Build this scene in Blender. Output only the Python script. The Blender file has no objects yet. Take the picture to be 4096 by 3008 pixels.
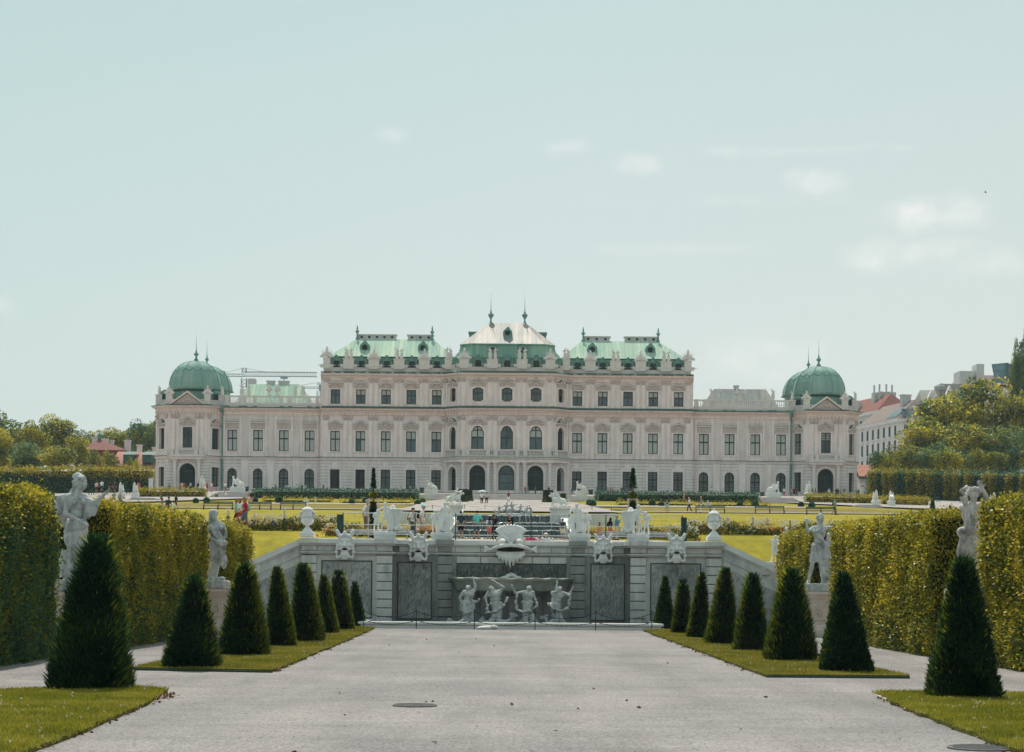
import bpy, bmesh, math, random
import numpy as np
from mathutils import Vector, Matrix, noise
R = math.radians; PI = math.pi
random.seed(7); RNG = np.random.default_rng(11)
S = bpy.context.scene; C = S.collection
F = 8000.0; HC = 2.2; YH = 2302.0; ROLL = R(0.5)
CR, SR = math.cos(ROLL), math.sin(ROLL)
def P(px, py, D):
    xc = (px-2048)/F; yc = (YH-py)/F
    return Vector(((xc*CR-yc*SR)*D, D, HC+(xc*SR+yc*CR)*D))
# ---------------------------------------------------------------- objects
def tag(o, label=None, cat=None, group=None, kind=None):
    if label: o['label'] = label
    if cat: o['category'] = cat
    if group: o['group'] = group
    if kind: o['kind'] = kind
    return o
def empty(name, loc=(0,0,0), rz=0, sc=1.0):
    o = bpy.data.objects.new(name, None); C.objects.link(o)
    o.location = loc; o.rotation_euler = (0,0,rz)
    o.scale = (sc,sc,sc) if not hasattr(sc,'__len__') else sc
    o.empty_display_size = .2
    return o
def link(name, me, mat=None, parent=None, loc=(0,0,0), rz=0, sc=1.0):
    o = bpy.data.objects.new(name, me); C.objects.link(o)
    if mat is not None:
        if len(me.materials) == 0: me.materials.append(mat)
        elif me.materials[0] is not mat:
            o.material_slots[0].link = 'OBJECT'; o.material_slots[0].material = mat
    if parent: o.parent = parent
    o.location = loc; o.rotation_euler = (0,0,rz)
    o.scale = (sc,sc,sc) if not hasattr(sc,'__len__') else sc
    return o
def dup(o, parent=None):
    c = o.copy(); C.objects.link(c)
    if parent: c.parent = parent
    for ch in list(o.children): dup(ch, c)
    return c
class MB:
    def __init__(s, M=None): s.v=[]; s.f=[]; s.mi=[]; s.M=M; s.k=0
    def add(s, vs, fs):
        b=len(s.v)
        if s.M is not None: vs=[s.M@Vector(v) for v in vs]
        s.v.extend(tuple(v) for v in vs); s.f.extend([tuple(b+i for i in f) for f in fs]); s.mi.extend([s.k]*len(fs))
        return s
    def box(s, x0,x1,y0,y1,z0,z1, bev=0):
        if x1<x0: x0,x1=x1,x0
        if y1<y0: y0,y1=y1,y0
        b=bev
        if not b:
            return s.add([(x0,y0,z0),(x1,y0,z0),(x1,y1,z0),(x0,y1,z0),(x0,y0,z1),(x1,y0,z1),(x1,y1,z1),(x0,y1,z1)],
              [(0,3,2,1),(4,5,6,7),(0,1,5,4),(1,2,6,5),(2,3,7,6),(3,0,4,7)])
        return s.frus([(x0+b,y0+b,x1-b,y1-b,z0),(x0,y0,x1,y1,z0+b),(x0,y0,x1,y1,z1-b),(x0+b,y0+b,x1-b,y1-b,z1)])
    def frus(s, rects, cap0=True, cap1=True):
        vs=[]; fs=[]
        for (x0,y0,x1,y1,z) in rects: vs+=[(x0,y0,z),(x1,y0,z),(x1,y1,z),(x0,y1,z)]
        for i in range(len(rects)-1):
            a=4*i
            for k in range(4): fs.append((a+k,a+(k+1)%4,a+4+(k+1)%4,a+4+k))
        if cap0: fs.append((3,2,1,0))
        if cap1: n=4*len(rects)-4; fs.append((n,n+1,n+2,n+3))
        return s.add(vs,fs)
    def lathe(s, c, prof, seg=12, sx=1, sy=1, a0=0):
        vs=[]; fs=[]; n=len(prof)
        for (r,z) in prof:
            for k in range(seg):
                a=a0+2*PI*k/seg; vs.append((c[0]+r*sx*math.cos(a),c[1]+r*sy*math.sin(a),c[2]+z))
        for i in range(n-1):
            for k in range(seg):
                k2=(k+1)%seg; fs.append((i*seg+k,i*seg+k2,(i+1)*seg+k2,(i+1)*seg+k))
        fs.append(tuple(range(seg-1,-1,-1))); fs.append(tuple((n-1)*seg+k for k in range(seg)))
        return s.add(vs,fs)
    def cap(s, p0,p1,r0,r1=None,seg=10):
        if r1 is None: r1=r0
        p0=Vector(p0); p1=Vector(p1); d=p1-p0; L=d.length
        if L<1e-6: return s.ell(p0,(r0,r0,r0))
        d/=L; a=d.orthogonal().normalized(); b=d.cross(a)
        st=[]
        for k in (-.95,-.7,-.35,0): st.append((r0*math.sqrt(1-k*k), k*r0))
        for k in (0,.35,.7,.95): st.append((r1*math.sqrt(1-k*k), L+k*r1))
        vs=[]; fs=[]
        for r,h in st:
            for k in range(seg):
                t=2*PI*k/seg; vs.append(p0+d*h+a*(r*math.cos(t))+b*(r*math.sin(t)))
        for i in range(len(st)-1):
            for k in range(seg):
                k2=(k+1)%seg; fs.append((i*seg+k,i*seg+k2,(i+1)*seg+k2,(i+1)*seg+k))
        fs.append(tuple(range(seg-1,-1,-1))); fs.append(tuple((len(st)-1)*seg+k for k in range(seg)))
        return s.add(vs,fs)
    def tube(s, pts, rs, seg=6):
        if not hasattr(rs,'__len__'): rs=[rs]*len(pts)
        pts=[Vector(p) for p in pts]; vs=[]; fs=[]; n=len(pts); a=None
        for i,p in enumerate(pts):
            d=(pts[min(i+1,n-1)]-pts[max(i-1,0)]).normalized()
            a=d.orthogonal().normalized() if a is None else (a-d*a.dot(d)).normalized()
            b=d.cross(a)
            for k in range(seg):
                t=2*PI*k/seg; vs.append(p+a*(rs[i]*math.cos(t))+b*(rs[i]*math.sin(t)))
        for i in range(n-1):
            for k in range(seg):
                k2=(k+1)%seg; fs.append((i*seg+k,i*seg+k2,(i+1)*seg+k2,(i+1)*seg+k))
        fs.append(tuple(range(seg-1,-1,-1))); fs.append(tuple((n-1)*seg+k for k in range(seg)))
        return s.add(vs,fs)
    def ell(s, c, r, Rm=None, seg=12, rings=8):
        if not hasattr(r,'__len__'): r=(r,r,r)
        vs=[]; fs=[]; c=Vector(c)
        for i in range(1,rings):
            t=PI*i/rings
            for k in range(seg):
                a=2*PI*k/seg; v=Vector((r[0]*math.sin(t)*math.cos(a),r[1]*math.sin(t)*math.sin(a),r[2]*math.cos(t)))
                vs.append(c+(Rm@v if Rm else v))
        for p in ((0,0,r[2]),(0,0,-r[2])):
            v=Vector(p); vs.append(c+(Rm@v if Rm else v))
        T=len(vs)-2
        for i in range(rings-2):
            for k in range(seg):
                k2=(k+1)%seg; fs.append((i*seg+k,(i+1)*seg+k,(i+1)*seg+k2,i*seg+k2))
        for k in range(seg):
            k2=(k+1)%seg; fs.append((T,k,k2)); fs.append((T+1,(rings-2)*seg+k2,(rings-2)*seg+k))
        return s.add(vs,fs)
    def prism(s, poly, y0, y1):   # poly: (x,z) ccw seen from -y
        n=len(poly); vs=[(x,y0,z) for x,z in poly]+[(x,y1,z) for x,z in poly]
        fs=[tuple(range(n)),tuple(range(2*n-1,n-1,-1))]
        for i in range(n):
            j=(i+1)%n; fs.append((j,i,n+i,n+j))
        return s.add(vs,fs)
    def band(s, pts, h, y0, y1):  # thick strip following a polyline of (x,z)
        for (a,b) in zip(pts[:-1],pts[1:]): s.prism([(a[0],a[1]),(b[0],b[1]),(b[0],b[1]+h),(a[0],a[1]+h)],y0,y1)
        return s
    def sweep(s, path, prof, closed=False, cap=True):  # path [(u,d)] left to right, prof [(out,z)] bottom to top
        n=len(path); offs=[]
        for i in range(n):
            def nor(a,b):
                dx,dy=b[0]-a[0],b[1]-a[1]; L=math.hypot(dx,dy); return (dy/L,-dx/L)
            i0,i1=(i-1)%n,(i+1)%n
            if closed or 0<i<n-1:
                n1=nor(path[i0],path[i]); n2=nor(path[i],path[i1]); mx,my=n1[0]+n2[0],n1[1]+n2[1]; q=max(.3,(mx*n1[0]+my*n1[1]))
                offs.append((mx/q,my/q))
            elif i==0: offs.append(nor(path[0],path[1]))
            else: offs.append(nor(path[-2],path[-1]))
        m=len(prof); vs=[(path[i][0]+offs[i][0]*o,path[i][1]+offs[i][1]*o,z) for i in range(n) for (o,z) in prof]; fs=[]
        for i in range(n if closed else n-1):
            j=(i+1)%n
            for k in range(m-1): fs.append((i*m+k,j*m+k,j*m+k+1,i*m+k+1))
        if cap and not closed:
            fs.append(tuple(range(m-1,-1,-1))); fs.append(tuple((n-1)*m+k for k in range(m)))
        return s.add(vs,fs)
    def mesh(s, name, mats=None, smooth=False):
        me=bpy.data.meshes.new(name); me.from_pydata(s.v,[],s.f)
        if mats:
            for m in (mats if isinstance(mats,(list,tuple)) else [mats]): me.materials.append(m)
            if isinstance(mats,(list,tuple)): me.polygons.foreach_set('material_index',s.mi)
        if smooth: me.polygons.foreach_set('use_smooth',[True]*len(me.polygons))
        me.update(); return me
    def build(s, name, mats, parent=None, smooth=False, loc=(0,0,0), rz=0, sc=1.0):
        return link(name, s.mesh(name,mats,smooth), None, parent, loc, rz, sc)
def npmesh(name, V, Q, mat=None, smooth=False):
    me=bpy.data.meshes.new(name); V=np.asarray(V,np.float32); Q=np.asarray(Q,np.int32); k=Q.shape[1]; n=len(Q)
    me.vertices.add(len(V)); me.vertices.foreach_set('co',V.ravel())
    me.loops.add(n*k); me.loops.foreach_set('vertex_index',Q.ravel())
    me.polygons.add(n); me.polygons.foreach_set('loop_start',np.arange(0,n*k,k,dtype=np.int32))
    if smooth: me.polygons.foreach_set('use_smooth',[True]*n)
    if mat: me.materials.append(mat)
    me.update(calc_edges=True); me.validate(); return me
def remesh(mb, voxel, it=2, name='figure', fac=.5):
    me=mb.mesh('tmp'); o=bpy.data.objects.new('tmp',me); C.objects.link(o)
    m=o.modifiers.new('r','REMESH'); m.mode='VOXEL'; m.voxel_size=voxel
    if it: m2=o.modifiers.new('s','SMOOTH'); m2.factor=fac; m2.iterations=it
    dg=bpy.context.evaluated_depsgraph_get(); ev=o.evaluated_get(dg)
    out=bpy.data.meshes.new_from_object(ev); out.name=name
    out.polygons.foreach_set('use_smooth',[True]*len(out.polygons))
    bpy.data.objects.remove(o); bpy.data.meshes.remove(me); out.materials.clear()
    return out
# ---------------------------------------------------------------- leaves (numpy)
def rnd_dirs(n):
    v=RNG.normal(size=(n,3)); return v/np.linalg.norm(v,axis=1,keepdims=True)
def cards(Pt, Nr, ln, wd, bias=.7, fold=.18):
    """leaf-sized folded diamonds at points Pt leaning to directions Nr"""
    n=len(Pt); ln=np.broadcast_to(np.asarray(ln,float),(n,)); wd=np.broadcast_to(np.asarray(wd,float),(n,))
    d=Nr*bias+rnd_dirs(n)*(1-bias); d/=np.linalg.norm(d,axis=1,keepdims=True)+1e-9
    w=np.cross(d,rnd_dirs(n)); w/=np.linalg.norm(w,axis=1,keepdims=True)+1e-9
    u=np.cross(d,w)
    a=Pt; b=Pt+d*(ln*.45)[:,None]+w*(wd*.5)[:,None]+u*(ln*fold)[:,None]
    c=Pt+d*ln[:,None]; e=Pt+d*(ln*.45)[:,None]-w*(wd*.5)[:,None]+u*(ln*fold)[:,None]
    V=np.stack([a,b,c,e],1).reshape(-1,3); Q=np.arange(4*n).reshape(n,4)
    return V,Q
def merge(parts):
    Vs=[];Qs=[];b=0
    for V,Q in parts: Vs.append(V);Qs.append(Q+b);b+=len(V)
    return np.concatenate(Vs),np.concatenate(Qs)
# ---------------------------------------------------------------- materials
def lin(r,g,b):
    f=lambda c:(c/255)/12.92 if c<=10 else (((c/255)+.055)/1.055)**2.4
    return (f(r),f(g),f(b))
def newmat(name):
    m=bpy.data.materials.new(name); m.use_nodes=True; nt=m.node_tree; nt.nodes.clear()
    out=nt.nodes.new('ShaderNodeOutputMaterial'); return m,nt,out
def nd(nt,t,**kw):
    n=nt.nodes.new(t)
    for k,v in kw.items():
        if k.startswith('i_'): n.inputs[k[2:].replace('_',' ')].default_value=v
        else: setattr(n,k,v)
    return n
def ramp(nt, stops, src):
    r=nt.nodes.new('ShaderNodeValToRGB'); e=r.color_ramp.elements
    while len(e)<len(stops): e.new(.5)
    for x,(p,c) in zip(e,stops): x.position=p; x.color=(*c,1) if len(c)==3 else c
    nt.links.new(src,r.inputs['Fac']); return r.outputs['Color']
def mixc(nt, a, b, fac, mode='MIX'):
    m=nt.nodes.new('ShaderNodeMix'); m.data_type='RGBA'; m.blend_type=mode
    for i,v in ((0,fac),(6,a),(7,b)):
        if hasattr(v,'links') or hasattr(v,'is_output'): nt.links.new(v,m.inputs[i])
        else: m.inputs[i].default_value = v if i==0 else (*v,1)
    return m.outputs[2]
def pos(nt, scale=(1,1,1), obj=False):
    if obj: s=nd(nt,'ShaderNodeTexCoord').outputs['Object']
    else: s=nd(nt,'ShaderNodeNewGeometry').outputs['Position']
    mp=nd(nt,'ShaderNodeMapping'); mp.inputs['Scale'].default_value=scale
    nt.links.new(s,mp.inputs['Vector']); return mp.outputs['Vector']
def nz(nt, vec, scale, detail=4, rough=.55):
    n=nd(nt,'ShaderNodeTexNoise'); n.inputs['Scale'].default_value=scale; n.inputs['Detail'].default_value=detail; n.inputs['Roughness'].default_value=rough
    nt.links.new(vec,n.inputs['Vector']); return n.outputs['Fac']
def bump(nt, h, strength, dist):
    b=nd(nt,'ShaderNodeBump'); b.inputs['Strength'].default_value=strength; b.inputs['Distance'].default_value=dist
    nt.links.new(h,b.inputs['Height']); return b.outputs['Normal']
def principled(nt,out,col,rough=.7,normal=None,metal=0,spec=.3):
    p=nd(nt,'ShaderNodeBsdfPrincipled')
    if hasattr(col,'is_output'): nt.links.new(col,p.inputs['Base Color'])
    else: p.inputs['Base Color'].default_value=(*col,1)
    if hasattr(rough,'is_output'): nt.links.new(rough,p.inputs['Roughness'])
    else: p.inputs['Roughness'].default_value=rough
    p.inputs['Metallic'].default_value=metal; p.inputs['Specular IOR Level'].default_value=spec
    if normal is not None: nt.links.new(normal,p.inputs['Normal'])
    nt.links.new(p.outputs[0],out.inputs['Surface']); return p
def simple(name,col,rough=.6,metal=0,spec=.3,var=.12,scale=3.0,bmp=0):
    m,nt,out=newmat(name); v=pos(nt)
    f=nz(nt,v,scale,5)
    c=ramp(nt,[(.3,tuple(x*(1-var) for x in col)),(.7,tuple(min(1,x*(1+var)) for x in col))],f)
    n=bump(nt,nz(nt,v,scale*6,3),bmp,.02) if bmp else None
    principled(nt,out,c,rough,n,metal,spec); return m
def stone(name,c1,c2,dirt,scale=.8,streak=.5,bmp=.25,bd=.03,rough=.85,dl=.52):
    """pale stone: mottled, with vertical rain streaks and grime"""
    m,nt,out=newmat(name); v=pos(nt)
    a=ramp(nt,[(.3,c1),(.7,c2)],nz(nt,v,scale*2.2,6,.65))
    vs=pos(nt,(1.2,1.2,.16)); st=nz(nt,vs,scale*2.5,5,.6)
    k=ramp(nt,[(dl,(0,0,0)),(dl+.22,(1,1,1))],st)
    g=ramp(nt,[(.42,(0,0,0)),(.7,(1,1,1))],nz(nt,v,scale*.9,6,.7))
    mul=nd(nt,'ShaderNodeMath',operation='MULTIPLY'); nt.links.new(k,mul.inputs[0]); nt.links.new(g,mul.inputs[1])
    m2=nd(nt,'ShaderNodeMath',operation='MULTIPLY'); nt.links.new(mul.outputs[0],m2.inputs[0]); m2.inputs[1].default_value=streak
    c=mixc(nt,a,dirt,m2.outputs[0])
    n=bump(nt,nz(nt,v,scale*14,5,.7),bmp,bd)
    principled(nt,out,c,rough,n,0,.2); return m
def leafmat(name,stops,trans=.35,tint=(1,1,1),rw=.7,nscale=.6,namt=.5,spec=.25,rough=.55,tcol=None):
    """leaf colours picked per leaf, shifted by a clump-sized noise"""
    m,nt,out=newmat(name); g=nd(nt,'ShaderNodeNewGeometry')
    f=nz(nt,g.outputs['Position'],nscale,3)
    a=nd(nt,'ShaderNodeMath',operation='SUBTRACT'); nt.links.new(f,a.inputs[0]); a.inputs[1].default_value=.5
    b=nd(nt,'ShaderNodeMath',operation='MULTIPLY_ADD'); nt.links.new(a.outputs[0],b.inputs[0]); b.inputs[1].default_value=namt*2; rm=nd(nt,'ShaderNodeMath',operation='MULTIPLY_ADD'); rm.inputs[1].default_value=rw; rm.inputs[2].default_value=.5-rw/2; nt.links.new(g.outputs['Random Per Island'],rm.inputs[0]); nt.links.new(rm.outputs[0],b.inputs[2])
    c=ramp(nt,stops,b.outputs[0])
    p=nd(nt,'ShaderNodeBsdfPrincipled'); nt.links.new(c,p.inputs['Base Color']); p.inputs['Roughness'].default_value=rough; p.inputs['Specular IOR Level'].default_value=spec
    t=nd(nt,'ShaderNodeBsdfTranslucent')
    nt.links.new(mixc(nt,c,tcol or (1,1,1),1.0,'MULTIPLY') if tcol else c,t.inputs['Color'])
    mx=nd(nt,'ShaderNodeMixShader'); mx.inputs[0].default_value=trans
    nt.links.new(p.outputs[0],mx.inputs[1]); nt.links.new(t.outputs[0],mx.inputs[2]); nt.links.new(mx.outputs[0],out.inputs['Surface'])
    return m
SUN_E=4.4; SKY_K=1.09; EXPO=0.0; HAZE=.00011
# ---------------------------------------------------------------- camera, light, sky
cam=bpy.data.cameras.new('camera'); co=bpy.data.objects.new('camera',cam); C.objects.link(co); S.camera=co
cam.sensor_width=36; cam.lens=F/4096*36; cam.shift_y=(YH-1504)/4096; cam.clip_end=6000; cam.clip_start=.5
M=Matrix(((CR,-SR,0,0),(0,0,-1,0),(SR,CR,0,HC),(0,0,0,1))); co.matrix_world=M
AZ=R(-10); EL=R(58)      # the sun stands beyond the palace, a little to the left
sv=Vector((math.sin(AZ)*math.cos(EL),math.cos(AZ)*math.cos(EL),math.sin(EL)))
sl=bpy.data.lights.new('sun','SUN'); sl.energy=SUN_E; sl.angle=R(.5); sl.color=(1.0,.93,.83)
so=bpy.data.objects.new('sun',sl); C.objects.link(so); so.rotation_euler=sv.to_track_quat('Z','Y').to_euler(); so.location=(0,0,80)
W=bpy.data.worlds.new('World'); S.world=W; W.use_nodes=True; nt=W.node_tree; nt.nodes.clear()
out=nd(nt,'ShaderNodeOutputWorld'); bg=nd(nt,'ShaderNodeBackground'); bg.inputs['Strength'].default_value=.1
sky=nd(nt,'ShaderNodeTexSky'); sky.sky_type='NISHITA'; sky.sun_disc=False; sky.sun_elevation=EL; sky.sun_rotation=AZ
sky.dust_density=4; sky.air_density=1.2; sky.ozone_density=1
tc=nd(nt,'ShaderNodeTexCoord'); sx=nd(nt,'ShaderNodeSeparateXYZ'); nt.links.new(tc.outputs['Generated'],sx.inputs[0])
gr=ramp(nt,[(0,(.70,.76,.745)),(.10,(.645,.735,.72)),(.28,(.515,.66,.648)),(.6,(.47,.60,.615)),(1,(.40,.54,.565))],sx.outputs['Z'])
rg=nd(nt,'ShaderNodeMapRange'); rg.inputs['From Min'].default_value=-.27; rg.inputs['From Max'].default_value=.27; nt.links.new(sx.outputs['X'],rg.inputs['Value'])
gr=mixc(nt,gr,ramp(nt,[(0,(.90,.96,.955)),(.55,(1,1,1)),(1,(1.04,1.01,.99))],rg.outputs[0]),1.0,'MULTIPLY')
# small fair-weather clouds, each at its own place in the sky
n1=nz(nt,tc.outputs['Generated'],55,7,.62); wv=nd(nt,'ShaderNodeTexNoise'); wv.inputs['Scale'].default_value=34; wv.inputs['Detail'].default_value=7; nt.links.new(tc.outputs['Generated'],wv.inputs['Vector'])
acc=None
for (px,py,rx,ry,am) in ((1575,548,60,34,.45),(2260,598,100,36,.45),(2575,652,130,44,.65),(2900,605,90,32,.5),(3260,722,115,50,.9),(3690,850,210,75,.8),(3640,1010,260,60,.7),(3960,1060,200,60,.45),(3010,1425,300,95,.75),(2900,800,500,30,.22),(3250,600,500,22,.22),(20,1240,60,40,.5),(2700,1000,500,26,.2)):
    d=P(px,py,1000)-Vector((0,0,HC)); d.normalize()
    mp=nd(nt,'ShaderNodeMapping',vector_type='POINT'); mp.inputs['Location'].default_value=(-d.x*F/rx,-d.y*10,-d.z*F/ry); mp.inputs['Scale'].default_value=(F/rx,10,F/ry); nt.links.new(tc.outputs['Generated'],mp.inputs['Vector'])
    off=nd(nt,'ShaderNodeVectorMath',operation='MULTIPLY_ADD'); nt.links.new(wv.outputs['Color'],off.inputs[0]); off.inputs[1].default_value=(2.4,2.4,2.4); nt.links.new(mp.outputs[0],off.inputs[2])
    of2=nd(nt,'ShaderNodeVectorMath',operation='SUBTRACT'); nt.links.new(off.outputs[0],of2.inputs[0]); of2.inputs[1].default_value=(1.2,1.2,1.2)
    ln=nd(nt,'ShaderNodeVectorMath',operation='LENGTH'); nt.links.new(of2.outputs[0],ln.inputs[0])
    r=nd(nt,'ShaderNodeMapRange',interpolation_type='SMOOTHSTEP'); r.inputs['From Min'].default_value=1.35; r.inputs['From Max'].default_value=.1; r.inputs['To Max'].default_value=am; nt.links.new(ln.outputs['Value'],r.inputs['Value'])
    if acc is None: acc=r.outputs[0]
    else: mx=nd(nt,'ShaderNodeMath',operation='MAXIMUM'); nt.links.new(acc,mx.inputs[0]); nt.links.new(r.outputs[0],mx.inputs[1]); acc=mx.outputs[0]
c3=nd(nt,'ShaderNodeMath',operation='MULTIPLY'); nt.links.new(acc,c3.inputs[0]); nt.links.new(ramp(nt,[(.32,(.1,.1,.1)),(.66,(.9,.9,.9))],n1),c3.inputs[1])
gr=mixc(nt,gr,(.92,.91,.89),c3.outputs[0])
g10=mixc(nt,gr,(10*SKY_K,10*SKY_K,10*SKY_K),1.0,'MULTIPLY')
nt.links.new(mixc(nt,sky.outputs[0],g10,.86),bg.inputs['Color']); nt.links.new(bg.outputs[0],out.inputs['Surface'])
S.view_settings.view_transform='Standard'; S.view_settings.look='None'; S.view_settings.exposure=EXPO; S.view_settings.gamma=1
S.cycles.use_adaptive_sampling=True; S.cycles.adaptive_threshold=.02; S.cycles.max_bounces=6; S.cycles.diffuse_bounces=3; S.cycles.transmission_bounces=3; S.cycles.transparent_max_bounces=4
S.cycles.use_denoising=True; S.cycles.caustics_reflective=False; S.cycles.caustics_refractive=False
HZ=bpy.data.meshes.new('haze'); hm,hn,ho=newmat('haze_air'); pv=nd(hn,'ShaderNodeVolumePrincipled'); pv.inputs['Color'].default_value=(.80,.93,.95,1); pv.inputs['Density'].default_value=HAZE; pv.inputs['Anisotropy'].default_value=.2; hn.links.new(pv.outputs[0],ho.inputs['Volume'])
hb=MB().box(-450,450,-45,890,-9.5,95); hz=hb.build('haze',hm); tag(hz,'thin pale summer haze over the whole garden','haze',kind='stuff')
# ---------------------------------------------------------------- materials
M_={}
def gravelmat(name,c1,c2,c3,sc,bs):
    m,nt,out=newmat(name); v=pos(nt)
    big=ramp(nt,[(.35,c1),(.65,c2)],nz(nt,v,.22,5,.6))
    st=nd(nt,'ShaderNodeTexVoronoi'); st.inputs['Scale'].default_value=sc; nt.links.new(v,st.inputs['Vector'])
    bw=nd(nt,'ShaderNodeRGBToBW'); nt.links.new(st.outputs['Color'],bw.inputs[0])
    g=ramp(nt,[(.1,(.45,.45,.46)),(.5,(1,1,1)),(.9,(1.4,1.38,1.36))],bw.outputs[0])
    c=mixc(nt,big,g,.72,'MULTIPLY')
    sp=ramp(nt,[(.60,(1,1,1)),(.68,(.62,.6,.58))],nz(nt,v,sc*.35,2,.5))
    c=mixc(nt,c,sp,.6,'MULTIPLY')
    vs=pos(nt,(.6,1.6,1)); c=mixc(nt,c,ramp(nt,[(.35,(.88,.88,.89)),(.65,(1.08,1.08,1.07))],nz(nt,vs,.9,6,.7)),.8,'MULTIPLY')
    c=mixc(nt,c,ramp(nt,[(.35,(.84,.835,.83)),(.5,(1,1,1)),(.68,(1.12,1.11,1.10))],nz(nt,pos(nt,(1.3,.12,1)),.55,4,.6)),.7,'MULTIPLY')
    b=bump(nt,st.outputs['Distance'],bs,.02)
    principled(nt,out,c,.95,b,0,.15); return m
M_['gravel']=gravelmat('pale_gravel',(.222,.211,.208),(.300,.281,.273),(.2,.2,.2),32,.6)
M_['farpath']=gravelmat('far_gravel',(.33,.295,.275),(.39,.35,.325),(.3,.3,.3),6,.3)
def grassmat(name,a,b,c,sc=1.2):
    m,nt,out=newmat(name); v=pos(nt)
    f=nz(nt,v,sc,6,.7); k=ramp(nt,[(.28,a),(.5,b),(.72,c)],f)
    f2=nz(nt,pos(nt,(1,.35,1)),sc*7,4,.7); k=mixc(nt,k,ramp(nt,[(.3,(.55,.6,.5)),(.7,(1.25,1.2,1.2))],f2),.75,'MULTIPLY')
    principled(nt,out,k,.9,bump(nt,f2,.8,.06),0,.1); return m
M_['lawn']=grassmat('far_lawn',(.15,.145,.010),(.27,.225,.011),(.39,.30,.025),.16)
M_['meadow']=grassmat('meadow_lawn',(.13,.115,.02),(.21,.165,.03),(.28,.21,.05),.8)
M_['soil']=grassmat('lawn_soil',(.075,.085,.018),(.12,.12,.024),(.16,.14,.04),2.5)
M_['bladesN']=leafmat('grass_blades',[(.0,(.10,.135,.016)),(.45,(.25,.245,.026)),(.8,(.37,.32,.036)),(1,(.48,.38,.10))],.45,nscale=.7,namt=.8)
M_['blades']=leafmat('dry_grass_blades',[(.0,(.10,.125,.016)),(.4,(.24,.225,.026)),(.75,(.35,.29,.045)),(1,(.45,.34,.09))],.4,nscale=.6,namt=.8)
M_['stone']=stone('white_statue_stone',(.53,.535,.52),(.68,.675,.65),(.17,.18,.19),1.8,.8,.2,.01)
M_['limewash']=stone('bright_white_stone',(.66,.66,.64),(.78,.775,.75),(.28,.29,.29),1.5,.5,.2,.01)
M_['oldstone']=stone('weathered_statue_stone',(.40,.415,.415),(.64,.64,.62),(.075,.085,.09),2.6,1.0,.4,.02,.85,.35)
M_['warmstone']=stone('weathered_statue_warm_stone',(.44,.415,.39),(.68,.63,.59),(.09,.085,.085),2.6,1.0,.4,.02,.85,.35)
M_['pinkstone']=stone('pedestal_sandstone',(.58,.48,.42),(.66,.56,.50),(.30,.27,.26),1.5,.5,.3,.01)
M_['wallstone']=stone('cascade_wall_stone',(.54,.53,.50),(.66,.65,.615),(.15,.16,.155),.9,.85,.3,.02,.85,.42)
M_['coping']=stone('coping_stone',(.62,.62,.60),(.72,.71,.685),(.30,.31,.30),.8,.4,.15,.01)
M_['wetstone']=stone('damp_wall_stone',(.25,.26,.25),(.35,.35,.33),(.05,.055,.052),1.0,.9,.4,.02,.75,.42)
def dripmat(name,c1,c2,c3,zs=.14):
    m,nt,out=newmat(name); f=nz(nt,pos(nt,(1,1,zs*1.7)),30,5,.65)
    c=ramp(nt,[(.30,c3),(.48,c1),(.66,c2)],f)
    g=nz(nt,pos(nt),.7,5,.7); c=mixc(nt,c,ramp(nt,[(.36,(.5,.53,.55)),(.6,(1.1,1.1,1.1))],g),.8,'MULTIPLY')
    principled(nt,out,c,.85,bump(nt,f,1.0,.08),0,.25); return m
M_['drip']=dripmat('dripstone_panel',(.46,.46,.44),(.62,.62,.60),(.20,.21,.21))
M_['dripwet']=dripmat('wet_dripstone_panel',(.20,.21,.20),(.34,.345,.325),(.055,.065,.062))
M_['dripmid']=dripmat('damp_dripstone_panel',(.46,.465,.445),(.58,.58,.555),(.25,.26,.255))
M_['shell']=dripmat('mossy_shell_stone',(.68,.70,.60),(.76,.77,.68),(.42,.47,.37),4)
M_['joint']=simple('mortar_joint',(.07,.075,.075),.95)
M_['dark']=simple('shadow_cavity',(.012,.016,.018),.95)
# palace
def plaster(name,c1,c2,groove=0):
    m,nt,out=newmat(name); v=pos(nt)
    c=ramp(nt,[(.3,c1),(.7,c2)],nz(nt,v,.6,6,.65))
    c=mixc(nt,c,ramp(nt,[(.36,(.70,.69,.675)),(.60,(1.06,1.06,1.06))],nz(nt,pos(nt,(1,1,.18)),1.6,5,.65)),.42,'MULTIPLY')
    n=None
    if groove:
        g=nd(nt,'ShaderNodeNewGeometry'); sp=nd(nt,'ShaderNodeSeparateXYZ'); nt.links.new(g.outputs['Position'],sp.inputs[0])
        a=nd(nt,'ShaderNodeMath',operation='MULTIPLY'); a.inputs[1].default_value=1/groove; nt.links.new(sp.outputs['Z'],a.inputs[0])
        fr=nd(nt,'ShaderNodeMath',operation='FRACT'); nt.links.new(a.outputs[0],fr.inputs[0])
        k=ramp(nt,[(0,(.50,.49,.49)),(.10,(.62,.61,.61)),(.16,(1,1,1)),(.94,(1,1,1)),(1,(.55,.54,.54))],fr.outputs[0])
        c=mixc(nt,c,k,.95,'MULTIPLY'); n=bump(nt,k,.6,.05)
    principled(nt,out,c,.9,n,0,.15); return m
M_['plaster']=plaster('pink_grey_plaster',(.775,.63,.612),(.835,.695,.675))
M_['trim']=plaster('pale_trim_plaster',(.80,.69,.66),(.86,.757,.73))
M_['pinktrim']=plaster('rose_cornice_plaster',(.78,.61,.56),(.83,.67,.62))
M_['greywall']=plaster('grey_beige_plaster',(.69,.585,.565),(.75,.645,.622))
M_['rustic']=plaster('grooved_ground_floor_plaster',(.72,.645,.615),(.79,.715,.685),.55)
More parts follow.
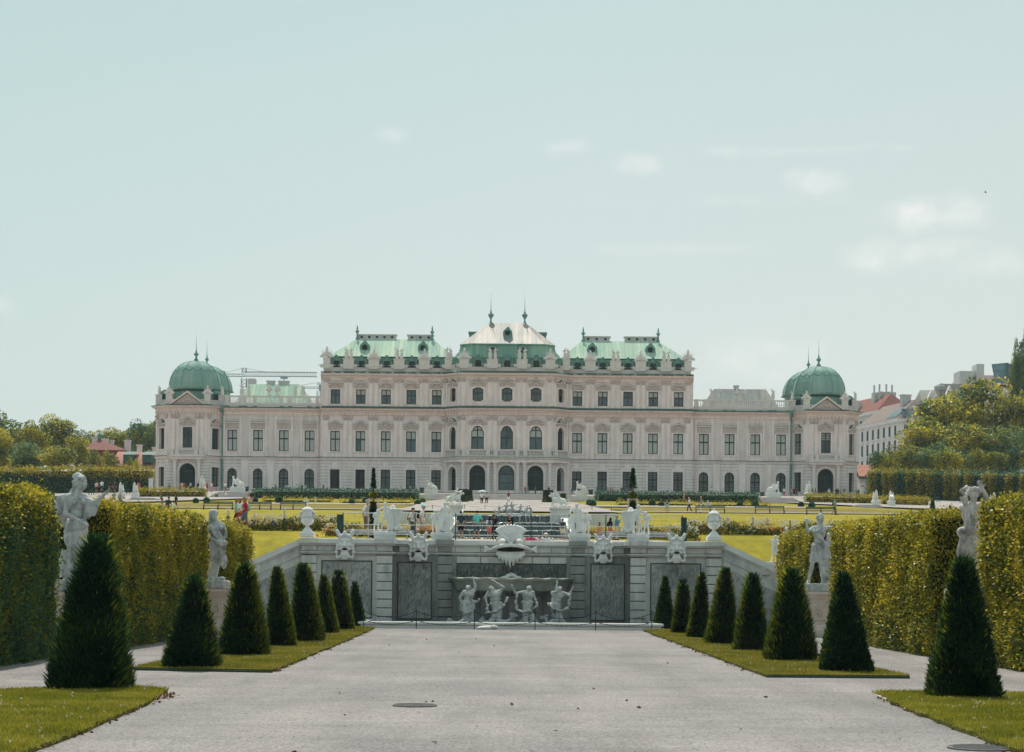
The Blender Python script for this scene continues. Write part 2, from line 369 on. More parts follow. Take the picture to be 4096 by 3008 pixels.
M_['relief']=stone('carved_relief_plaster',(.60,.475,.445),(.80,.675,.635),(.34,.28,.265),2.6,.8,1.0,.15,.9,.45)
M_['para']=stone('parapet_stone',(.64,.57,.54),(.74,.67,.64),(.38,.35,.335),.8,.5,.2,.02)
def copper(name,c1,c2,c3,seam=.62,rough=.5,metal=0,spec=.4):
    m,nt,out=newmat(name); v=pos(nt)
    a=ramp(nt,[(.28,c1),(.5,c2),(.74,c3)],nz(nt,pos(nt,(1.6,.3,.25)),.55,5,.6))
    g=nd(nt,'ShaderNodeNewGeometry'); sp=nd(nt,'ShaderNodeSeparateXYZ'); nt.links.new(g.outputs['Position'],sp.inputs[0])
    q=nd(nt,'ShaderNodeMath',operation='MULTIPLY'); q.inputs[1].default_value=1/seam; nt.links.new(sp.outputs['X'],q.inputs[0])
    fl=nd(nt,'ShaderNodeMath',operation='FLOOR'); nt.links.new(q.outputs[0],fl.inputs[0])
    wn=nd(nt,'ShaderNodeTexWhiteNoise'); wn.noise_dimensions='1D'; nt.links.new(fl.outputs[0],wn.inputs['W'])
    a=mixc(nt,a,ramp(nt,[(0,(.80,.84,.86)),(1,(1.16,1.12,1.02))],wn.outputs['Value']),.95,'MULTIPLY')
    fr=nd(nt,'ShaderNodeMath',operation='FRACT'); nt.links.new(q.outputs[0],fr.inputs[0])
    k=ramp(nt,[(0,(.6,.66,.64)),(.10,(1,1,1)),(.92,(1,1,1)),(1,(.6,.66,.64))],fr.outputs[0])
    a=mixc(nt,a,k,.75,'MULTIPLY'); a=mixc(nt,a,ramp(nt,[(.4,(.80,.86,.84)),(.62,(1.12,1.08,1.05))],nz(nt,pos(nt,(2.2,.25,.2)),1.1,6,.7)),.5,'MULTIPLY')
    principled(nt,out,a,rough,bump(nt,k,.5,.05),metal,spec); return m
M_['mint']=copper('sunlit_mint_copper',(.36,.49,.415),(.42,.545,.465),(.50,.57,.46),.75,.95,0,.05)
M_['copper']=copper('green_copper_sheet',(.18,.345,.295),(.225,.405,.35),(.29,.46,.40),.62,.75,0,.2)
M_['dome']=copper('dome_copper',(.23,.37,.33),(.285,.43,.385),(.38,.49,.42),50,.8,0,.15)
M_['metalroof']=copper('bright_metal_roof',(.27,.26,.252),(.35,.33,.322),(.43,.40,.39),.8,.65,.2,.3)
M_['slate']=copper('grey_slate_roof',(.27,.268,.268),(.32,.318,.315),(.38,.372,.365),9,.95,0,.05)
M_['verd']=simple('verdigris_metal',(.135,.275,.24),.65,0,.3,.3)
M_['flash']=simple('dark_green_flashing',(.035,.10,.088),.6,0,.3,.2)
M_['frame']=simple('dark_window_frame',(.028,.035,.035),.6,0,.3)
M_['frameb']=simple('brown_window_frame',(.06,.042,.04),.6,0,.3)
def glass(name,c,rough=.12,spec=.5):
    m,nt,out=newmat(name); v=pos(nt); k=ramp(nt,[(.35,tuple(x*.7 for x in c)),(.65,tuple(x*1.3 for x in c))],nz(nt,v,.45,2)); principled(nt,out,k,rough,None,0,spec); return m
M_['glass']=glass('window_glass',(.055,.105,.112))
M_['glassd']=glass('dark_window_glass',(.012,.03,.034),.35,.1)
M_['blind']=simple('pale_window_blind',(.46,.48,.46),.35,0,.5,.07,.5)
M_['glassg']=glass('curtained_barred_glass',(.20,.245,.24),.5,.3)
M_['door']=simple('dark_green_door',(.014,.035,.035),.5,0,.4)
M_['iron']=simple('dark_green_iron',(.02,.05,.048),.5,.3,.4)
M_['rail']=simple('galvanised_rail',(.30,.34,.35),.4,.5,.5)
M_['bench']=simple('dark_green_bench_paint',(.014,.075,.055),.55,0,.35)
M_['wood']=simple('brown_wood',(.30,.21,.17),.8)
# foliage
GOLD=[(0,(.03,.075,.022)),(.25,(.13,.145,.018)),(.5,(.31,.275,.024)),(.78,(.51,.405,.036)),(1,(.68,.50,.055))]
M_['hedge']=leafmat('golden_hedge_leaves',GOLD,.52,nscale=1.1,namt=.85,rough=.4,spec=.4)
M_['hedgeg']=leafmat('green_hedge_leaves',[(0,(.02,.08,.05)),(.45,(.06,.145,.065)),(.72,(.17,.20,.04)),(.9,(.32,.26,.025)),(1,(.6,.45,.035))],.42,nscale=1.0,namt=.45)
M_['core']=simple('hedge_twigs',(.014,.024,.014),1,0,.05,.4,2)
M_['corey']=simple('yew_twigs',(.006,.012,.009),1,0,.05,.4,2)
M_['yew']=leafmat('yew_needles',[(0,(.003,.015,.010)),(.5,(.009,.035,.021)),(.8,(.026,.07,.028)),(1,(.075,.11,.022))],.28,nscale=1.3,namt=.65,tcol=(2.2,2.0,1.0),spec=.15)
M_['yewlit']=leafmat('yew_lit_shoots',[(0,(.05,.10,.018)),(.5,(.20,.23,.022)),(1,(.46,.38,.03))],.55,nscale=2.0,namt=.4)  # gold leaf colour standing in for sun on the yew sides
M_['tree']=leafmat('tree_leaves',[(0,(.012,.05,.042)),(.2,(.04,.10,.05)),(.38,(.18,.215,.035)),(.66,(.43,.38,.038)),(1,(.68,.53,.05))],.52,nscale=.25,namt=.9,rough=.4)
M_['treeg']=leafmat('dark_tree_leaves',[(0,(.015,.07,.055)),(.40,(.06,.15,.08)),(.7,(.25,.30,.07)),(1,(.5,.42,.06))],.42,nscale=.25,namt=.8)
M_['clip']=leafmat('clipped_green_leaves',[(0,(.015,.085,.06)),(.5,(.035,.14,.085)),(.85,(.08,.19,.07)),(1,(.17,.22,.05))],.35,nscale=.4,namt=.5)
M_['clipg']=leafmat('clipped_yellow_leaves',[(0,(.10,.14,.025)),(.5,(.38,.31,.03)),(1,(.62,.45,.045))],.5,nscale=.5,namt=.6)
M_['bark']=simple('tree_bark',(.06,.045,.035),.95,0,.1,.3)
M_['water']=glass('dark_fountain_water',(.02,.035,.04),.08,.5)
def foamm():
    m,nt,out=newmat('cascade_water'); v=pos(nt,(5,.6,1.2)); f=nz(nt,v,3.0,5,.7)
    c=ramp(nt,[(.45,(.018,.03,.034)),(.62,(.10,.13,.135)),(.75,(.5,.53,.53))],f)
    principled(nt,out,c,.12,bump(nt,f,.7,.06),0,.6); return m
M_['cascade']=foamm()
M_['roofred']=simple('red_tile_roof',(.215,.09,.078),.85,0,.2,.2,1.2)
M_['roofpink']=simple('salmon_tile_roof',(.40,.19,.145),.85,0,.2,.15,1.2)
M_['roofbrown']=simple('brown_tile_roof',(.22,.17,.155),.85,0,.2,.15,.8)
M_['render']=plaster('pale_town_plaster',(.70,.66,.655),(.76,.72,.71))
M_['renderg']=plaster('grey_town_plaster',(.52,.51,.515),(.60,.59,.59))
M_['crane']=simple('grey_crane_paint',(.30,.36,.36),.6,.2,.3)
# ---------------------------------------------------------------- ground
PROF=[(87.6,2205),(90.5,2203),(92.5,2172),(95,2156),(104,2131),(112,2104),(130,2088),(160,2069),(190,2054),(214,2046.5),(222,2043.5),(240,2036),(260,2025),(285,2012),(300,2005),(311,2001),(330,1985),(345,1978),(362,1974),(420,1972)]
PY=[p[0] for p in PROF]; PZ=[HC+(YH-y)*d/F for d,y in PROF]
def zc(Y): return float(np.interp(Y,PY,PZ))
def terr(X,Y):
    z=zc(Y); a=abs(X+.05)
    if Y<125 and a>9.0:
        e=max(0.05,3.62-.56*(a-9.0)); t=min(1,max(0,(Y-87.6)/13)); t=t*t*(3-2*t); t2=min(1,(Y-87.6)/37)
        z=min(z, e*(1-t)+z*t)
    if 95.5<Y<121 and abs(X+.1)<3.15: z-=1.5
    return z
def G(px,py):
    """ground point seen at a pixel of the photograph (upper garden)"""
    y=py-.00873*(px-2048)
    lo,hi=87.6,419
    for _ in range(40):
        m=(lo+hi)/2
        if YH-(zc(m)-HC)*F/m > y: lo=m
        else: hi=m
    Y=(lo+hi)/2; p=P(px,py,Y); return Vector((p.x,Y,terr(p.x,Y)))
def GD(px,D):
    X=(px-2048)*D/F-(YH-2010)*.00873*D/F
    return Vector((X,D,terr(X,D)))
def gridmesh(xs,ys,zf):
    V=[(x,y,zf(x,y)) for y in ys for x in xs]; n=len(xs)
    Q=[(j*n+i,j*n+i+1,(j+1)*n+i+1,(j+1)*n+i) for j in range(len(ys)-1) for i in range(n-1)]
    return V,Q
V,Q=gridmesh([-440,-60,-14,0,14,60,440],[-40,0,20,40,60,80,88.5],lambda x,y:0.0)
g=link('gravel_path',npmesh('gravel_path',V,Q,M_['gravel'])); tag(g,'pale gravel walk between the clipped yews leading up to the fountain wall','path',kind='structure')
xs=[-440,-200,-120,-80,-60,-50,-40,-30,-24,-20,-18,-16,-15,-14,-13,-12,-11,-10,-9.2,-9,-6,-3.3,-3.1,0,3.0,3.2,6,9,9.2,10,11,12,13,14,15,16,18,20,24,30,40,50,60,80,120,200,440]
ys=[87.6,88.5,90.5,92.5,94,95,97,99,101,104,107,110,112,116,120,125,130,140,150,160,175,190,202,214,222,231,240,250,260,272,285,300,311,320,330,345,362,420,600,880]
V,Q=gridmesh(xs,ys,terr)
g=link('lawn',npmesh('lawn',V,Q,M_['lawn'])); tag(g,'sunlit mown lawn banks rising from the fountain terrace towards the palace','lawn',kind='structure')
def drape(name,pts,mat,off,label=None,cat=None,kind='structure',step=2.0):
    """ground covering: polygon of world (x,y) laid over the terrain"""
    pts=[(p[0],p[1]) for p in pts]; y0=min(p[1] for p in pts); y1=max(p[1] for p in pts)
    rows=sorted(set([y0+1e-4,y1-1e-4]+[y for y in ys+[p[1] for p in pts] if y0<y<y1]+list(np.arange(y0,y1,step))))
    def cross(y):
        xs_=[]
        for (a,b) in zip(pts,pts[1:]+pts[:1]):
            if (a[1]<=y)!=(b[1]<=y): xs_.append(a[0]+(b[0]-a[0])*(y-a[1])/(b[1]-a[1]))
        return sorted(xs_)
    mb=MB(); N=8
    for ya,yb in zip(rows[:-1],rows[1:]):
        if yb-ya<1e-3: continue
        ca,cb=cross(ya+1e-5),cross(yb-1e-5)
        if len(ca)!=len(cb) or not ca: continue
        for k in range(0,len(ca)-1,2):
            la=[ca[k]+(ca[k+1]-ca[k])*i/N for i in range(N+1)]; lb=[cb[k]+(cb[k+1]-cb[k])*i/N for i in range(N+1)]
            for i in range(N):
                mb.add([(la[i],ya,terr(la[i],ya)+off),(la[i+1],ya,terr(la[i+1],ya)+off),(lb[i+1],yb,terr(lb[i+1],yb)+off),(lb[i],yb,terr(lb[i],yb)+off)],[(0,1,2,3)])
    o=mb.build(name,mat); tag(o,label,cat,kind=kind); return o
def gpoly(px): return [G(x,y) for x,y in px]
drape('terrace_paving',[(-9.2,87.9),(9.2,87.9),(9.2,94),(-9.2,94)],M_['farpath'],.06,'narrow pale walk along the top of the fountain wall','path')
drape('bench_path',[(-60,215),(-9.5,215),(-9.5,221.5),(-60,221.5)],M_['farpath'],.12,'thin pale gravel path under the garden benches','path')
drape('bench_path',[(9.5,215),(75,215),(75,221.5),(9.5,221.5)],M_['farpath'],.12,'thin pale gravel path beyond the urn on the other lawn','path')
drape('forecourt_gravel',gpoly([(1555,2048),(2500,2056),(2420,2040),(2262,2008),(2215,2000),(1800,1998),(1690,2012)]),M_['farpath'],.18,'broad pale gravel court before the palace steps','path')
drape('parterre_path',gpoly([(900,2019),(1690,2022),(1700,2018),(900,2015)]),M_['farpath'],.15,'thin pale path crossing the parterre by the clipped dark hedge','path')
drape('parterre_path',gpoly([(2330,2030),(3300,2036),(3300,2032),(2340,2025)]),M_['farpath'],.15,'thin pale path crossing the parterre by the grey slate roof side','path')
drape('side_path',[(-75,225),(-47,262),(-38,300),(-44,311),(-60,311),(-120,290),(-140,225)],M_['farpath'],.2,'wide pale path curving to the corner steps beside the red roofed houses','path')
drape('side_path',[(75,225),(52,262),(41,300),(46,311),(66,311),(130,290),(150,225)],M_['farpath'],.2,'wide pale path curving to the corner steps beside the lime trees','path')
drape('palace_terrace',[(-260,313),(260,313),(260,365),(-260,365)],M_['farpath'],.1,'pale gravel terrace along the foot of the palace','terrace')
drape('meadow_strip',[(-46,223),(-14,223),(-9,236),(-14,258),(-40,258),(-50,240)],M_['meadow'],.10,'rough dry meadow strip behind the benches on the urn lawn','grass')
drape('meadow_strip',[(46,223),(16,223),(11,236),(16,258),(44,258),(52,240)],M_['meadow'],.10,'rough dry meadow strip behind the benches by the lime trees','grass')
drape('street',[(-430,367),(430,367),(430,875),(-430,875)],M_['farpath'],.15,'unseen pale street ground behind the palace, added against yellow lawn bounce','road')  # unseen ground, added to keep yellow lawn bounce off the house walls
# ---------------------------------------------------------------- palace
X0=-1.17
def zl(y,D=360.0): return HC+(YH-y)*D/F
ROOT=empty('palace',(X0,360,0)); tag(ROOT,'long pink-grey baroque palace with green copper roofs and domed corner pavilions','palace')
def pw(mb,name,mat,smooth=False,parent=None):
    o=mb.build(name,mat,parent or ROOT,smooth); return o
OFF=Matrix.Translation((0,-360,0))     # palace children live in (u, d-360, z)
def PM(): return MB(OFF)
def outline(w,h,kind,n=9):
    """window outline ccw from lower left, u in [-w/2,w/2], z in [0,h]"""
    a=w/2
    if kind=='rect': return [(-a,0),(a,0),(a,h),(-a,h)]
    if kind=='arch': top=[(a*math.cos(t),h-a+a*math.sin(t)) for t in np.linspace(0,PI,n)]; return [(-a,0),(a,0)]+top
    if kind=='shoulder':   # arched head narrower than the window below
        b=a*.84; top=[(a,h-b*1.25),(a,h-b*1.0),(b,h-b)]+[(b*math.cos(t),h-b+b*math.sin(t)) for t in np.linspace(0,PI,n)[1:-1]]+[(-b,h-b),(-a,h-b*1.0),(-a,h-b*1.25)]
        return [(-a,0),(a,0)]+top
    if kind=='cut':
        c=a*.34; q=lambda sx,sz,cx,cz:None
        P_=[(-a+c,0),(a-c,0),(a-c*.9,c*.55),(a,c*.75),(a,h-c*.95),(a-c*.8,h-c*.7)]
        P_+=[( (a-c)*math.cos(t)*.98, h-c*.62+c*.62*math.sin(t)) for t in np.linspace(.15,PI-.15,7)]
        P_+=[(-a+c*.8,h-c*.7),(-a,h-c*.95),(-a,c*.75),(-a+c*.9,c*.55)]
        return P_
def inset(poly,w,h,t):
    return [(x*(1-2*t/w),z*(1-2*t/h)+t) for x,z in poly]
WCACHE={}
def window_meshes(w,h,kind,style):
    key=(round(w,3),round(h,3),kind,style)
    if key in WCACHE: return WCACHE[key]
    o=outline(w,h,kind); t=.13 if style!='grille' else .16; i=inset(o,w,h,t); n=len(o); dp=.42
    fr=MB()
    vs=[(x,dp,z) for x,z in o]+[(x,dp,z) for x,z in i]+[(x,dp+.12,z) for x,z in i]
    fs=[]
    for k in range(n):
        j=(k+1)%n; fs+= [(k,j,n+j,n+k),(n+k,n+j,2*n+j,2*n+k)]
    fr.add(vs,fs)
    hm=h*.60 if kind in('rect','cut') else h*.52
    if style=='low': hm=h*.60
    fr.box(-.085,.085,dp-.02,dp+.10,t,h-t*1.05)
    fr.box(-w/2+t,w/2-t,dp-.035,dp+.09,hm-.11,hm+.11)
    if kind in('shoulder',): fr.box(-w/2*.84+t,w/2*.84-t,dp-.03,dp+.09,h*.82-.07,h*.82+.07)
    if style in('grille','many'):
        for k in range(-3,4):
            if k: fr.box(k*w*.115-.022,k*w*.115+.022,dp+.02,dp+.07,t,hm-.1); fr.box(k*w*.115-.022,k*w*.115+.022,dp+.02,dp+.07,hm+.1,(h-t*1.1) if kind=='rect' else h-w*.5+math.sqrt(max(.01,(w/2-t)**2-(k*w*.115)**2)))
        for k in (.12,.25,.42,.72,.84): fr.box(-w/2+t,w/2-t,dp+.03,dp+.06,h*k-.03,h*k+.03)
    pa=MB(); pa.add([(x,dp+.09,z) for x,z in i],[tuple(range(n))])
    WCACHE[key]=(fr.mesh('window_frame',M_['frame']),pa.mesh('window_pane',M_['glass'])); return WCACHE[key]
def pedline(w,h,kind):
    a=w/2
    if kind=='flat': return [(-a,0),(a,0)]
    if kind=='bell':
        pts=[(-a,0),(-a*.62,.0)]
        for t in np.linspace(0,1,9): x=-a*.60+t*a*1.2; pts.append((x, h*(.18+.82*math.sin(PI*t)**.8)))
        return pts+[(a*.62,0),(a,0)]
    if kind=='peak': return [(-a,0),(-a*.58,0),(-a*.50,h*.28),(-a*.28,h*.42),(-a*.16,h*.95),(0,h),(a*.16,h*.95),(a*.28,h*.42),(a*.50,h*.28),(a*.58,0),(a,0)]
    if kind=='arc': return [(-a,0),(-a*.6,0)]+[(a*.6*-math.cos(t),h*math.sin(t)) for t in np.linspace(.12,PI-.12,8)]+[(a*.6,0),(a,0)]
    if kind=='tri': return [(-a,0),(0,h),(a,0)]
SCACHE={}
def surround_mesh(w,h,kind,ped,pw_,pz,ph,sill,apron=True,wide=.30):
    key=(round(w,2),round(h,2),kind,ped,round(pw_,2),round(pz,2),round(ph,2),sill,apron)
    if key in SCACHE: return SCACHE[key]
    m=MB(); o=outline(w,h,kind); k=1
    q=[(x*(1+2*wide/w),(z+wide*.0)*(1+(wide/h)*(1 if z>h*.3 else 0))) for x,z in o]; n=len(o)
    vs=[(x,-.10,z) for x,z in q]+[(x,-.10,z) for x,z in o]+[(x,.0,z) for x,z in q]+[(x,.06,z) for x,z in o]; fs=[]
    for i in range(n):
        j=(i+1)%n
        if i==0: continue
        fs+= [(i,j,n+j,n+i),(2*n+i,2*n+j,j,i),(n+i,n+j,3*n+j,3*n+i)]
    m.add(vs,fs)
    if sill: m.box(-w/2-.45,w/2+.45,-.28,.05,-.20,-.02); m.box(-w/2-.35,w/2+.35,-.14,.02,-.34,-.2)
    if apron: m.box(-w/2-.30,w/2+.30,-.07,.02,-1.2,-.34)
    if ped:
        pl=[(x,z+pz) for x,z in pedline(pw_,ph,ped)]
        m.k=1; m.prism([(-pw_/2*.88,h+wide*.6)]+[(pw_/2*.88,h+wide*.6)]+[(x*.93,z-.02) for x,z in reversed(pl)],-.16,.02)
        if ped!='flat':   # carved shell and scrolls in the field
            for (cx,cz,r) in ((0,.58,.30),(-.34,.36,.2),(.34,.36,.2),(-.17,.62,.16),(.17,.62,.16),(-.62,.22,.15),(.62,.22,.15)):
                m.ell((cx*pw_/2,-.17,h+wide*.6+(pz+ph*.85-h-wide*.6)*cz),(r*pw_*.22+.06,.09,r*.8+.05),None,8,6)
        else:
            m.ell((0,-.17,h+(pz-h)*.55),(.5,.07,.16),None,8,6)
        m.k=0
        m.band(pl,.17,-.46,.0); m.k=2; m.band([(x,z+.172) for x,z in pl],.05,-.50,.0); m.k=0
    SCACHE[key]=m.mesh('window_surround',[M_['trim'],M_['relief'],M_['flash']]); return SCACHE[key]
def face(A,B):
    dx,dy=B[0]-A[0],B[1]-A[1]; L=math.hypot(dx,dy); t=(dx/L,dy/L); n=(-t[1],t[0])
    return dict(A=A,L=L,t=t,n=n,rz=math.atan2(dy,dx))
def fpt(f,u,z,d=0): return (f['A'][0]+f['t'][0]*u+f['n'][0]*d, f['A'][1]+f['t'][1]*u+f['n'][1]*d, z)
def fM(f): return OFF@Matrix.Translation((f['A'][0],f['A'][1],0))@Matrix.Rotation(f['rz'],4,'Z')
def wallface(mb,f,z0,z1,ops,dep=.42):
    """one storey of wall with real openings; ops: (u,zs,w,h,kind)"""
    m=MB(fM(f)); m.v=mb.v; m.f=mb.f; m.mi=mb.mi; m.k=mb.k
    u=0.0
    for (uc,zs,w,h,kind) in sorted(ops):
        a,b=uc-w/2,uc+w/2
        m.add([(u,0,z0),(a,0,z0),(a,0,z1),(u,0,z1)],[(0,1,2,3)])
        o=[(x+uc,z+zs) for x,z in outline(w,h,kind)]; n=len(o)
        m.add([(x,0,z) for x,z in o]+[(x,dep+.05,z) for x,z in o],[((i+1)%n,i,n+i,n+(i+1)%n) for i in range(n)])
        ts=sorted(set([round(x,4) for x,z in o]+[round(a,4),round(b,4)]))
        def hit(x,top):
            zs_=[]
            for (p,q) in zip(o,o[1:]+o[:1]):
                lo,hi=min(p[0],q[0]),max(p[0],q[0])
                if lo-1e-6<=x<=hi+1e-6:
                    if hi-lo<1e-6: zs_+= [p[1],q[1]]
                    else: zs_.append(p[1]+(q[1]-p[1])*(x-p[0])/(q[0]-p[0]))
            return (max if top else min)(zs_)
        for x0,x1 in zip(ts[:-1],ts[1:]):
            e=(x1-x0)*1e-3
            m.add([(x0,0,z0),(x1,0,z0),(x1,0,hit(x1-e,False)),(x0,0,hit(x0+e,False))],[(0,1,2,3)])
            m.add([(x0,0,hit(x0+e,True)),(x1,0,hit(x1-e,True)),(x1,0,z1),(x0,0,z1)],[(0,1,2,3)])
        u=b
    m.add([(u,0,z0),(f['L'],0,z0),(f['L'],0,z1),(u,0,z1)],[(0,1,2,3)])
BL=random.Random(5)
def put_window(f,uc,zs,w,h,kind,style='plain',ped=None,pw_=0,pz=0,ph=0,sill=True,apron=True,blind=None,mat=None):
    fr,pa=window_meshes(w,h,kind,style)
    x,y,z=fpt(f,uc,zs); loc=(x,y-360,z)
    o=link('window',fr,mat,ROOT,loc,f['rz'])
    link('pane',pa,M_['glassd'] if blind=='dark' else M_['glassg'] if style=='grille' else None,o)
    if ped is not None or sill: link('surround',surround_mesh(w,h,kind,ped,pw_,pz,ph,sill,apron),None,o)
    if blind in('half','full','mix'):
        if blind=='mix': blind=BL.choice(['full','full','half','part'])
        zb=.14 if blind=='full' else h*.60 if blind in('half','part') else .14
        key=('b',round(w,3),round(h,3),kind,blind)
        if key not in WCACHE:
            m=MB(); ww=w/2-.13
            if kind=='rect':
                m.add([(-ww,.49,zb),(ww,.49,zb),(ww,.49,h-.13),(-ww,.49,h-.13)],[(0,1,2,3)])
                if blind=='part': m.add([(.1,.49,.14),(ww,.49,.14),(ww,.49,zb-.2),(.1,.49,zb-.2)],[(0,1,2,3)])
            else:
                zb=h*.52; o2=[(xx,zz) for xx,zz in inset(outline(w,h,kind),w,h,.13) if zz>zb]
                m.add([(-ww,.49,zb),(ww,.49,zb)]+[(xx,.49,zz) for xx,zz in o2],[tuple(range(2+len(o2)))])
            WCACHE[key]=m.mesh('window_blind',M_['blind'])
        link('blind',WCACHE[key],None,o)
    return o
# levels (m)
ZB=15.0; Z_STR=zl(1839); Z_C1a=zl(1669); Z_C1=zl(1654); Z_F1=zl(1640); Z_F1t=zl(1630); Z_C2=zl(1515); Z_C2t=zl(1500); Z_F2t=zl(1491); Z_PAR=zl(1474)
main=[(-33.5,376),(-33.5,360),(-11.1,360),(-8.25,357.1),(8.25,357.1),(11.1,360),(33.5,360),(33.5,376)]
wl=[(-51.4,361.1),(-33.5,361.1)]; wr=[(33.5,361.1),(51.4,361.1)]
def towpath(c): return [(c-6.15,372),(c-6.15,361.9),(c-3.5,359.0),(c+3.5,359.0),(c+6.15,361.9),(c+6.15,372)]
W_MAIN=PM(); W_G=PM(); W_WING=PM(); W_T=PM()
BAY=[12.67,17.23,21.78,26.33,30.89]
# main block, three storeys
for sgn in (-1,1):
    f=face((-33.5,360),(-11.1,360)) if sgn<0 else face((11.1,360),(33.5,360)); u0=-f['A'][0]
    us=[sgn*b+u0 for b in BAY]
    wallface(W_G,f,ZB,Z_STR,[(u,zl(1961),1.72,3.5,'rect') for u in us])
    wallface(W_MAIN,f,Z_STR,Z_C1,[(u,zl(1811),1.76,3.68,'rect') for u in us])
    wallface(W_MAIN,f,Z_F1,Z_C2,[(u,zl(1621),1.74,2.62,'rect') for u in us])
    for k,u in enumerate(us):
        put_window(f,u,zl(1961),1.72,3.5,'rect','grille',sill=True,apron=False,blind='dark' if sgn<0 and k<0 or (sgn<0 and abs(us[k]-u0)>26) else None)
        put_window(f,u,zl(1811),1.76,3.68,'rect','plain','peak' if k%2 else 'bell',2.75,4.62,.66,blind='mix' if sgn<0 else 'full')
        put_window(f,u,zl(1621),1.74,2.62,'rect','low','arc',2.7,3.32,.42,sill=False,apron=False,blind='half' if (k+sgn)%3 else 'part',mat=M_['frameb'])
cf=[face(main[i],main[i+1]) for i in (2,3,4)]
for i,f in enumerate(cf):
    us=[f['L']/2+d for d in ((-5.2,0,5.2) if i==1 else (0,))]; n=i==1
    w1,w2,w3=(2.85,2.25,1.92) if n else (2.0,1.7,1.5)
    h1,h2=(5.05,4.3) if n else (4.75,4.2)
    wallface(W_G,f,ZB,Z_STR,[(u,zl(1977),w1,h1,'arch') for u in us],.9)
    wallface(W_MAIN,f,Z_STR,Z_C1,[(u,zl(1804),w2,h2,'shoulder') for u in us])
    wallface(W_MAIN,f,Z_F1,Z_C2,[(u,zl(1612),w3,2.52,'cut') for u in us])
    for u in us:
        put_window(f,u,zl(1804),w2,h2,'shoulder','plain','bell',w2+1.15,4.72,.75,sill=False,apron=False,blind=('half' if abs(u-f['L']/2)>1 else None) if n else 'dark')
        put_window(f,u,zl(1612),w3,2.52,'cut','low','peak',w3+1.0,3.25,.62,sill=False,apron=False,blind='dark' if not n else None,mat=M_['frameb'])
# great doors
def great_door(f,u,zs,w,h,style):
    x,y,z=fpt(f,u,zs); o=empty('door',(x,y-360,z),f['rz']); o.parent=ROOT
    m=MB(); ol=outline(w,h,'arch'); d=.8; i=inset(ol,w,h,.14); n=len(ol)
    m.add([(a,d,b) for a,b in ol]+[(a,d,b) for a,b in i]+[(a,d+.1,b) for a,b in i],[q for k in range(n) for q in ((k,(k+1)%n,n+(k+1)%n,n+k),(n+k,n+(k+1)%n,2*n+(k+1)%n,2*n+k))])
    hs=h-w/2-.1
    m.box(-w/2+.1,w/2-.1,d-.04,d+.08,hs-.09,hs+.09)
    if style=='iron':
        m.box(-.1,.1,d-.04,d+.08,.1,hs)
        for k in range(-5,6):
            if k: m.box(k*w*.082-.022,k*w*.082+.022,d,d+.05,.1,hs)
        for k in (.16,.33,.6,.95): m.box(-w/2+.1,w/2-.1,d-.01,d+.05,hs*k-.035,hs*k+.035)
        for sx in (-1,1):
            for k in range(5): m.tube([(sx*(.35+.14*math.cos(t))+0, d, hs*.45+(k-2)*.42+.15*math.sin(t)) for t in np.linspace(0,2*PI,9)],.02,4)
    if style=='glass':
        m.box(-.03,.07,d-.02,d+.06,.05,hs*.55); m.box(-w/2+.1,w/2-.1,d-.03,d+.06,hs*.55-.06,hs*.55+.06)
    for k in range(-4,5):   # scrolled fanlight
        m.tube([(k*w*.10+.10*math.cos(t)*(1+abs(math.sin(k))), d, hs+.32+.22*(2-abs(k)*.35)*.9+ .12*math.sin(t)) for t in np.linspace(0,2*PI,9)],.022,4)
    for t in np.linspace(.25,PI-.25,7): m.tube([(0,d,hs+.1),(math.cos(t)*(w/2-.16),d,hs+math.sin(t)*(w/2-.16))],.024,4)
    m.build('door_frame',M_['door'],o)
    p=MB(); p.add([(a,d+.07,b) for a,b in i],[tuple(range(n))]); p.build('pane',M_['glassd'] if style!='glass' else M_['glass'],o)
    s=MB(); q=[(a*(1+.7/w),b*(1+.35/h)) for a,b in ol]
    s.add([(a,-.12,b) for a,b in q]+[(a,-.12,b) for a,b in ol]+[(a,0,b) for a,b in q]+[(a,.05,b) for a,b in ol],[g for k in range(1,n) for g in ((k,(k+1)%n,n+(k+1)%n,n+k),(2*n+k,2*n+(k+1)%n,(k+1)%n,k),(n+k,n+(k+1)%n,3*n+(k+1)%n,3*n+k))])
    s.box(-w/2-.45,-w/2-.02,-.2,.02,h-w/2-.1,h-w/2+.1); s.box(w/2+.02,w/2+.45,-.2,.02,h-w/2-.1,h-w/2+.1)
    s.prism([(-.2,h+.0),(.2,h+.0),(.3,h+.55),(-.3,h+.55)],-.3,.0)
    s.build('arch_surround',M_['trim'],o); return o
for u,st in ((-5.2,'iron'),(0,'glass'),(5.2,'iron')): great_door(cf[1],cf[1]['L']/2+u,zl(1977),2.85,5.05,st)
for i in (0,2): great_door(cf[i],cf[i]['L']/2,zl(1977),2.0,4.75,'solid')
# small chandelier lights glimpsed inside the corner pavilion are left to the lamp group below
# wings
WB=[35.6,40.25,44.9,49.55]
for sgn,path in ((-1,wl),(1,wr)):
    f=face(*path); u0=-f['A'][0]; us=[sgn*b+u0 for b in WB]
    W_WING=PM(); wallface(W_G,f,ZB,Z_STR,[(u,zl(1961),1.75,3.62,'arch') for u in us])
    wallface(W_WING,f,Z_STR,Z_C1,[(u,zl(1811),1.78,3.78,'rect') for u in us]); pw(W_WING,'wing_wall',M_['greywall'])
    for u in us:
        put_window(f,u,zl(1961),1.75,3.62,'arch','grille',sill=True,apron=False)
        put_window(f,u,zl(1811),1.78,3.78,'rect','plain','flat',2.75,5.0,0,blind='full')
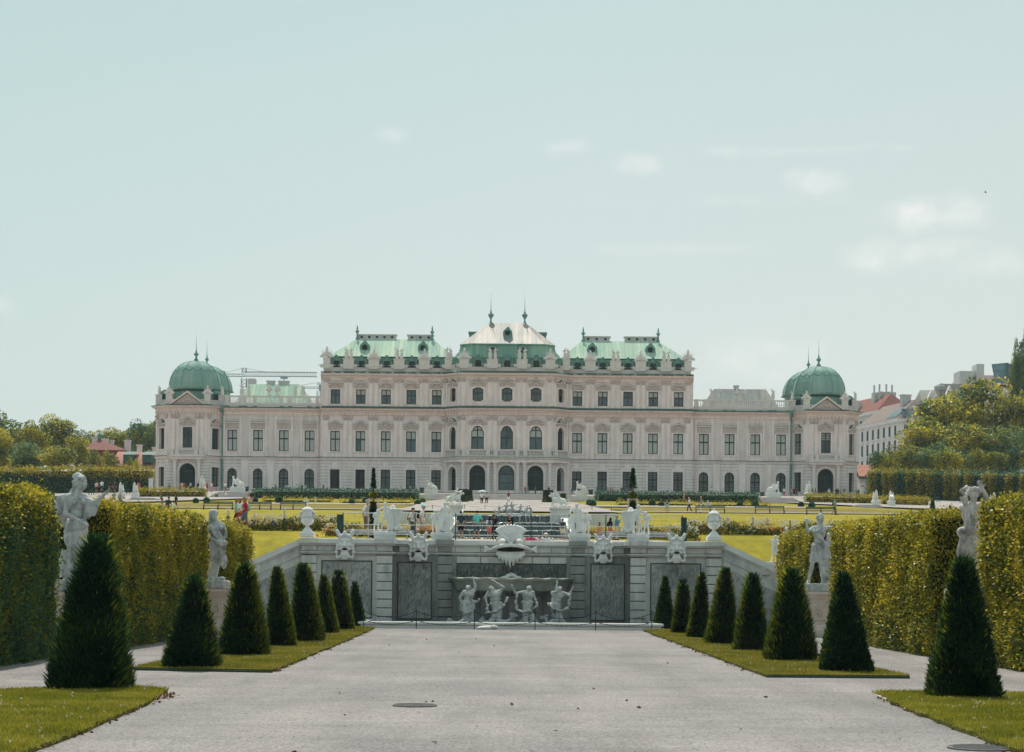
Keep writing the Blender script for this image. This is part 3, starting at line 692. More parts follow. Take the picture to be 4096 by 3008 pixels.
# corner pavilions
for c in (-57.3,57.3):
    W_T=PM(); tp=towpath(c); fs=[face(tp[i],tp[i+1]) for i in range(5)]
    for i,f in enumerate(fs):
        u=f['L']/2
        if i==2:
            wallface(W_G,f,ZB,Z_STR,[(u,zl(1978),2.9,5.1,'arch')],.9); wallface(W_T,f,Z_STR,Z_C1,[(u,zl(1803),1.75,3.7,'rect')])
            great_door(f,u,zl(1978),2.9,5.1,'iron' if c>0 else 'solid'); put_window(f,u,zl(1803),1.75,3.7,'rect','many','peak',2.9,4.55,.75,sill=False,apron=False,blind='half' if c>0 else None)
        elif i in(1,3):
            wallface(W_G,f,ZB,Z_STR,[(u,zl(1958),1.75,3.55,'rect')]); wallface(W_T,f,Z_STR,Z_C1,[(u,zl(1808),1.75,3.8,'rect')])
            put_window(f,u,zl(1958),1.75,3.55,'rect','grille',sill=True,apron=False); put_window(f,u,zl(1808),1.75,3.8,'rect','many','bell',2.6,4.5,.7,blind='full' if c>0 else None)
        else:
            wallface(W_G,f,ZB,Z_STR,[]); wallface(W_T,f,Z_STR,Z_C1,[])
    pw(W_T,'pavilion_wall',M_['plaster'])
for f in (face(main[0],main[1]),face(main[6],main[7])):
    wallface(W_G,f,ZB,Z_STR,[]); wallface(W_MAIN,f,Z_STR,Z_C1,[]); wallface(W_MAIN,f,Z_F1,Z_C2,[])
pw(W_MAIN,'wall',M_['plaster']); pw(W_G,'ground_floor_wall',M_['rustic'])
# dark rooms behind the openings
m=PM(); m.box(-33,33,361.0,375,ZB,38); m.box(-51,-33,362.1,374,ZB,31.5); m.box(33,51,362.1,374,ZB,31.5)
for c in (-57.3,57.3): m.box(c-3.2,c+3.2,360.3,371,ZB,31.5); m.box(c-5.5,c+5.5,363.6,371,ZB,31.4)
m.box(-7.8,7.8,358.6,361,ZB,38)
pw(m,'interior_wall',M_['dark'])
# cornices
def cornice(path,zs,name='cornice',closed=False):
    z0,z1,z2=zs
    m=PM(); m.sweep(path,[(0,z0-.55),(.12,z0-.5),(.12,z0-.08),(.22,z0),(.30,z0+.18),(.72,z0+.34),(.82,z0+.52),(.82,z1-.05),(.9,z1)],closed); m.sweep
    o=pw(m,name,M_['pinktrim'])
    m=PM(); m.sweep(path,[(.0,z1-.01),(.96,z1-.0),(.98,z1+.08),(.15,z2),(0,z2)],closed); pw(m,'flashing',M_['flash'])
cornice(main[1:7],(Z_C2,Z_C2t,Z_F2t)); cornice(main[1:7],(Z_C1,Z_F1,Z_F1t))
for path in (wl,wr): cornice(path,(Z_C1,Z_F1,Z_F1t))
for c in (-57.3,57.3): cornice(towpath(c)[0:6],(Z_C1+.25,Z_F1+.2,Z_F1t+.05))
# frieze consoles, string course, plinth
m=PM(); d=PM()
for path in [main[1:7],towpath(-57.3)[1:5],towpath(57.3)[1:5]]:
    for a,b in zip(path[:-1],path[1:]):
        f=face(a,b); n=max(3,int(f['L']/.62)); mm=MB(fM(f)); mm.v=m.v; mm.f=m.f; mm.mi=m.mi
        for k in range(n):
            u=(k+.5)*f['L']/n
            mm.box(u-.13,u+.13,-.34,.02,zl(1667),zl(1656))
tag(pw(m,'console_frieze',M_['pinktrim']),kind='stuff')
for path in [main[1:7],wl,wr,towpath(-57.3),towpath(57.3)]:
    d.sweep(path,[(0,Z_STR-.34),(.14,Z_STR-.3),(.14,Z_STR-.12),(.34,Z_STR-.02),(.34,Z_STR+.10),(.1,Z_STR+.2),(0,Z_STR+.2)])
    d.sweep(path,[(0,ZB),(.16,ZB),(.16,zl(1967)),(.10,zl(1965)),(0,zl(1965))])
pw(d,'string_course',M_['trim'])
m=PM()
for path in [main[1:7],wl,wr,towpath(-57.3),towpath(57.3)]: m.sweep(path,[(.0,Z_STR+.2),(.38,Z_STR+.102),(.38,Z_STR+.16),(0,Z_STR+.26)])
pw(m,'string_course_flashing',M_['flash'])
# pilasters (paired strips with capitals) between the bays
def pil(f,u,z0,z1,w=.62,cap=True):
    mm=MB(fM(f)); q=MB(fM(f))
    mm.box(u-w/2,u+w/2,-.13,.02,z0+.85,z1-(.78 if cap else 0)); mm.box(u-w/2-.08,u+w/2+.08,-.19,.02,z0+.22,z0+.85)
    mm.box(u-w*.28,u+w*.28,-.17,-.131,z0+1.15,z1-1.3)
    mm.box(u-.3,u+.3,-.135,.02,z1,z1+.02) if 0 else None
    if cap:
        q.frus([(u-w/2,-.15,u+w/2,.02,z1-.78),(u-w/2-.02,-.19,u+w/2+.02,.02,z1-.5),(u-w/2-.16,-.32,u+w/2+.16,.02,z1-.14),(u-w/2-.16,-.32,u+w/2+.16,.02,z1)])
        for k in (-.3,0,.3): q.ell((u+k*w,-.22,z1-.36),(.13,.1,.2),None,6,5)
        mm.ell((u,-.15,(z0+z1)/2-.4),(w*.33,.07,.34),None,8,6)
    o=mm.build('pilaster',M_['trim'],ROOT); q.build('capital',M_['relief'],o)
for sgn in (-1,1):
    f=face((-33.5,360),(-11.1,360)) if sgn<0 else face((11.1,360),(33.5,360)); u0=-f['A'][0]
    for b in [14.95,19.5,24.05,28.61]:
        for e in (-.48,.48):
            pil(f,sgn*b+u0+e,Z_STR,zl(1671)); pil(f,sgn*b+u0+e,Z_F1t-.35,zl(1519),.56)
    for e in (32.55,): pil(f,sgn*e+u0,Z_STR,zl(1671),.9); pil(f,sgn*e+u0,Z_F1t-.35,zl(1519),.9)
    pil(f,sgn*11.45+u0,Z_STR,zl(1671),.5); pil(f,sgn*11.45+u0,Z_F1t-.35,zl(1519),.5)
f=cf[1]
for u in (-2.6,2.6,-7.7,7.7):
    for e in ((-.55,.55) if abs(u)<5 else (-.1,)): pil(f,f['L']/2+u+e,Z_STR,zl(1671),.66); pil(f,f['L']/2+u+e,Z_F1t-.35,zl(1519),.6)
for i in (0,2):
    f=cf[i]
    for u in (.42,f['L']-.42): pil(f,u,Z_STR,zl(1671),.5); pil(f,u,Z_F1t-.35,zl(1519),.5)
for c in (-57.3,57.3):
    tp=towpath(c)
    for i in (1,2,3):
        f=face(tp[i],tp[i+1])
        for u in ((.95,1.75,f['L']-1.75,f['L']-.95) if i==2 else (.4,f['L']-.4)): pil(f,u,Z_STR,zl(1671),.6)
# ground floor piers with keystones, wing lesenes
m=PM()
for sgn in (-1,1):
    for b in BAY:
        for dz,w in ((0,.9),):
            u=sgn*b; z=zl(1961)+3.5; m=PM()
            m.prism([(u-1.15,z+.30),(u+1.15,z+.30),(u+1.15,z+.50),(u+.7,z+.62),(u+.5,z+1.0),(u+.22,z+1.22),(u-.22,z+1.22),(u-.5,z+1.0),(u-.7,z+.62),(u-1.15,z+.50)],359.84,360.01); m.prism([(u-.2,z+.28),(u+.2,z+.28),(u+.3,z+1.05),(u-.3,z+1.05)],359.74,359.85); pw(m,'window_hood',M_['trim'])
    for b in [37.92,42.57,47.22]:
        m=PM(); m.box(sgn*b-.62,sgn*b+.62,360.98,361.12,zl(1965),Z_STR-.42); pw(m,'lesene',M_['trim'])
    for b in WB:
        u=sgn*b; z=zl(1961); m=PM()
        pts=[(u+1.25*math.cos(t),z+2.75+1.25*math.sin(t)) for t in np.linspace(0,PI,13)]
        for p,q in zip(pts[:-1],pts[1:]): m.prism([p,(u+(p[0]-u)*1.2,z+2.75+(p[1]-z-2.75)*1.2),(u+(q[0]-u)*1.2,z+2.75+(q[1]-z-2.75)*1.2),q][::-1],360.99,361.11)
        for e in (-1.37,1.37): m.box(u+e-.13,u+e+.13,360.98,361.11,zl(1966),z+2.75)
        m.prism([(u-.18,z+3.7),(u+.18,z+3.7),(u+.28,z+4.4),(u-.28,z+4.4)],360.9,361.05); pw(m,'arch_surround',M_['trim']); m=PM()
        for e in (-1.45,1.45): m.box(u+e-.18,u+e+.18,360.94,361.11,Z_STR+.28,Z_C1-.75)
        pw(m,'window_strips',M_['trim'])
    m=PM()
    for z in (Z_C1-.7,Z_C1-1.25): m.box(sgn*33.6,sgn*51.3,360.98,361.12,z,z+.12)
    pw(m,'wall_moulding',M_['trim'])
# portico: paired columns, entablature and balcony
def balustrade(mb,f,u0,u1,z,d,h=1.0,step=.32,piers=()):
    q=MB(fM(f)); q.v=mb.v; q.f=mb.f; q.mi=mb.mi; q.k=mb.k
    q.box(u0,u1,d-.16,d+.16,z,z+.2*h); q.box(u0,u1,d-.17,d+.17,z+h*.84,z+h)
    n=max(2,int((u1-u0)/step))
    for k in range(n):
        u=u0+(k+.5)*(u1-u0)/n
        if any(abs(u-p)<.36 for p in piers): continue
        q.lathe((u,d,z+.2*h),[(.05,0),(.105,.16*h),(.045,.42*h),(.08,.64*h)],6)
    for p in piers: q.box(p-.32,p+.32,d-.2,d+.2,z+.003,z+h*1.03)
port=[(-11.4,359.7),(-8.7,356.3),(8.7,356.3),(11.4,359.7)]
m=PM(); m.sweep(port,[(-1.2,Z_STR-.65),(.02,Z_STR-.65),(.02,Z_STR-.2),(.2,Z_STR-.1),(.42,Z_STR+.05),(.42,Z_STR+.18),(-1.2,Z_STR+.2)]); pw(m,'balcony_slab',M_['trim'])
m=PM(); m.sweep(port,[(-.2,Z_STR+.2),(.5,Z_STR+.182),(.5,Z_STR+.25),(-.2,Z_STR+.27)]); pw(m,'balcony_flashing',M_['flash'])
m=PM()
for i in range(3):
    f=face(port[i],port[i+1]); L=f['L']
    balustrade(m,f,.15,L-.15,Z_STR+.28,.18,1.35,.33,(L/2-7.6,L/2-6.9,L/2-3.3,L/2-1.9,L/2+1.9,L/2+3.3,L/2+6.9,L/2+7.6) if i==1 else (.4,L-.4))
pw(m,'balcony_balustrade',M_['para'])
def column(mb,u,d,z0,z1,r):
    mb.box(u-r*1.45,u+r*1.45,d-r*1.45,d+r*1.45,z0,z0+.5); mb.lathe((u,d,z0),[(r*1.3,.5),(r*1.25,.62),(r*1.0,.75),(r*.98,(z1-z0)*.4),(r*.84,z1-z0-.75),(r*.95,z1-z0-.7),(r*.88,z1-z0-.62),(r*1.05,z1-z0-.3),(r*1.35,z1-z0-.12)],12)
    mb.box(u-r*1.4,u+r*1.4,d-r*1.4,d+r*1.4,z1-.12,z1)
for u in (-7.75,-3.25,-2.0,2.0,3.25,7.75):
    m=MB(OFF); column(m,u,356.75,ZB,Z_STR-.65,.36); pw(m,'column',M_['trim'],False)
for u in (-11.0,11.0):
    m=MB(OFF); m.box(u-.32,u+.32,359.55,360.2,ZB,Z_STR-.65); m.box(u-.4,u+.4,359.45,360.2,Z_STR-1.2,Z_STR-.655); pw(m,'pier',M_['trim'])
for c in (-57.3,57.3):
    for u in (-2.15,2.15): m=MB(OFF); column(m,c+u,358.55,ZB,Z_STR-.5,.34); pw(m,'column',M_['trim'])
    pp=[(c-3.3,358.9),(c-2.9,358.0),(c+2.9,358.0),(c+3.3,358.9)]
    m=PM(); m.sweep(pp,[(-1,Z_STR-.5),(.02,Z_STR-.5),(.05,Z_STR-.2),(.35,Z_STR),(.35,Z_STR+.2),(-1,Z_STR+.22)]); pw(m,'balcony_slab',M_['trim'])
    m=PM(); balustrade(m,face(pp[1],pp[2]),.1,5.7,Z_STR+.23,.1,1.1,.32,(.3,1.2,4.6,5.5)); pw(m,'balcony_balustrade',M_['para'])
# wing roof balustrade
for sgn,path in ((-1,wl),(1,wr)):
    f=face(*path); u0=-f['A'][0]
    m=PM(); pier=[]
    for px in (978,1197,1437) if sgn<0 else (2857,2967,3075): pass
    pier=[u0+sgn*b for b in (50.6,48.2,43.0+3.4-.9,43.0+3.4+.9,41.0-.3,39.2,37.0-1.2,34.3)]
    balustrade(m,f,.2,f['L']-.1,Z_F1t+.30,.35,1.55,.36,pier); m2=MB(fM(f)); m2.v=m.v; m2.f=m.f; m2.mi=m.mi
    m2.box(.1,f['L']-.1,.1,.7,Z_F1t-.3,Z_F1t+.302)
    pw(m,'roof_balustrade',M_['para'])
# parapets on the main block
ped_main=[(-32.9,.62,2.6),(-26.3,1.1,2.25),(-21.78-2.27+4.5,.0,0)]
m=PM(); ins=[(-33.1,376),(-33.1,360.5),(-11.0,360.5),(-8.1,357.6),(8.1,357.6),(11.0,360.5),(33.1,360.5),(33.1,376)]
m.sweep(ins,[(-.45,Z_F2t-.3),(0,Z_F2t-.3),(0,Z_PAR-.12),(.07,Z_PAR-.12),(.07,Z_PAR),(-.45,Z_PAR)])
PEDS=[]   # (u,d,ztop,halfwidth)
def pedestal(u,d,hw,h):
    m.box(u-hw,u+hw,d-.52,d+.52,Z_PAR-.3,Z_PAR+h-.14); m.box(u-hw-.1,u+hw+.1,d-.6,d+.6,Z_PAR+h-.14,Z_PAR+h)
    if hw<1.3:
        for s2 in (-1,1):
            m.box(min(u+s2*hw,u+s2*(hw+.55)),max(u+s2*hw,u+s2*(hw+.55)),d-.36,d+.36,Z_PAR,Z_PAR+.55); m.lathe((u+s2*(hw+.72),d-.36,Z_PAR+.32),[(.32,0),(.3,.06)],10,1,1)
    PEDS.append((u,d,Z_PAR+h,hw))
for sgn in (-1,1):
    for b in (14.95,19.5,24.05,28.61): pedestal(sgn*b,360.6,.95,1.55)
    pedestal(sgn*32.55,360.7,.62,1.75); pedestal(sgn*10.6,359.9,.62,1.6); pedestal(sgn*2.65,357.7,.95,1.4); pedestal(sgn*7.7,357.9,.85,1.4)
pw(m,'parapet',M_['para'])
m=PM()
for (u,d,z,hw) in PEDS:
    if .9<hw<1: 
        for e in (-.16,.16): m.lathe((u+e,d-.54,z-1.25),[(.05,0),(.1,.2),(.05,.6),(.08,.85)],6)
pw(m,'pedestal_balusters',M_['trim'])
# roofs
def roofpart(name,mat,rects):
    m=PM(); m.frus([(a,b,c_,d_,z) for (a,b,c_,d_,z) in rects]); return pw(m,name,mat)
ZK=zl(1432,362); ZR=zl(1361,368)
for sgn in (-1,1):
    a=lambda x0,x1:(x0,x1) if sgn>0 else (-x1,-x0)
    def rc(x0,x1,d0,d1,z): x=a(x0,x1); return (x[0],d0,x[1],d1,z)
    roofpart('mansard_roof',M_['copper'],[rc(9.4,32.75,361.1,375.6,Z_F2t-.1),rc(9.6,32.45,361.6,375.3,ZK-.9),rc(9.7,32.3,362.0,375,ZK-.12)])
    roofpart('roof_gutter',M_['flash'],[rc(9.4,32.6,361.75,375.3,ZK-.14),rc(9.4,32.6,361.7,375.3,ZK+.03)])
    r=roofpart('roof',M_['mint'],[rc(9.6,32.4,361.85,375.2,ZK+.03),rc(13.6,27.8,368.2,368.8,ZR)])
    for (b0,b1) in ((20.6,27.6),(13.8,18.4)) if sgn<0 else ((14.0,18.8),(21.6,27.6)):
        x=a(b0,b1); m=MB(OFF); m.box(x[0],x[1],368.6,370.0,ZR-.6,ZR+.75); m.box(x[0]-.2,x[1]+.2,368.4,370.2,ZR+.75,ZR+.95)
        m.k=1
        n=int((x[1]-x[0])/1.3)
        for k in range(n): uu=x[0]+(k+.5)*(x[1]-x[0])/n; m.box(uu-.22,uu+.22,368.57,368.62,ZR+.25,ZR+.62)
        m.build('chimney',[M_['renderg'],M_['dark']],r)
    for b in (27.7,13.9):
        m=MB(OFF); m.lathe((sgn*b,368.2,ZR-.1),[(.2,0),(.34,.2),(.16,.5),(.14,1.1),(.36,1.45),(.36,1.6),(.12,1.8),(.16,2.1),(.03,2.7)],8); m.build('finial',M_['verd'],r)
    for b in (26.0,15.4):   # round dormers on the upper slope
        m=MB(OFF); z=zl(1396,364.8); d=364.6
        m.lathe((0,0,0),[(1.0,0)],3) if 0 else None
        pts=[(sgn*b+.95*math.cos(t),z+.95*math.sin(t)+(.25 if abs(t-PI/2)<.3 else 0)) for t in np.linspace(0,2*PI,20)[:-1]]
        m.prism(pts,d-.55,d+2.2); m.k=1; m.prism([(sgn*b+.52*math.cos(t),z+.5*math.sin(t)) for t in np.linspace(0,2*PI,14)[:-1]],d-.62,d-.5)
        m.k=0; m.box(sgn*b-.9,sgn*b+.9,d-.5,d+1,z-1.4,z-.55); m.build('round_dormer',[M_['verd'],M_['dark']],r)
def dormer(u,d,z,w,h):
    m=MB(OFF@Matrix.Translation((u,d,z)))
    m.box(-w/2,w/2,0,2.0,0,h*.72); pl=pedline(w*1.35,h*.36,'peak'); m.prism([(-w/2*1.1,h*.62),(w/2*1.1,h*.62)]+[(x,zz+h*.70) for x,zz in reversed(pl)],-.12,1.8)
    m.band([(x,zz+h*.70) for x,zz in pl],.12,-.28,1.5)
    for s2 in (-1,1): m.lathe((s2*w*.58,.0,0),[(.22,0),(.14,h*.3),(.2,h*.62)],6)
    m.k=1; o=outline(w*.66,h*.66,'arch',7); m.prism([(x,zz+.05) for x,zz in o],-.05,.02); m.k=2; m.box(-.04,.04,-.09,.0,.05,h*.68); m.box(-w*.33,w*.33,-.09,.0,h*.34,h*.34+.07)
    return m.build('dormer',[M_['verd'],M_['glassd'],M_['frameb']],ROOT)
for sgn in (-1,1):
    for b in BAY: dormer(sgn*b,361.2,Z_F2t+.75,1.65,2.1)
# centre roof
oc=lambda hw,ch,d0,d1,z:[(-hw,d0+ch,z),(-hw+ch,d0,z),(hw-ch,d0,z),(hw,d0+ch,z),(hw,d1,z),(-hw,d1,z)]
def loft(mb,rings):
    n=len(rings[0]); vs=[p for r in rings for p in r]; fs=[(i*n+k,i*n+(k+1)%n,(i+1)*n+(k+1)%n,(i+1)*n+k) for i in range(len(rings)-1) for k in range(n)]
    fs.append(tuple((len(rings)-1)*n+k for k in range(n))); mb.add(vs,fs)
ZE=zl(1373,358.6); ZM=zl(1424,358.3); ZCR=zl(1293,366)
m=PM(); loft(m,[oc(10.4,2.6,358.2,372,Z_F2t-.1),oc(10.1,2.5,358.6,372,ZM-.4),oc(10.2,2.5,358.35,372,ZM-.3),oc(10.2,2.5,358.35,372,ZM-.05),oc(9.6,2.4,358.7,372,ZM+.1),oc(8.75,2.1,359.0,372,ZM+1.0),oc(8.45,2.0,359.1,372,ZE-.3),oc(8.6,2.0,358.7,372,ZE-.2),oc(8.6,2.0,358.7,372,ZE-.05)])
pw(m,'centre_mansard',M_['copper'])
m=PM(); loft(m,[oc(8.55,2.0,358.75,373,ZE-.05),oc(3.4,.3,365.6,367.0,ZCR)]); rc_=pw(m,'centre_roof',M_['metalroof'])
for u in (-3.1,3.1):
    m=MB(OFF); m.lathe((u,366,ZCR-.2),[(.32,0),(.32,.3),(.18,.4),(.13,.9),(.2,1.05),(.48,1.5),(.56,1.72),(.46,1.85),(.18,2.05),(.2,2.2),(.09,2.4),(.06,2.9),(.025,4.4),(.01,5.7)],10); m.build('finial',M_['verd'],rc_)
m=MB(OFF); z=zl(1332,361); pts=[(.85*math.cos(t),z+.8*math.sin(t)+(.3 if abs(t-PI/2)<.3 else 0)) for t in np.linspace(0,2*PI,20)[:-1]]
m.prism(pts,360.9,364); m.k=1; m.prism([(.5*math.cos(t),z+.45*math.sin(t)) for t in np.linspace(0,2*PI,14)[:-1]],360.82,360.95); m.k=0; m.box(-.8,.8,361.0,363,z-1.3,z-.4); m.build('round_dormer',[M_['verd'],M_['dark']],rc_)
for u in (-5.2,0,5.2): dormer(u,358.3,Z_F2t+.75,1.65,2.1)
for u in (-2.7,2.7): dormer(u,358.75,ZM+.7,1.25,1.35)
for sgn in (-1,1): m=MB(OFF); m.box(sgn*6.3-.75,sgn*6.3+.75,366,369,ZE,zl(1337,367)); m.box(sgn*6.3-.9,sgn*6.3+.9,365.8,369.2,zl(1337,367),zl(1331,367)); m.build('roof_vent',M_['verd'],rc_)
# wing roofs
for sgn,mt in ((-1,'mint'),(1,'slate')):
    x=(37.0,49.6); r0=(38.1,47.5)
    b=lambda x0,x1:(min(sgn*x0,sgn*x1),max(sgn*x0,sgn*x1))
    A=b(35.2,49.7); B=b(*r0); ze=Z_F1t+.2; zr=zl(1546 if sgn<0 else 1549,368.2)
    r=roofpart('wing_roof',M_[mt],[(A[0],362.4,A[1],374,ze),(B[0],368.0,B[1],368.5,zr)])
    for uu,w in (((43.6,.7),(41.2,.95)) if sgn<0 else ((42.2,.4),)):
        m=MB(OFF); u=sgn*uu; m.box(u-w,u+w,368.3,369.4,zr-.4,zr+.5); m.box(u-w-.12,u+w+.12,368.2,369.5,zr+.5,zr+.72); m.build('chimney',M_['renderg'],r)
# corner pavilions: pediment, attic parapet, drum, dome
def dome(c,d,zb,h,rad,k=1.0,par=None):
    m=MB(OFF@Matrix.Translation((c,d,zb))); prof=[]; n=9
    for i in range(n):
        t=i/(n-1)*PI/2; prof.append((rad*math.cos(t*.965)**.95,h*1.04*math.sin(t)))
    m.lathe((0,0,0),[(rad*1.04,-.25),(rad*1.07,-.05)]+prof,8,a0=PI/8)
    o=m.build('dome',M_['dome'],par or ROOT)
    s=MB(OFF@Matrix.Translation((c,d,zb)))
    rr=lambda zf: rad*math.cos(math.asin(min(1,zf/1.04))*.965)**.95
    for q in range(16):       # scalloped copper collar
        for j in range(6):
            a0=2*PI*(q+j/6)/16+PI/8; a1=2*PI*(q+(j+1)/6)/16+PI/8; dz0=-.09*math.sin(PI*j/6)-.01; dz1=-.09*math.sin(PI*(j+1)/6)-.01
            def pt(a,zf,ex):
                sec=(a-PI/8)%(PI/4)-PI/8; r=rr(zf)*math.cos(PI/8)/math.cos(sec)+ex; return (r*math.cos(a),r*math.sin(a),h*zf)
            s.add([pt(a0,.76+dz0*1.3,.10),pt(a1,.76+dz1*1.3,.10),pt(a1,.79,.08),pt(a0,.79,.08)],[(0,1,2,3)])
            s.add([pt(a0,.76+dz0*1.3,.10),pt(a1,.76+dz1*1.3,.10),pt(a1,.75+dz1*1.3-.02,-.02),pt(a0,.75+dz0*1.3-.02,-.02)],[(3,2,1,0)])
    for kk in range(8):
        a=PI/8+kk*PI/4; s.tube([(rad*math.cos(t*.965)**.95*1.005*math.cos(a),rad*math.cos(t*.965)**.95*1.005*math.sin(a),h*1.04*math.sin(t)) for t in np.linspace(0,PI/2*.97,9)],.07,5)
    s.build('scalloped_collar',M_['verd'],o)
    f=MB(OFF@Matrix.Translation((c,d,zb+h-.1))); f.lathe((0,0,0),[(x*1.0,z*.80) for x,z in ((.62*k,0),(.55*k,.3),(.36*k,.5),(.4*k,.75),(.2*k,1.0),(.16*k,1.5),(.4*k,1.75),(.46*k,2.0),(.3*k,2.25),(.14*k,2.4),(.16*k,2.7),(.06,3.0),(.025,5.2),(.01,6.4))],8); f.build('finial',M_['verd'],o)
    return o
for c in (-57.3,57.3):
    zb=zl(1564,364); zd=zl(1464,364)-zb
    ce=c+(.45 if c<0 else -.45)
    m=PM(); m.M=OFF@Matrix.Translation((ce,365.3,0)); m.lathe((0,0,0),[(4.55,Z_F1t),(4.4,zb-1.2),(4.35,zb-.5)],8,a0=PI/8); m.lathe((0,0,0),[(4.4,zb-.52),(5.2,zb-.3),(5.25,zb-.1)],8,a0=PI/8); pw(m,'dome_drum',M_['copper'])
    m=PM(); m.M=OFF@Matrix.Translation((ce,365.3,0)); m.lathe((0,0,0),[(4.7,zb-.75),(4.95,zb-.55),(4.95,zb-.3)],8,a0=PI/8); pw(m,'drum_cornice',M_['flash'])
    dome(ce,365.3,zb,zd*1.07,4.95)
    m=PM(); m.M=OFF@Matrix.Translation((c,381,0)); m.lathe((0,0,0),[(4.6,30),(4.6,zl(1573,381)-.1)],8,a0=PI/8); pw(m,'dome_drum',M_['copper'])
    dome(c,381,zl(1573,381),zl(1479,381)-zl(1573,381),5.0,.8)
    tp=towpath(c); ip=[(c-5.9,371),(c-5.9,362.3),(c-3.4,359.6),(c+3.4,359.6),(c+5.9,362.3),(c+5.9,371)]
    m=PM(); zt=Z_F1t; m.sweep(ip,[(-.4,zt-.3),(0,zt-.3),(0,zt+.75),(.08,zt+.8),(.08,zt+.95),(-.4,zt+.95)])
    for (u,d) in ((c-3.45,359.7),(c+3.45,359.7),(c-5.7,362.2),(c+5.7,362.2)): m.box(u-.55,u+.55,d-.5,d+.5,zt-.2,zt+1.75); m.box(u-.65,u+.65,d-.6,d+.6,zt+1.75,zt+1.95)
    pw(m,'attic_parapet',M_['para'])
    m=PM(); pl=[(c-2.95,zt-.1),(c,zt+2.05),(c+2.95,zt-.1)]; m.band(pl,.32,358.15,359.5); m.k=1; m.prism([(c-2.7,zt-.08),(c+2.7,zt-.08),(c,zt+1.88)],358.55,359.5)
    for (x,z,r) in ((0,.75,.55),(-.8,.45,.4),(.8,.45,.4),(-1.5,.25,.3),(1.5,.25,.3),(.2,1.25,.3)): m.ell((c+x,358.5,zt+z),(r,.16,r*.6),None,8,6)
    pw(m,'pediment',[M_['pinktrim'],M_['relief']])
    for s2 in (-1,1):
        m=PM(); m.M=OFF@Matrix.Translation((c+s2*4.6,361.9,zt+.75)); m.box(-.75,.75,0,1.4,0,1.5); m.k=1; m.box(-.45,.45,-.03,.02,.1,1.3); m.k=0; m.prism([(-.9,1.4),(.9,1.4),(.5,1.9),(0,2.1),(-.5,1.9)],-.15,1.4); pw(m,'dormer',[M_['verd'],M_['glassd']])
for sgn in (-1,1):
    m=PM(); x=sgn*51.25; m.tube([(x,360.6,Z_F1t-.2),(x,360.8,Z_C1+.2),(x,361.0,Z_C1-.8),(x,361.0,ZB)],.13,6); m.lathe((x,360.5,Z_F1-.5),[(.2,0),(.45,.35),(.5,.9)],8)
    pw(m,'drainpipe',M_['verd'])
# ---------------------------------------------------------------- figures
def fig(**j):
    d=dict(pel=(0,0,.95),che=(0,0,1.30),hed=(0,-.015,1.635),sl=(-.185,0,1.42),sr=(.185,0,1.42),el=(-.25,.03,1.15),er=(.25,.03,1.15),hl=(-.26,-.06,.90),hr=(.26,-.06,.90),
      tl=(-.095,0,.92),tr=(.095,0,.92),kl=(-.105,-.03,.50),kr=(.105,-.03,.50),fl=(-.11,.01,.075),fr=(.11,.01,.075),face=(0,-1,0),fem=False,toe=(0,-1,0),bulk=1.0)
    d.update(j); return {k:(Vector(v) if isinstance(v,tuple) else v) for k,v in d.items()}
def rotY(face):  # matrix whose -y axis looks along face
    f=Vector(face).normalized(); y=-f; x=Vector((0,0,1)).cross(y)*-1; x=y.cross(Vector((0,0,1))).normalized(); z=x.cross(y).normalized()
    return Matrix((x,y,z)).transposed()
def hand(mb,h,e,face,close=.35,r=.0115):
    d=(h-e).normalized(); s=d.cross(Vector(face)); s=s.normalized() if s.length>.1 else d.orthogonal().normalized(); n=s.cross(d).normalized()
    pc=h+d*.045; Rm=Matrix((s,n,d)).transposed(); mb.ell(pc,(.042,.02,.055),Rm,8,6)
    for k,(o,L) in enumerate(((-.033,.062),(-.011,.075),(.011,.07),(.033,.052))):
        a=pc+d*.04+s*o; b=a+d*L*.55+n*(-close*.02); c=b+(d*(1-close)-n*close).normalized()*L*.5
        mb.cap(a,b,r,r*.95,6); mb.cap(b,c,r*.95,r*.8,6)
    a=pc-d*.02+s*.04; b=a+(s*.8+d*.7).normalized()*.04; mb.cap(a,b,r*1.15,r,6); mb.cap(b,b+(d*.9+s*.2-n*.3).normalized()*.03,r,r*.8,6)
def head(mb,j,hair=False):
    c=j['hed']; f=j['face'].normalized(); Rm=rotY(f); q=lambda x,y,z:c+Rm@Vector((x,y,z))
    mb.ell(q(0,.015,.03),(.076,.093,.092),Rm,14,10); mb.ell(q(0,-.022,-.045),(.058,.066,.075),Rm,12,8); mb.ell(q(0,-.052,-.098),(.026,.024,.02),Rm,8,6)
    mb.cap(q(0,-.082,.025),q(0,-.106,-.03),.012,.017,6); mb.ell(q(0,-.088,-.066),(.026,.012,.008),Rm,8,5); mb.ell(q(0,-.085,-.08),(.022,.012,.007),Rm,8,5)
    mb.cap(q(-.052,-.074,.035),q(.052,-.074,.035),.012,.012,6)
    for s in (-1,1): mb.ell(q(s*.031,-.075,.014),(.014,.01,.009),Rm,8,5); mb.ell(q(s*.079,.012,-.012),(.012,.022,.032),Rm,8,5); mb.ell(q(s*.045,-.055,-.03),(.025,.03,.028),Rm,8,5)
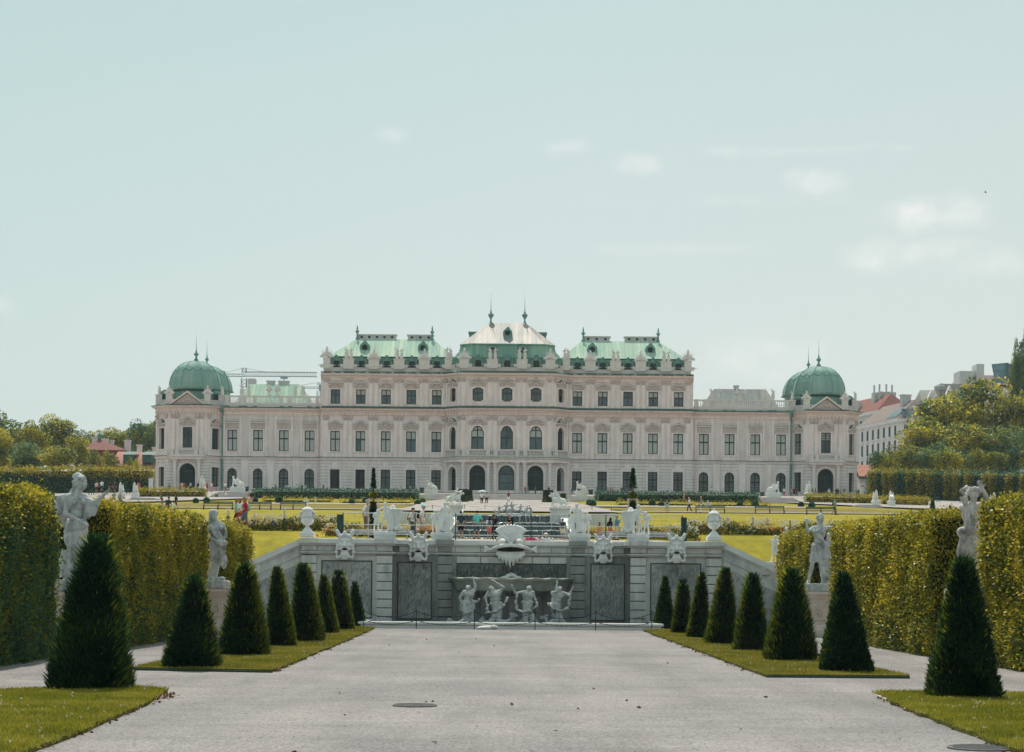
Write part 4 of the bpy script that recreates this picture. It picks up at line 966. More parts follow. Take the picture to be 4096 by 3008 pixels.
def body(j,mb=None,legs=True,hands=True,arms=True):
    mb=mb or MB(); k=j['bulk']; pel,che,hed=j['pel'],j['che'],j['hed']
    ax=(j['sr']-j['sl']).normalized(); up=(che-pel).normalized(); ax=(ax-up*ax.dot(up)).normalized(); fw=ax.cross(up).normalized(); T=Matrix((ax,-fw*-1 if 0 else up.cross(ax),up)).transposed()
    hx=(j['tr']-j['tl']).normalized(); hy=up.cross(hx).normalized(); TP=Matrix((hx,hy,hx.cross(hy))).transposed()
    fem=j['fem']
    mb.ell(pel,(.165*k if not fem else .175*k,.115*k,.12),TP,14,10); mb.ell(pel.lerp(che,.5),(.135*k if not fem else .12*k,.10*k,.17),T,14,10); mb.ell(che,(.165*k,.112*k,.18),T,14,10)
    mb.cap(j['sl'].lerp(che,.15),j['sr'].lerp(che,.15),.068*k,.068*k); mb.ell(che+T@Vector((0,-.03,.05)),(.13*k,.09*k,.09),T,12,8)
    ny=T@Vector((0,-1,0)); ny=ny if ny.dot(j['face'])>-.3 else -ny
    for s in (-1,1):
        if fem: mb.ell(che+ax*s*.075+ny*.095+up*.02,(.055,.055,.055),T,10,8)
        else: mb.ell(che+ax*s*.07+ny*.075+up*.045,(.07,.04,.05),T,10,8)
        mb.ell(pel+hx*s*.075-ny*.06,(.085,.085,.1),TP,10,8)
    mb.cap(che+up*.13,hed-Vector((0,0,.07)),.06*k,.052*k); mb.cap(che+up*.15+ax*.02,j['sr'],.05*k,.055*k); mb.cap(che+up*.15-ax*.02,j['sl'],.05*k,.055*k)
    head(mb,j)
    for s in 'lr':
        S_,E,H,T_,K,Ft=(j[x+s] for x in ('s','e','h','t','k','f'))
        if arms:
            mb.cap(S_,E,.056*k,.041*k); mb.ell(S_.lerp(E,.35),(.05*k,.05*k,.05*k),None,8,6); mb.cap(E,E.lerp(H,.35),.042*k,.04*k); mb.cap(E.lerp(H,.35),H,.04*k,.026)
            if hands: hand(mb,H,E,j['face'])
        if legs:
            mb.cap(T_,T_.lerp(K,.5),.092*k,.078*k); mb.cap(T_.lerp(K,.5),K,.078*k,.056*k); cf_=K.lerp(Ft,.35)
            b=Vector((0,.022,0)); t=j['toe'].normalized(); mb.cap(K,cf_-t*.02,.055*k,.057*k); mb.cap(cf_-t*.02,Ft,.055*k,.036)
            mb.cap(Ft-t*.03-Vector((0,0,.025)),Ft+t*.11-Vector((0,0,.035)),.042,.034); mb.ell(Ft+t*.16-Vector((0,0,.042)),(.042,.042,.028),None,8,6)
    return mb
def curls(mb,j,r=.1,n=22,long=0,bun=None,seed=1):
    rr=random.Random(seed); c=j['hed']; Rm=rotY(j['face'])
    for _ in range(n):
        a=rr.uniform(0,2*PI); e=rr.uniform(-.15,1); v=Vector((math.cos(a)*math.sqrt(max(0,1-e*e)),math.sin(a)*math.sqrt(max(0,1-e*e)),e))
        if v.y<-.45 and v.z<.45: continue
        mb.ell(c+Rm@(Vector((v.x*.08,v.y*.095+.012,v.z*.09+.03))),rr.uniform(.02,.034),None,7,5)
    if long:
        for k in range(7): x=-.06+.02*k; mb.tube([c+Rm@Vector((x,.08,.02)),c+Rm@Vector((x*1.5,.11,-.12)),c+Rm@Vector((x*1.8,.10,-.12-long))],[.024,.026,.012],6)
    if bun: mb.ell(c+Rm@Vector(bun),(.05,.05,.05),None,8,6)
def folds(mb,a,b,n,r0,r1,sag=.05,seed=1,spread0=1,jit=.01):
    """drapery: rope-like folds between polyline rows a (top) and b (bottom)"""
    rr=random.Random(seed); a=[Vector(p) for p in a]; b=[Vector(p) for p in b]
    def at(l,t): t=t*(len(l)-1); i=min(int(t),len(l)-2); return l[i].lerp(l[i+1],t-i)
    for k in range(n):
        t=k/(n-1) if n>1 else .5; p,q=at(a,t),at(b,t); m=p.lerp(q,.5)+Vector((rr.uniform(-sag,sag),rr.uniform(-sag,0),rr.uniform(-sag,sag)*.3))
        mb.tube([p,p.lerp(m,.6)+Vector((rr.uniform(-jit,jit),0,0)),m,m.lerp(q,.6)+Vector((rr.uniform(-jit,jit),0,0)),q],[r0*rr.uniform(.8,1.2),r0,(r0+r1)/2*rr.uniform(.8,1.2),r1*rr.uniform(.8,1.1),r1],7)
def skirt(mb,rings,seg=16):
    vs=[];fs=[];n=len(rings)
    for (cx,cy,z,rx,ry) in rings:
        for k in range(seg): a=2*PI*k/seg; w=1+.06*math.sin(a*6+z*3); vs.append((cx+rx*w*math.cos(a),cy+ry*w*math.sin(a),z))
    for i in range(n-1):
        for k in range(seg): fs.append((i*seg+k,i*seg+(k+1)%seg,(i+1)*seg+(k+1)%seg,(i+1)*seg+k))
    fs.append(tuple(range(seg-1,-1,-1))); fs.append(tuple((n-1)*seg+k for k in range(seg))); mb.add(vs,fs)
def put(mb,name,voxel,mat,loc,sc,rz=0,it=2,**t):
    me=remesh(mb,voxel,it,name); o=link(name,me,mat,None,loc,rz,sc); tag(o,**t); return o
# -------- people ------------------------------------------------------
PM_={}
def mt_cloth(c):
    k='cloth_%d_%d_%d'%c
    if k not in PM_: PM_[k]=simple('cloth_%d_%d_%d'%c,lin(*c),.85,0,.1,.1,6)
    return PM_[k]
SKIN=simple('skin',(.46,.25,.18),.6,0,.3,.08,8)
POSE={
 'stand':fig(),
 'hip':fig(el=(-.32,.05,1.18),hl=(-.20,-.08,.98),kr=(.12,-.06,.5),fr=(.15,-.03,.075)),
 'photo':fig(el=(-.26,-.12,1.22),er=(.26,-.12,1.22),hl=(-.07,-.27,1.46),hr=(.07,-.27,1.46)),
 'walk':fig(el=(-.24,.14,1.17),er=(.24,-.1,1.15),hl=(-.25,.10,.93),hr=(.25,-.24,.98),kl=(-.1,-.17,.52),kr=(.1,.05,.5),fl=(-.1,-.22,.09),fr=(.1,.30,.13),che=(0,-.03,1.3),hed=(0,-.06,1.635)),
 'lean':fig(che=(0,-.10,1.27),hed=(0,-.2,1.575),sl=(-.185,-.1,1.39),sr=(.185,-.1,1.39),el=(-.24,-.2,1.13),er=(.24,-.2,1.13),hl=(-.16,-.38,1.03),hr=(.16,-.38,1.03),face=(0,-1,-.45)),
 'sit':fig(pel=(0,0,.12),che=(0,-.03,.47),hed=(0,-.05,.80),sl=(-.185,-.03,.59),sr=(.185,-.03,.59),el=(-.25,-.1,.34),er=(.25,-.1,.34),hl=(-.13,-.3,.26),hr=(.13,-.3,.26),tl=(-.095,-.02,.1),tr=(.095,-.02,.1),kl=(-.14,-.42,.28),kr=(.14,-.42,.28),fl=(-.13,-.55,-.08),fr=(.13,-.55,-.08)),
}
CL={}
def cloth(pose,kind):
    key=(pose,kind)
    if key in CL: return CL[key]
    j=POSE[pose]; m=MB(); vx=.02; it=1
    if kind=='body': body(j,m); vx=.0105; it=2
    elif kind=='shirt':
        p,c=j['pel'],j['che']; up=(c-p).normalized(); T=Matrix(((1,0,0),(0,1,0),(0,0,1)))
        m.cap(p+up*.04,p.lerp(c,.6),.15,.145); m.ell(p.lerp(c,.08),(.178,.135,.10)); m.ell(c,(.185,.135,.2)); m.cap(j['sl'].lerp(c,.15),j['sr'].lerp(c,.15),.085,.085)
        for s in 'lr': m.cap(j['s'+s],j['s'+s].lerp(j['e'+s],.72),.078,.07)
    elif kind in('shorts','trousers'):
        m.ell(j['pel'],(.182,.135,.13)); t=.78 if kind=='shorts' else 1
        for s in 'lr':
            m.cap(j['t'+s],j['t'+s].lerp(j['k'+s],t),.108,.09 if t<1 else .075)
            if t==1: m.cap(j['k'+s],j['k'+s].lerp(j['f'+s],.9),.074,.062)
    elif kind in('dress','skirt'):
        p=j['pel']; f=(j['fl']+j['fr'])/2
        skirt(m,[(p.x,p.y,p.z-.45,.27,.24),(p.x,p.y,p.z-.2,.23,.19),(p.x,p.y,p.z+.02,.185,.14),(p.x,p.y,p.z+.1,.15,.12)])
        if kind=='dress': c=j['che']; m.cap(p+Vector((0,0,.05)),p.lerp(c,.7),.14,.14); m.ell(c,(.178,.128,.15))
    elif kind in('hair','longhair'):
        c=j['hed']; Rm=rotY(j['face']); q=lambda x,y,z:c+Rm@Vector((x,y,z)); m.ell(q(0,.03,.048),(.085,.095,.088),Rm); m.ell(q(0,-.02,.085),(.07,.08,.05),Rm)
        if kind=='longhair': m.cap(q(0,.06,0),q(0,.09,-.24),.075,.055); m.cap(q(.05,.04,0),q(.06,.05,-.18),.04,.03); m.cap(q(-.05,.04,0),q(-.06,.05,-.18),.04,.03)
    elif kind=='cap':
        c=j['hed']; Rm=rotY(j['face']); q=lambda x,y,z:c+Rm@Vector((x,y,z)); m.ell(q(0,.012,.06),(.088,.105,.075),Rm); m.ell(q(0,-.11,.055),(.07,.075,.016),Rm); vx=.012
    elif kind=='sunhat':
        c=j['hed']; Rm=rotY(j['face']); m.ell(c+Rm@Vector((0,.01,.07)),(.09,.105,.075),Rm); m.ell(c+Rm@Vector((0,.01,.05)),(.17,.18,.02),Rm); vx=.014
    elif kind=='backpack':
        c=j['che'].lerp(j['pel'],.25); m.ell(c+Vector((0,.19,.02)),(.15,.10,.21)); m.ell(c+Vector((0,.26,-.07)),(.11,.06,.10))
        for s in (-1,1): m.tube([c+Vector((s*.1,.13,.2)),c+Vector((s*.11,.0,.27)),c+Vector((s*.12,-.14,.15)),c+Vector((s*.13,-.1,-.1)),c+Vector((s*.12,.1,-.16))],.022,6)
    elif kind=='shoes':
        for s in 'lr':
            Ft=j['f'+s]; t=j['toe']; m.cap(Ft-t*.035-Vector((0,0,.02)),Ft+t*.15-Vector((0,0,.035)),.05,.042)
    CL[key]=remesh(m,vx,it,'person_'+kind); return CL[key]
def person(px,py,D,hpx,pose,lab,shirt=None,bottom=None,kind='shorts',hair=(40,28,22),hk='hair',hat=None,pack=None,face=0,dress=None,shoes=(40,40,42),skin=None,grp=None,zoff=0,onpt=None):
    loc=onpt if onpt is not None else (P(px,py,D) if D else G(px,py)); D=loc[1]
    sc=hpx*D/F/(1.745 if pose!='sit' else .93)
    o=empty('person',loc,R(face),sc); tag(o,lab,'person',grp)
    sk=skin or SKIN; add=lambda n,k,c:link(n,cloth(pose,k),mt_cloth(c) if isinstance(c,tuple) else c,o)
    b=link('body',cloth(pose,'body'),sk,o)
    if dress: add('dress','dress',dress)
    else:
        if shirt: add('shirt','shirt',shirt)
        if bottom: add(kind,kind,bottom)
    if hat: add('hat',hat[0],hat[1])
    if hat is None or hk=='longhair': add('hair',hk,hair)
    if pack: add('backpack','backpack',pack)
    if pose!='sit': add('shoes','shoes',shoes)
    return o
# -------- sphinx ------------------------------------------------------
def sphinx_mb():
    m=MB()   # faces +x, crouched lion body, woman's head and wings; about 1.9 long 1.75 tall
    m.cap((-.75,0,.42),(.1,0,.66),.34,.32); m.cap((.1,0,.66),(.42,0,1.0),.30,.2); m.ell((.32,0,.95),(.22,.2,.26))
    m.cap((.44,0,1.1),(.48,0,1.28),.1,.085)
    j=fig(hed=(.5,0,1.42),face=(1,0,0)); h2=MB(); head(h2,j); curls(h2,j,n=30,seed=3,long=.12,bun=(0,.09,.08))
    m.add([Vector((.5,0,1.42))+(Vector(v)-Vector((.5,0,1.42)))*1.45 for v in h2.v],h2.f)
    for s in (-1,1):
        m.cap((.42,s*.17,.9),(.55,s*.18,.45),.1,.085); m.cap((.55,s*.18,.45),(.5,s*.18,.1),.08,.07); m.ell((.62,s*.18,.06),(.13,.075,.06))
        m.ell((-.72,s*.22,.42),(.3,.16,.34)); m.cap((-.6,s*.26,.25),(-.35,s*.28,.1),.12,.09); m.ell((-.22,s*.28,.06),(.18,.08,.06))
        for k in range(6): m.cap((.16-.03*k,s*.25,.78+.06*k),(-.62+.11*k,s*(.33-.005*k),.86+.105*k),.065,.035,7)
        m.ell((.33,s*.1,.98),(.12,.1,.11))
    m.tube([(-1.0,0,.3),(-1.15,.1,.2),(-1.1,.25,.12),(-.85,.4,.08)],[.06,.055,.05,.06],6)
    m.box(-1.2,.85,-.42,.42,-.1,.04)
    return m
SPH=remesh(sphinx_mb(),.026,2,'sphinx_body')
def sphinx(loc,sc,rz,lab,ped,grp='sphinxes by the terrace steps',mat='limewash'):
    o=empty('sphinx_statue',loc,rz,sc); tag(o,lab,'statue',grp)
    link('figure',SPH,M_[mat],o,(0,0,ped+.1))
    m=MB(); m.box(-1.25,.95,-.5,.5,ped-.14,ped,.02); m.box(-1.18,.88,-.44,.44,-.6,ped-.141); m.build('plinth',M_[mat],o); return o
# -------- roof figures --------------------------------------------------
def roof_fig(kind):
    if kind=='a':
        j=fig(el=(-.36,.0,1.5),hl=(-.20,-.02,1.72),er=(.3,-.02,1.16),hr=(.16,-.14,1.02),hed=(-.03,-.02,1.63)); m=body(j,hands=False); curls(m,j,seed=2); folds(m,[(-.2,-.08,1.0),(.2,-.1,1.05)],[(-.16,-.1,.1),(.2,-.08,.05)],6,.05,.06,.05,3); folds(m,[(.15,.1,1.4),(.22,.1,1.0)],[(.3,.1,.5),(.26,.1,.05)],3,.06,.07,.05,5)
    elif kind=='b':
        j=fig(er=(.34,-.02,1.30),hr=(.42,-.1,1.55),el=(-.28,.05,1.15),hl=(-.1,-.15,1.15),hed=(.03,-.02,1.63),fem=True); m=body(j,hands=False); curls(m,j,seed=4,bun=(0,.08,.09)); skirt(m,[(0,0,.02,.24,.2),(0,0,.5,.2,.16),(0,0,.98,.16,.13)]); folds(m,[(-.2,-.1,1.0),(.2,-.1,1.0)],[(-.22,-.2,.05),(.22,-.2,.05)],7,.03,.04,.03,6)
    else:   # trophy of arms
        m=MB(); rr=random.Random(8); m.ell((0,0,.55),(.32,.22,.5)); m.ell((0,-.1,1.15),(.17,.16,.2)); m.cap((0,0,1.3),(0,.0,1.62),.1,.03); m.ell((.0,-.02,1.38),(.2,.08,.09))
        for k in range(9):
            a=-1.25+2.5*k/8; m.cap((math.sin(a)*.2,.05,.5),(math.sin(a)*.95,.1,.62+math.cos(a)*.62),.05,.03)
        for s in (-1,1): m.ell((s*.45,-.1,.35),(.26,.1,.3)); m.ell((s*.75,-.05,.22),(.22,.14,.2)); m.cap((s*.3,-.2,.2),(s*.9,-.15,.1),.12,.1)
    return remesh(m,.03,1,'roof_figure')
RF={k:roof_fig(k) for k in 'abt'}
# ---------------------------------------------------------------- cascade wall (local frame: x from the axis, y=0 at the wall face, z up)
WX=(2045-2048)*86/F; DW=86.0; KW=DW/F
def wz(y): return HC+(YH-y)*KW
def wx(px,py=2250): return (px-2048-(YH-py)*.00873)*KW-WX
WALL=empty('fountain_wall',(WX,DW,0)); tag(WALL,'curved-ended stone fountain wall with grotesque masks below the flower terrace','wall')
ZT=wz(2160); ZCb=wz(2181); ZF=wz(2218); XO=wx(2520+29)-.0
pc=2.0*0
cx=[wx(2549)-0, ]  # outer piers +-5.47, inner piers +-2.98, end piers +-8.68
XP_O=5.45; XP_I=2.9; XP_E=8.7; REC=1.3
def courses(m,x0,x1,y0,y1,z0,z1,n,gap=.03):
    h=(z1-z0)/n
    for k in range(n): m.box(x0,x1,y0,y1,z0+k*h+gap/2,z0+(k+1)*h-gap/2,.02)
# side bays
b=MB(); b.box(-XP_E,-XP_O,.0,1.2,-.5,ZCb); b.box(XP_O,XP_E,.0,1.2,-.5,ZCb); b.build('wall_face',M_['wallstone'],WALL)
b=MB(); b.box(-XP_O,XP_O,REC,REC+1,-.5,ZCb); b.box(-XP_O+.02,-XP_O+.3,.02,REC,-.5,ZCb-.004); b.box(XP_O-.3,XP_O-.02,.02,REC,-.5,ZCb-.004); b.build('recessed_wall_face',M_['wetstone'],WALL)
# frieze blocks
b=MB()
for s in (-1,1):
    for x0,x1 in ((XP_O+.40,XP_O+1.5),(XP_O+1.52,XP_E-.36)): b.box(min(s*x0,s*x1),max(s*x0,s*x1),-.05,.0,ZF+.09,ZCb-.07,.015)
b.build('frieze_block_row',M_['wallstone'],WALL)
b=MB(); xs_=[-4.9,-3.35,-2.45,-1.35,-.1,.95,1.75,2.45,3.35,4.9]
for x0,x1 in zip(xs_[:-1],xs_[1:]): b.box(x0+.012,x1-.012,REC-.05,REC,ZF+.09,ZCb-.07,.015)
zz=ZF-.62
for x0,x1 in ((-2.4,-1.35),(-1.33,-.3),(-.28,.9),(.92,1.65),(1.67,2.4)): b.box(x0+.012,x1-.012,REC-.04,REC,zz+.24,ZF-.1,.015)
b.build('frieze_block_row',M_['wallstone'],WALL).location.y=-.003
# string course and coping
path=[(-XP_E-.36,-.12),(-XP_O-.35,-.12),(-XP_O+.35,-.12),(-XP_O+.35,REC-.02),(-XP_I-.34,REC-.02),(XP_I+.34,REC-.02),(XP_O-.35,REC-.02),(XP_O-.35,-.12),(XP_O+.35,-.12),(XP_E+.36,-.12)]
b=MB(); b.sweep(path,[(-.3,ZF-.07),(.03,ZF-.05),(.11,ZF+.02),(.11,ZF+.06),(-.3,ZF+.10)]); b.build('string_course',M_['wallstone'],WALL)
b=MB(); b.sweep(path,[(-.6,ZCb-.08),(.05,ZCb-.06),(.10,ZCb),(.20,ZCb+.02),(.20,ZT-.03),(.17,ZT),(-.9,ZT)]); b.build('coping',M_['coping'],WALL)
# rusticated piers
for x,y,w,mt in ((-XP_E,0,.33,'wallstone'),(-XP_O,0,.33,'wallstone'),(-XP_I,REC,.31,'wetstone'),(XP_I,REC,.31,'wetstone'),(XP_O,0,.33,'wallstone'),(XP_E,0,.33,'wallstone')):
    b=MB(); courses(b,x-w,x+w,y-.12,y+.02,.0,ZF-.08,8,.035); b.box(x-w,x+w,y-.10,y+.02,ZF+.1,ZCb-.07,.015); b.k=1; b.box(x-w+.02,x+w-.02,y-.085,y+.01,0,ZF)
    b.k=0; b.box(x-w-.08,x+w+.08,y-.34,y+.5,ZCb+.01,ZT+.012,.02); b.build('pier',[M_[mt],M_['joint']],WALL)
# dripstone panels in raised frames
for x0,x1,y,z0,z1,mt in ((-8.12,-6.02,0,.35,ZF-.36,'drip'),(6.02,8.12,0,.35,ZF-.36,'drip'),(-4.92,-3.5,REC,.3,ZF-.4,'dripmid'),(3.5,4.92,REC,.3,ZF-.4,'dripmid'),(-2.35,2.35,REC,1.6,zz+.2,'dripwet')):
    b=MB(); b.box(x0,x1,y-.03,y+.02,z0,z1); 
    rr=random.Random(int(x0*100))
    n=int((x1-x0)*(z1-z0)*48)
    for _ in range(n):   # hanging stone drips
        u=rr.uniform(x0+.05,x1-.05); z=rr.uniform(z0+.15,z1-.02); L=rr.uniform(.12,.3); r=rr.uniform(.012,.024)
        b.add([(u-r,y-.03,z),(u,y-.03-r*2.2,z),(u+r,y-.03,z),(u,y-.036,z-L)],[(0,1,3),(1,2,3),(0,2,1)])
    b.k=1; t=.045
    for a,c,e,f in ((x0-t,x1+t,z1,z1+t),(x0-t,x1+t,z0-t,z0),(x0-t,x0,z0,z1),(x1,x1+t,z0,z1)): b.box(a,c,y-.05,y+.02,e,f)
    b.build('dripstone_panel',[M_[mt],M_['joint']],WALL)
# sloping ramp walls at both ends
RAMP=[(XP_E+.33,0.0,ZT),(10.9,-.9,2.82),(13.0,-2.6,1.75),(16,-5.5,.5)]
for s in (-1,1):
    b=MB(); c=MB(); d=MB(); e=MB()
    for (x0,y0,z0),(x1,y1,z1) in zip(RAMP[:-1],RAMP[1:]):
        def seg(mb,dz0,dz1,o0,o1):
            vs=[(s*x0,y0+o0,z0+dz0),(s*x1,y1+o0,z1+dz0),(s*x1,y1+o0,z1+dz1),(s*x0,y0+o0,z0+dz1),(s*x0,y0+o1,z0+dz0),(s*x1,y1+o1,z1+dz0),(s*x1,y1+o1,z1+dz1),(s*x0,y0+o1,z0+dz1)]
            mb.add(vs,[(0,1,2,3),(7,6,5,4),(0,4,5,1),(3,2,6,7),(0,3,7,4),(1,5,6,2)])
        seg(b,-4.5,-.24,.02,.9); seg(c,-.25,0,-.16,.95); seg(d,-.34,-.252,-.08,.5); seg(d,-.70,-.62,-.06,.3)
        seg(e,-3.2,-1.05,-.012,.01)
    b.build('ramp_wall',M_['wallstone'],WALL); c.build('ramp_coping',M_['coping'],WALL); d.build('ramp_moulding',M_['wallstone'],WALL); e.build('dripstone_panel',M_['drip'],WALL)
# masks
def mask_mb():
    m=MB(); m.ell((0,-.1,0),(.30,.2,.34)); m.ell((0,-.16,.12),(.24,.15,.16)); m.cap((0,-.3,.09),(0,-.40,-.05),.05,.075); m.ell((-.07,-.32,-.06),(.05,.05,.04)); m.ell((.07,-.32,-.06),(.05,.05,.04))
    for s in (-1,1):
        m.cap((s*.05,-.29,.16),(s*.22,-.24,.21),.05,.035); m.ell((s*.13,-.255,.10),(.05,.04,.03)); m.ell((s*.17,-.23,-.03),(.09,.09,.09))
        m.tube([(s*.15,-.1,.25),(s*.27,-.18,.42),(s*.36,-.2,.62)],[.07,.085,.06],8); m.tube([(s*.22,-.2,.4),(s*.29,-.27,.55)],[.04,.03],6)
        for k in range(5): m.ell((s*(.33+.03*math.sin(k*2)),-.1,.2-.13*k),(.085,.09,.08))
        m.tube([(s*.1,-.2,-.36),(s*.2,-.22,-.52),(s*.32,-.2,-.56),(s*.36,-.2,-.46),(s*.29,-.2,-.42)],[.07,.06,.05,.045,.05],7); m.cap((s*.04,-.3,-.12),(s*.2,-.25,-.2),.04,.05)
    for k in (-.12,-.04,.04,.12): m.tube([(k*.6,-.24,-.26),(k,-.26,-.42),(k*.7,-.22,-.62)],[.06,.065,.045],7)
    m.cap((-.11,-.26,-.26),(.11,-.26,-.26),.035,.035)
    for k in range(-3,4): m.ell((k*.075,-.2,.33+.03*(3-abs(k))),(.06,.08,.07))
    m.ell((0,-.22,.48),(.08,.08,.09)); m.ell((0,-.25,.43),(.07,.06,.04))
    return m
MK=remesh(mask_mb(),.022,1,'mask')
for px,py in ((1382,2178),(1675,2187),(2412,2194),(2704,2193)):
    rec=REC-.03 if 1561<px<2520 else -.03; D=DW+rec
    p=P(px,py,D); o=link('grotesque_mask',MK,M_['limewash'],WALL,(p.x-WX,rec-.1,p.z),0,1.04)
    b=MB(); b.ell((0,-.31,-.195),(.125,.06,.038)); b.build('mouth',M_['dark'],o)
def fish_mb():
    m=MB(); m.ell((0,-.05,.1),(.42,.25,.26))
    for s in (-1,1):
        m.ell((s*.24,-.27,.10),(.11,.09,.09)); m.tube([(s*.03,-.34,.06),(s*.1,-.42,.22),(s*.25,-.42,.33),(s*.39,-.36,.25),(s*.44,-.28,.08)],[.045,.06,.065,.06,.04],7)
        m.tube([(s*.12,-.33,.02),(s*.25,-.38,.0),(s*.37,-.3,.05)],[.03,.035,.025],6)
        m.tube([(0,-.46,-.05),(s*.2,-.46,-.06),(s*.42,-.36,-.12),(s*.6,-.22,-.22),(s*.72,-.16,-.24)],[.075,.085,.08,.06,.05],8)
        for k in range(4): m.cap((s*.66,-.18,-.2),(s*.80,-.22,-.34+.09*k),.05,.03,6)
    for k in range(13):
        a=-1.35+2.7*k/12; q=.24+.34*math.cos(a); m.tube([(math.sin(a)*.10,-.3,.16),(math.sin(a)*.30,-.38,.24+q*.45),(math.sin(a)*.43,-.30,.28+q*.9),(math.sin(a)*.50,-.2,.26+q*1.05)],[.035,.045,.045,.02],6)
    for k in range(15):
        x=-.41+.0586*k; L=.14+.46*(1-abs(k-7)/7)**.8+.06*(k%2); m.tube([(x,-.2,-.33),(x*1.02,-.27,-.40-L*.3),(x*.97+.02*(-1)**k,-.22,-.40-L*.7),(x*.93,-.15,-.38-L)],[.032,.036,.032,.012],6)
    m.cap((-.41,-.2,-.34),(.41,-.2,-.34),.04,.04)
    m.cap((0,-.38,.02),(0,-.47,-.03),.08,.09)
    return m
p=P(2043,2183,DW+REC); o=put(fish_mb(),'fish_mask',.017,M_['limewash'],(p.x-WX,REC-.05,p.z+.06),(1.42,1.07,1.02),0,1); o.parent=WALL
b=MB(); b.ell((0,-.2,-.22),(.42,.19,.10)); b.build('mouth',M_['dark'],o)
# pool in front
POOL=empty('fountain_pool',(WX,0,0)); tag(POOL,'low white-rimmed basin along the foot of the fountain wall','pool')
b=MB(); xr=6.15
b.box(-xr,xr,81.6,82.0,0.0,.10); b.sweep([(-xr,DW+.5),(-xr,81.7),(xr,81.7),(xr,DW+.5)],[(-.3,0.0),(-.02,0.0),(-.02,.14),(.07,.17),(.10,.22),(.07,.27),(-.25,.28),(-.25,.0)]); b.build('rim',M_['coping'],POOL)
w=MB(); w.box(-xr+.25,xr-.25,82,DW+REC,0.005,.16); o=w.build('pool_water',M_['water'],POOL)
b=MB(); b.ell((-.95,81.35,.06),(.42,.25,.1),None,10,6); b.ell((-.72,81.3,.10),(.2,.2,.09),None,8,6); o=b.build('limestone_block',M_['coping']); tag(o,'flat white stone lying on the gravel before the fountain basin','stone'); o.location.x=WX
# shell basin carried by the sea people
SH=empty('shell_basin',(WX,DW,0)); tag(SH,'wide scalloped shell basin under the fish mask on the fountain wall','fountain')
n=110; vs=[];fs=[]
def ring(hw,y,z,wav,dep):
    out_=[]
    for k in range(n+1):
        t=k/n; u=-1+2*t; x=hw*u; f=math.sqrt(max(0,1-abs(u)**2.6)); w=wav*math.sin(t*PI*15)
        out_.append((x,y-dep*f-.0+w*.4,z+w))
    return out_
rs=[ring(2.2,REC-.1,wz(2367),.0,1.1),ring(2.36,REC-.1,wz(2365),.008,1.72),ring(2.44,REC-.1,wz(2358),.015,1.86),ring(2.42,REC-.1,wz(2352),.008,1.84),ring(2.51,REC-.1,wz(2344),.016,1.95),ring(2.49,REC-.1,wz(2339),.008,1.93),ring(2.59,REC-.1,wz(2332),.018,2.03),ring(2.58,REC-.1,wz(2328),.010,2.01),ring(2.70,REC-.1,wz(2322),.022,2.16),ring(2.75,REC-.1,wz(2316),.024,2.22),ring(2.73,REC-.1,wz(2311.5),.02,2.2),ring(2.5,REC-.1,wz(2311),.012,1.9),ring(1.8,REC-.1,wz(2316),0,1.2)]
for r in rs: vs+=r
for i in range(len(rs)-1):
    for k in range(n): a=i*(n+1)+k; fs.append((a,a+1,a+n+2,a+n+1))
b=MB(); b.add(vs,fs); b.build('bowl',M_['shell'],SH,True)
b=MB()
for k in range(-4,5): b.ell((k*.09,REC-1.2,wz(2310)+.02*(4-abs(k))),(.07,.07,.06),None,8,6)
for k in range(-2,3): b.ell((k*.08,REC-1.2,wz(2301)+.03*(2-abs(k))),(.06,.06,.05),None,8,6)
b.build('shell_crest',M_['stone'],SH)
for x in (-1.75+.55,.02,1.2):
    b=MB(); b.lathe((x,REC-.25,0),[(.16,.1),(.13,.3),(.12,1.0),(.14,1.3),(.26,1.45),(.28,1.75),(.2,1.85)],12); 
    for k in range(8): a=2*PI*k/8; b.cap((x+.13*math.cos(a),REC-.25+.13*math.sin(a),.3),(x+.12*math.cos(a),REC-.25+.12*math.sin(a),1.15),.022,.022,5); b.ell((x+.24*math.cos(a),REC-.25+.24*math.sin(a),1.55),(.07,.07,.13),None,7,5)
    b.build('column',M_['wetstone'],SH)
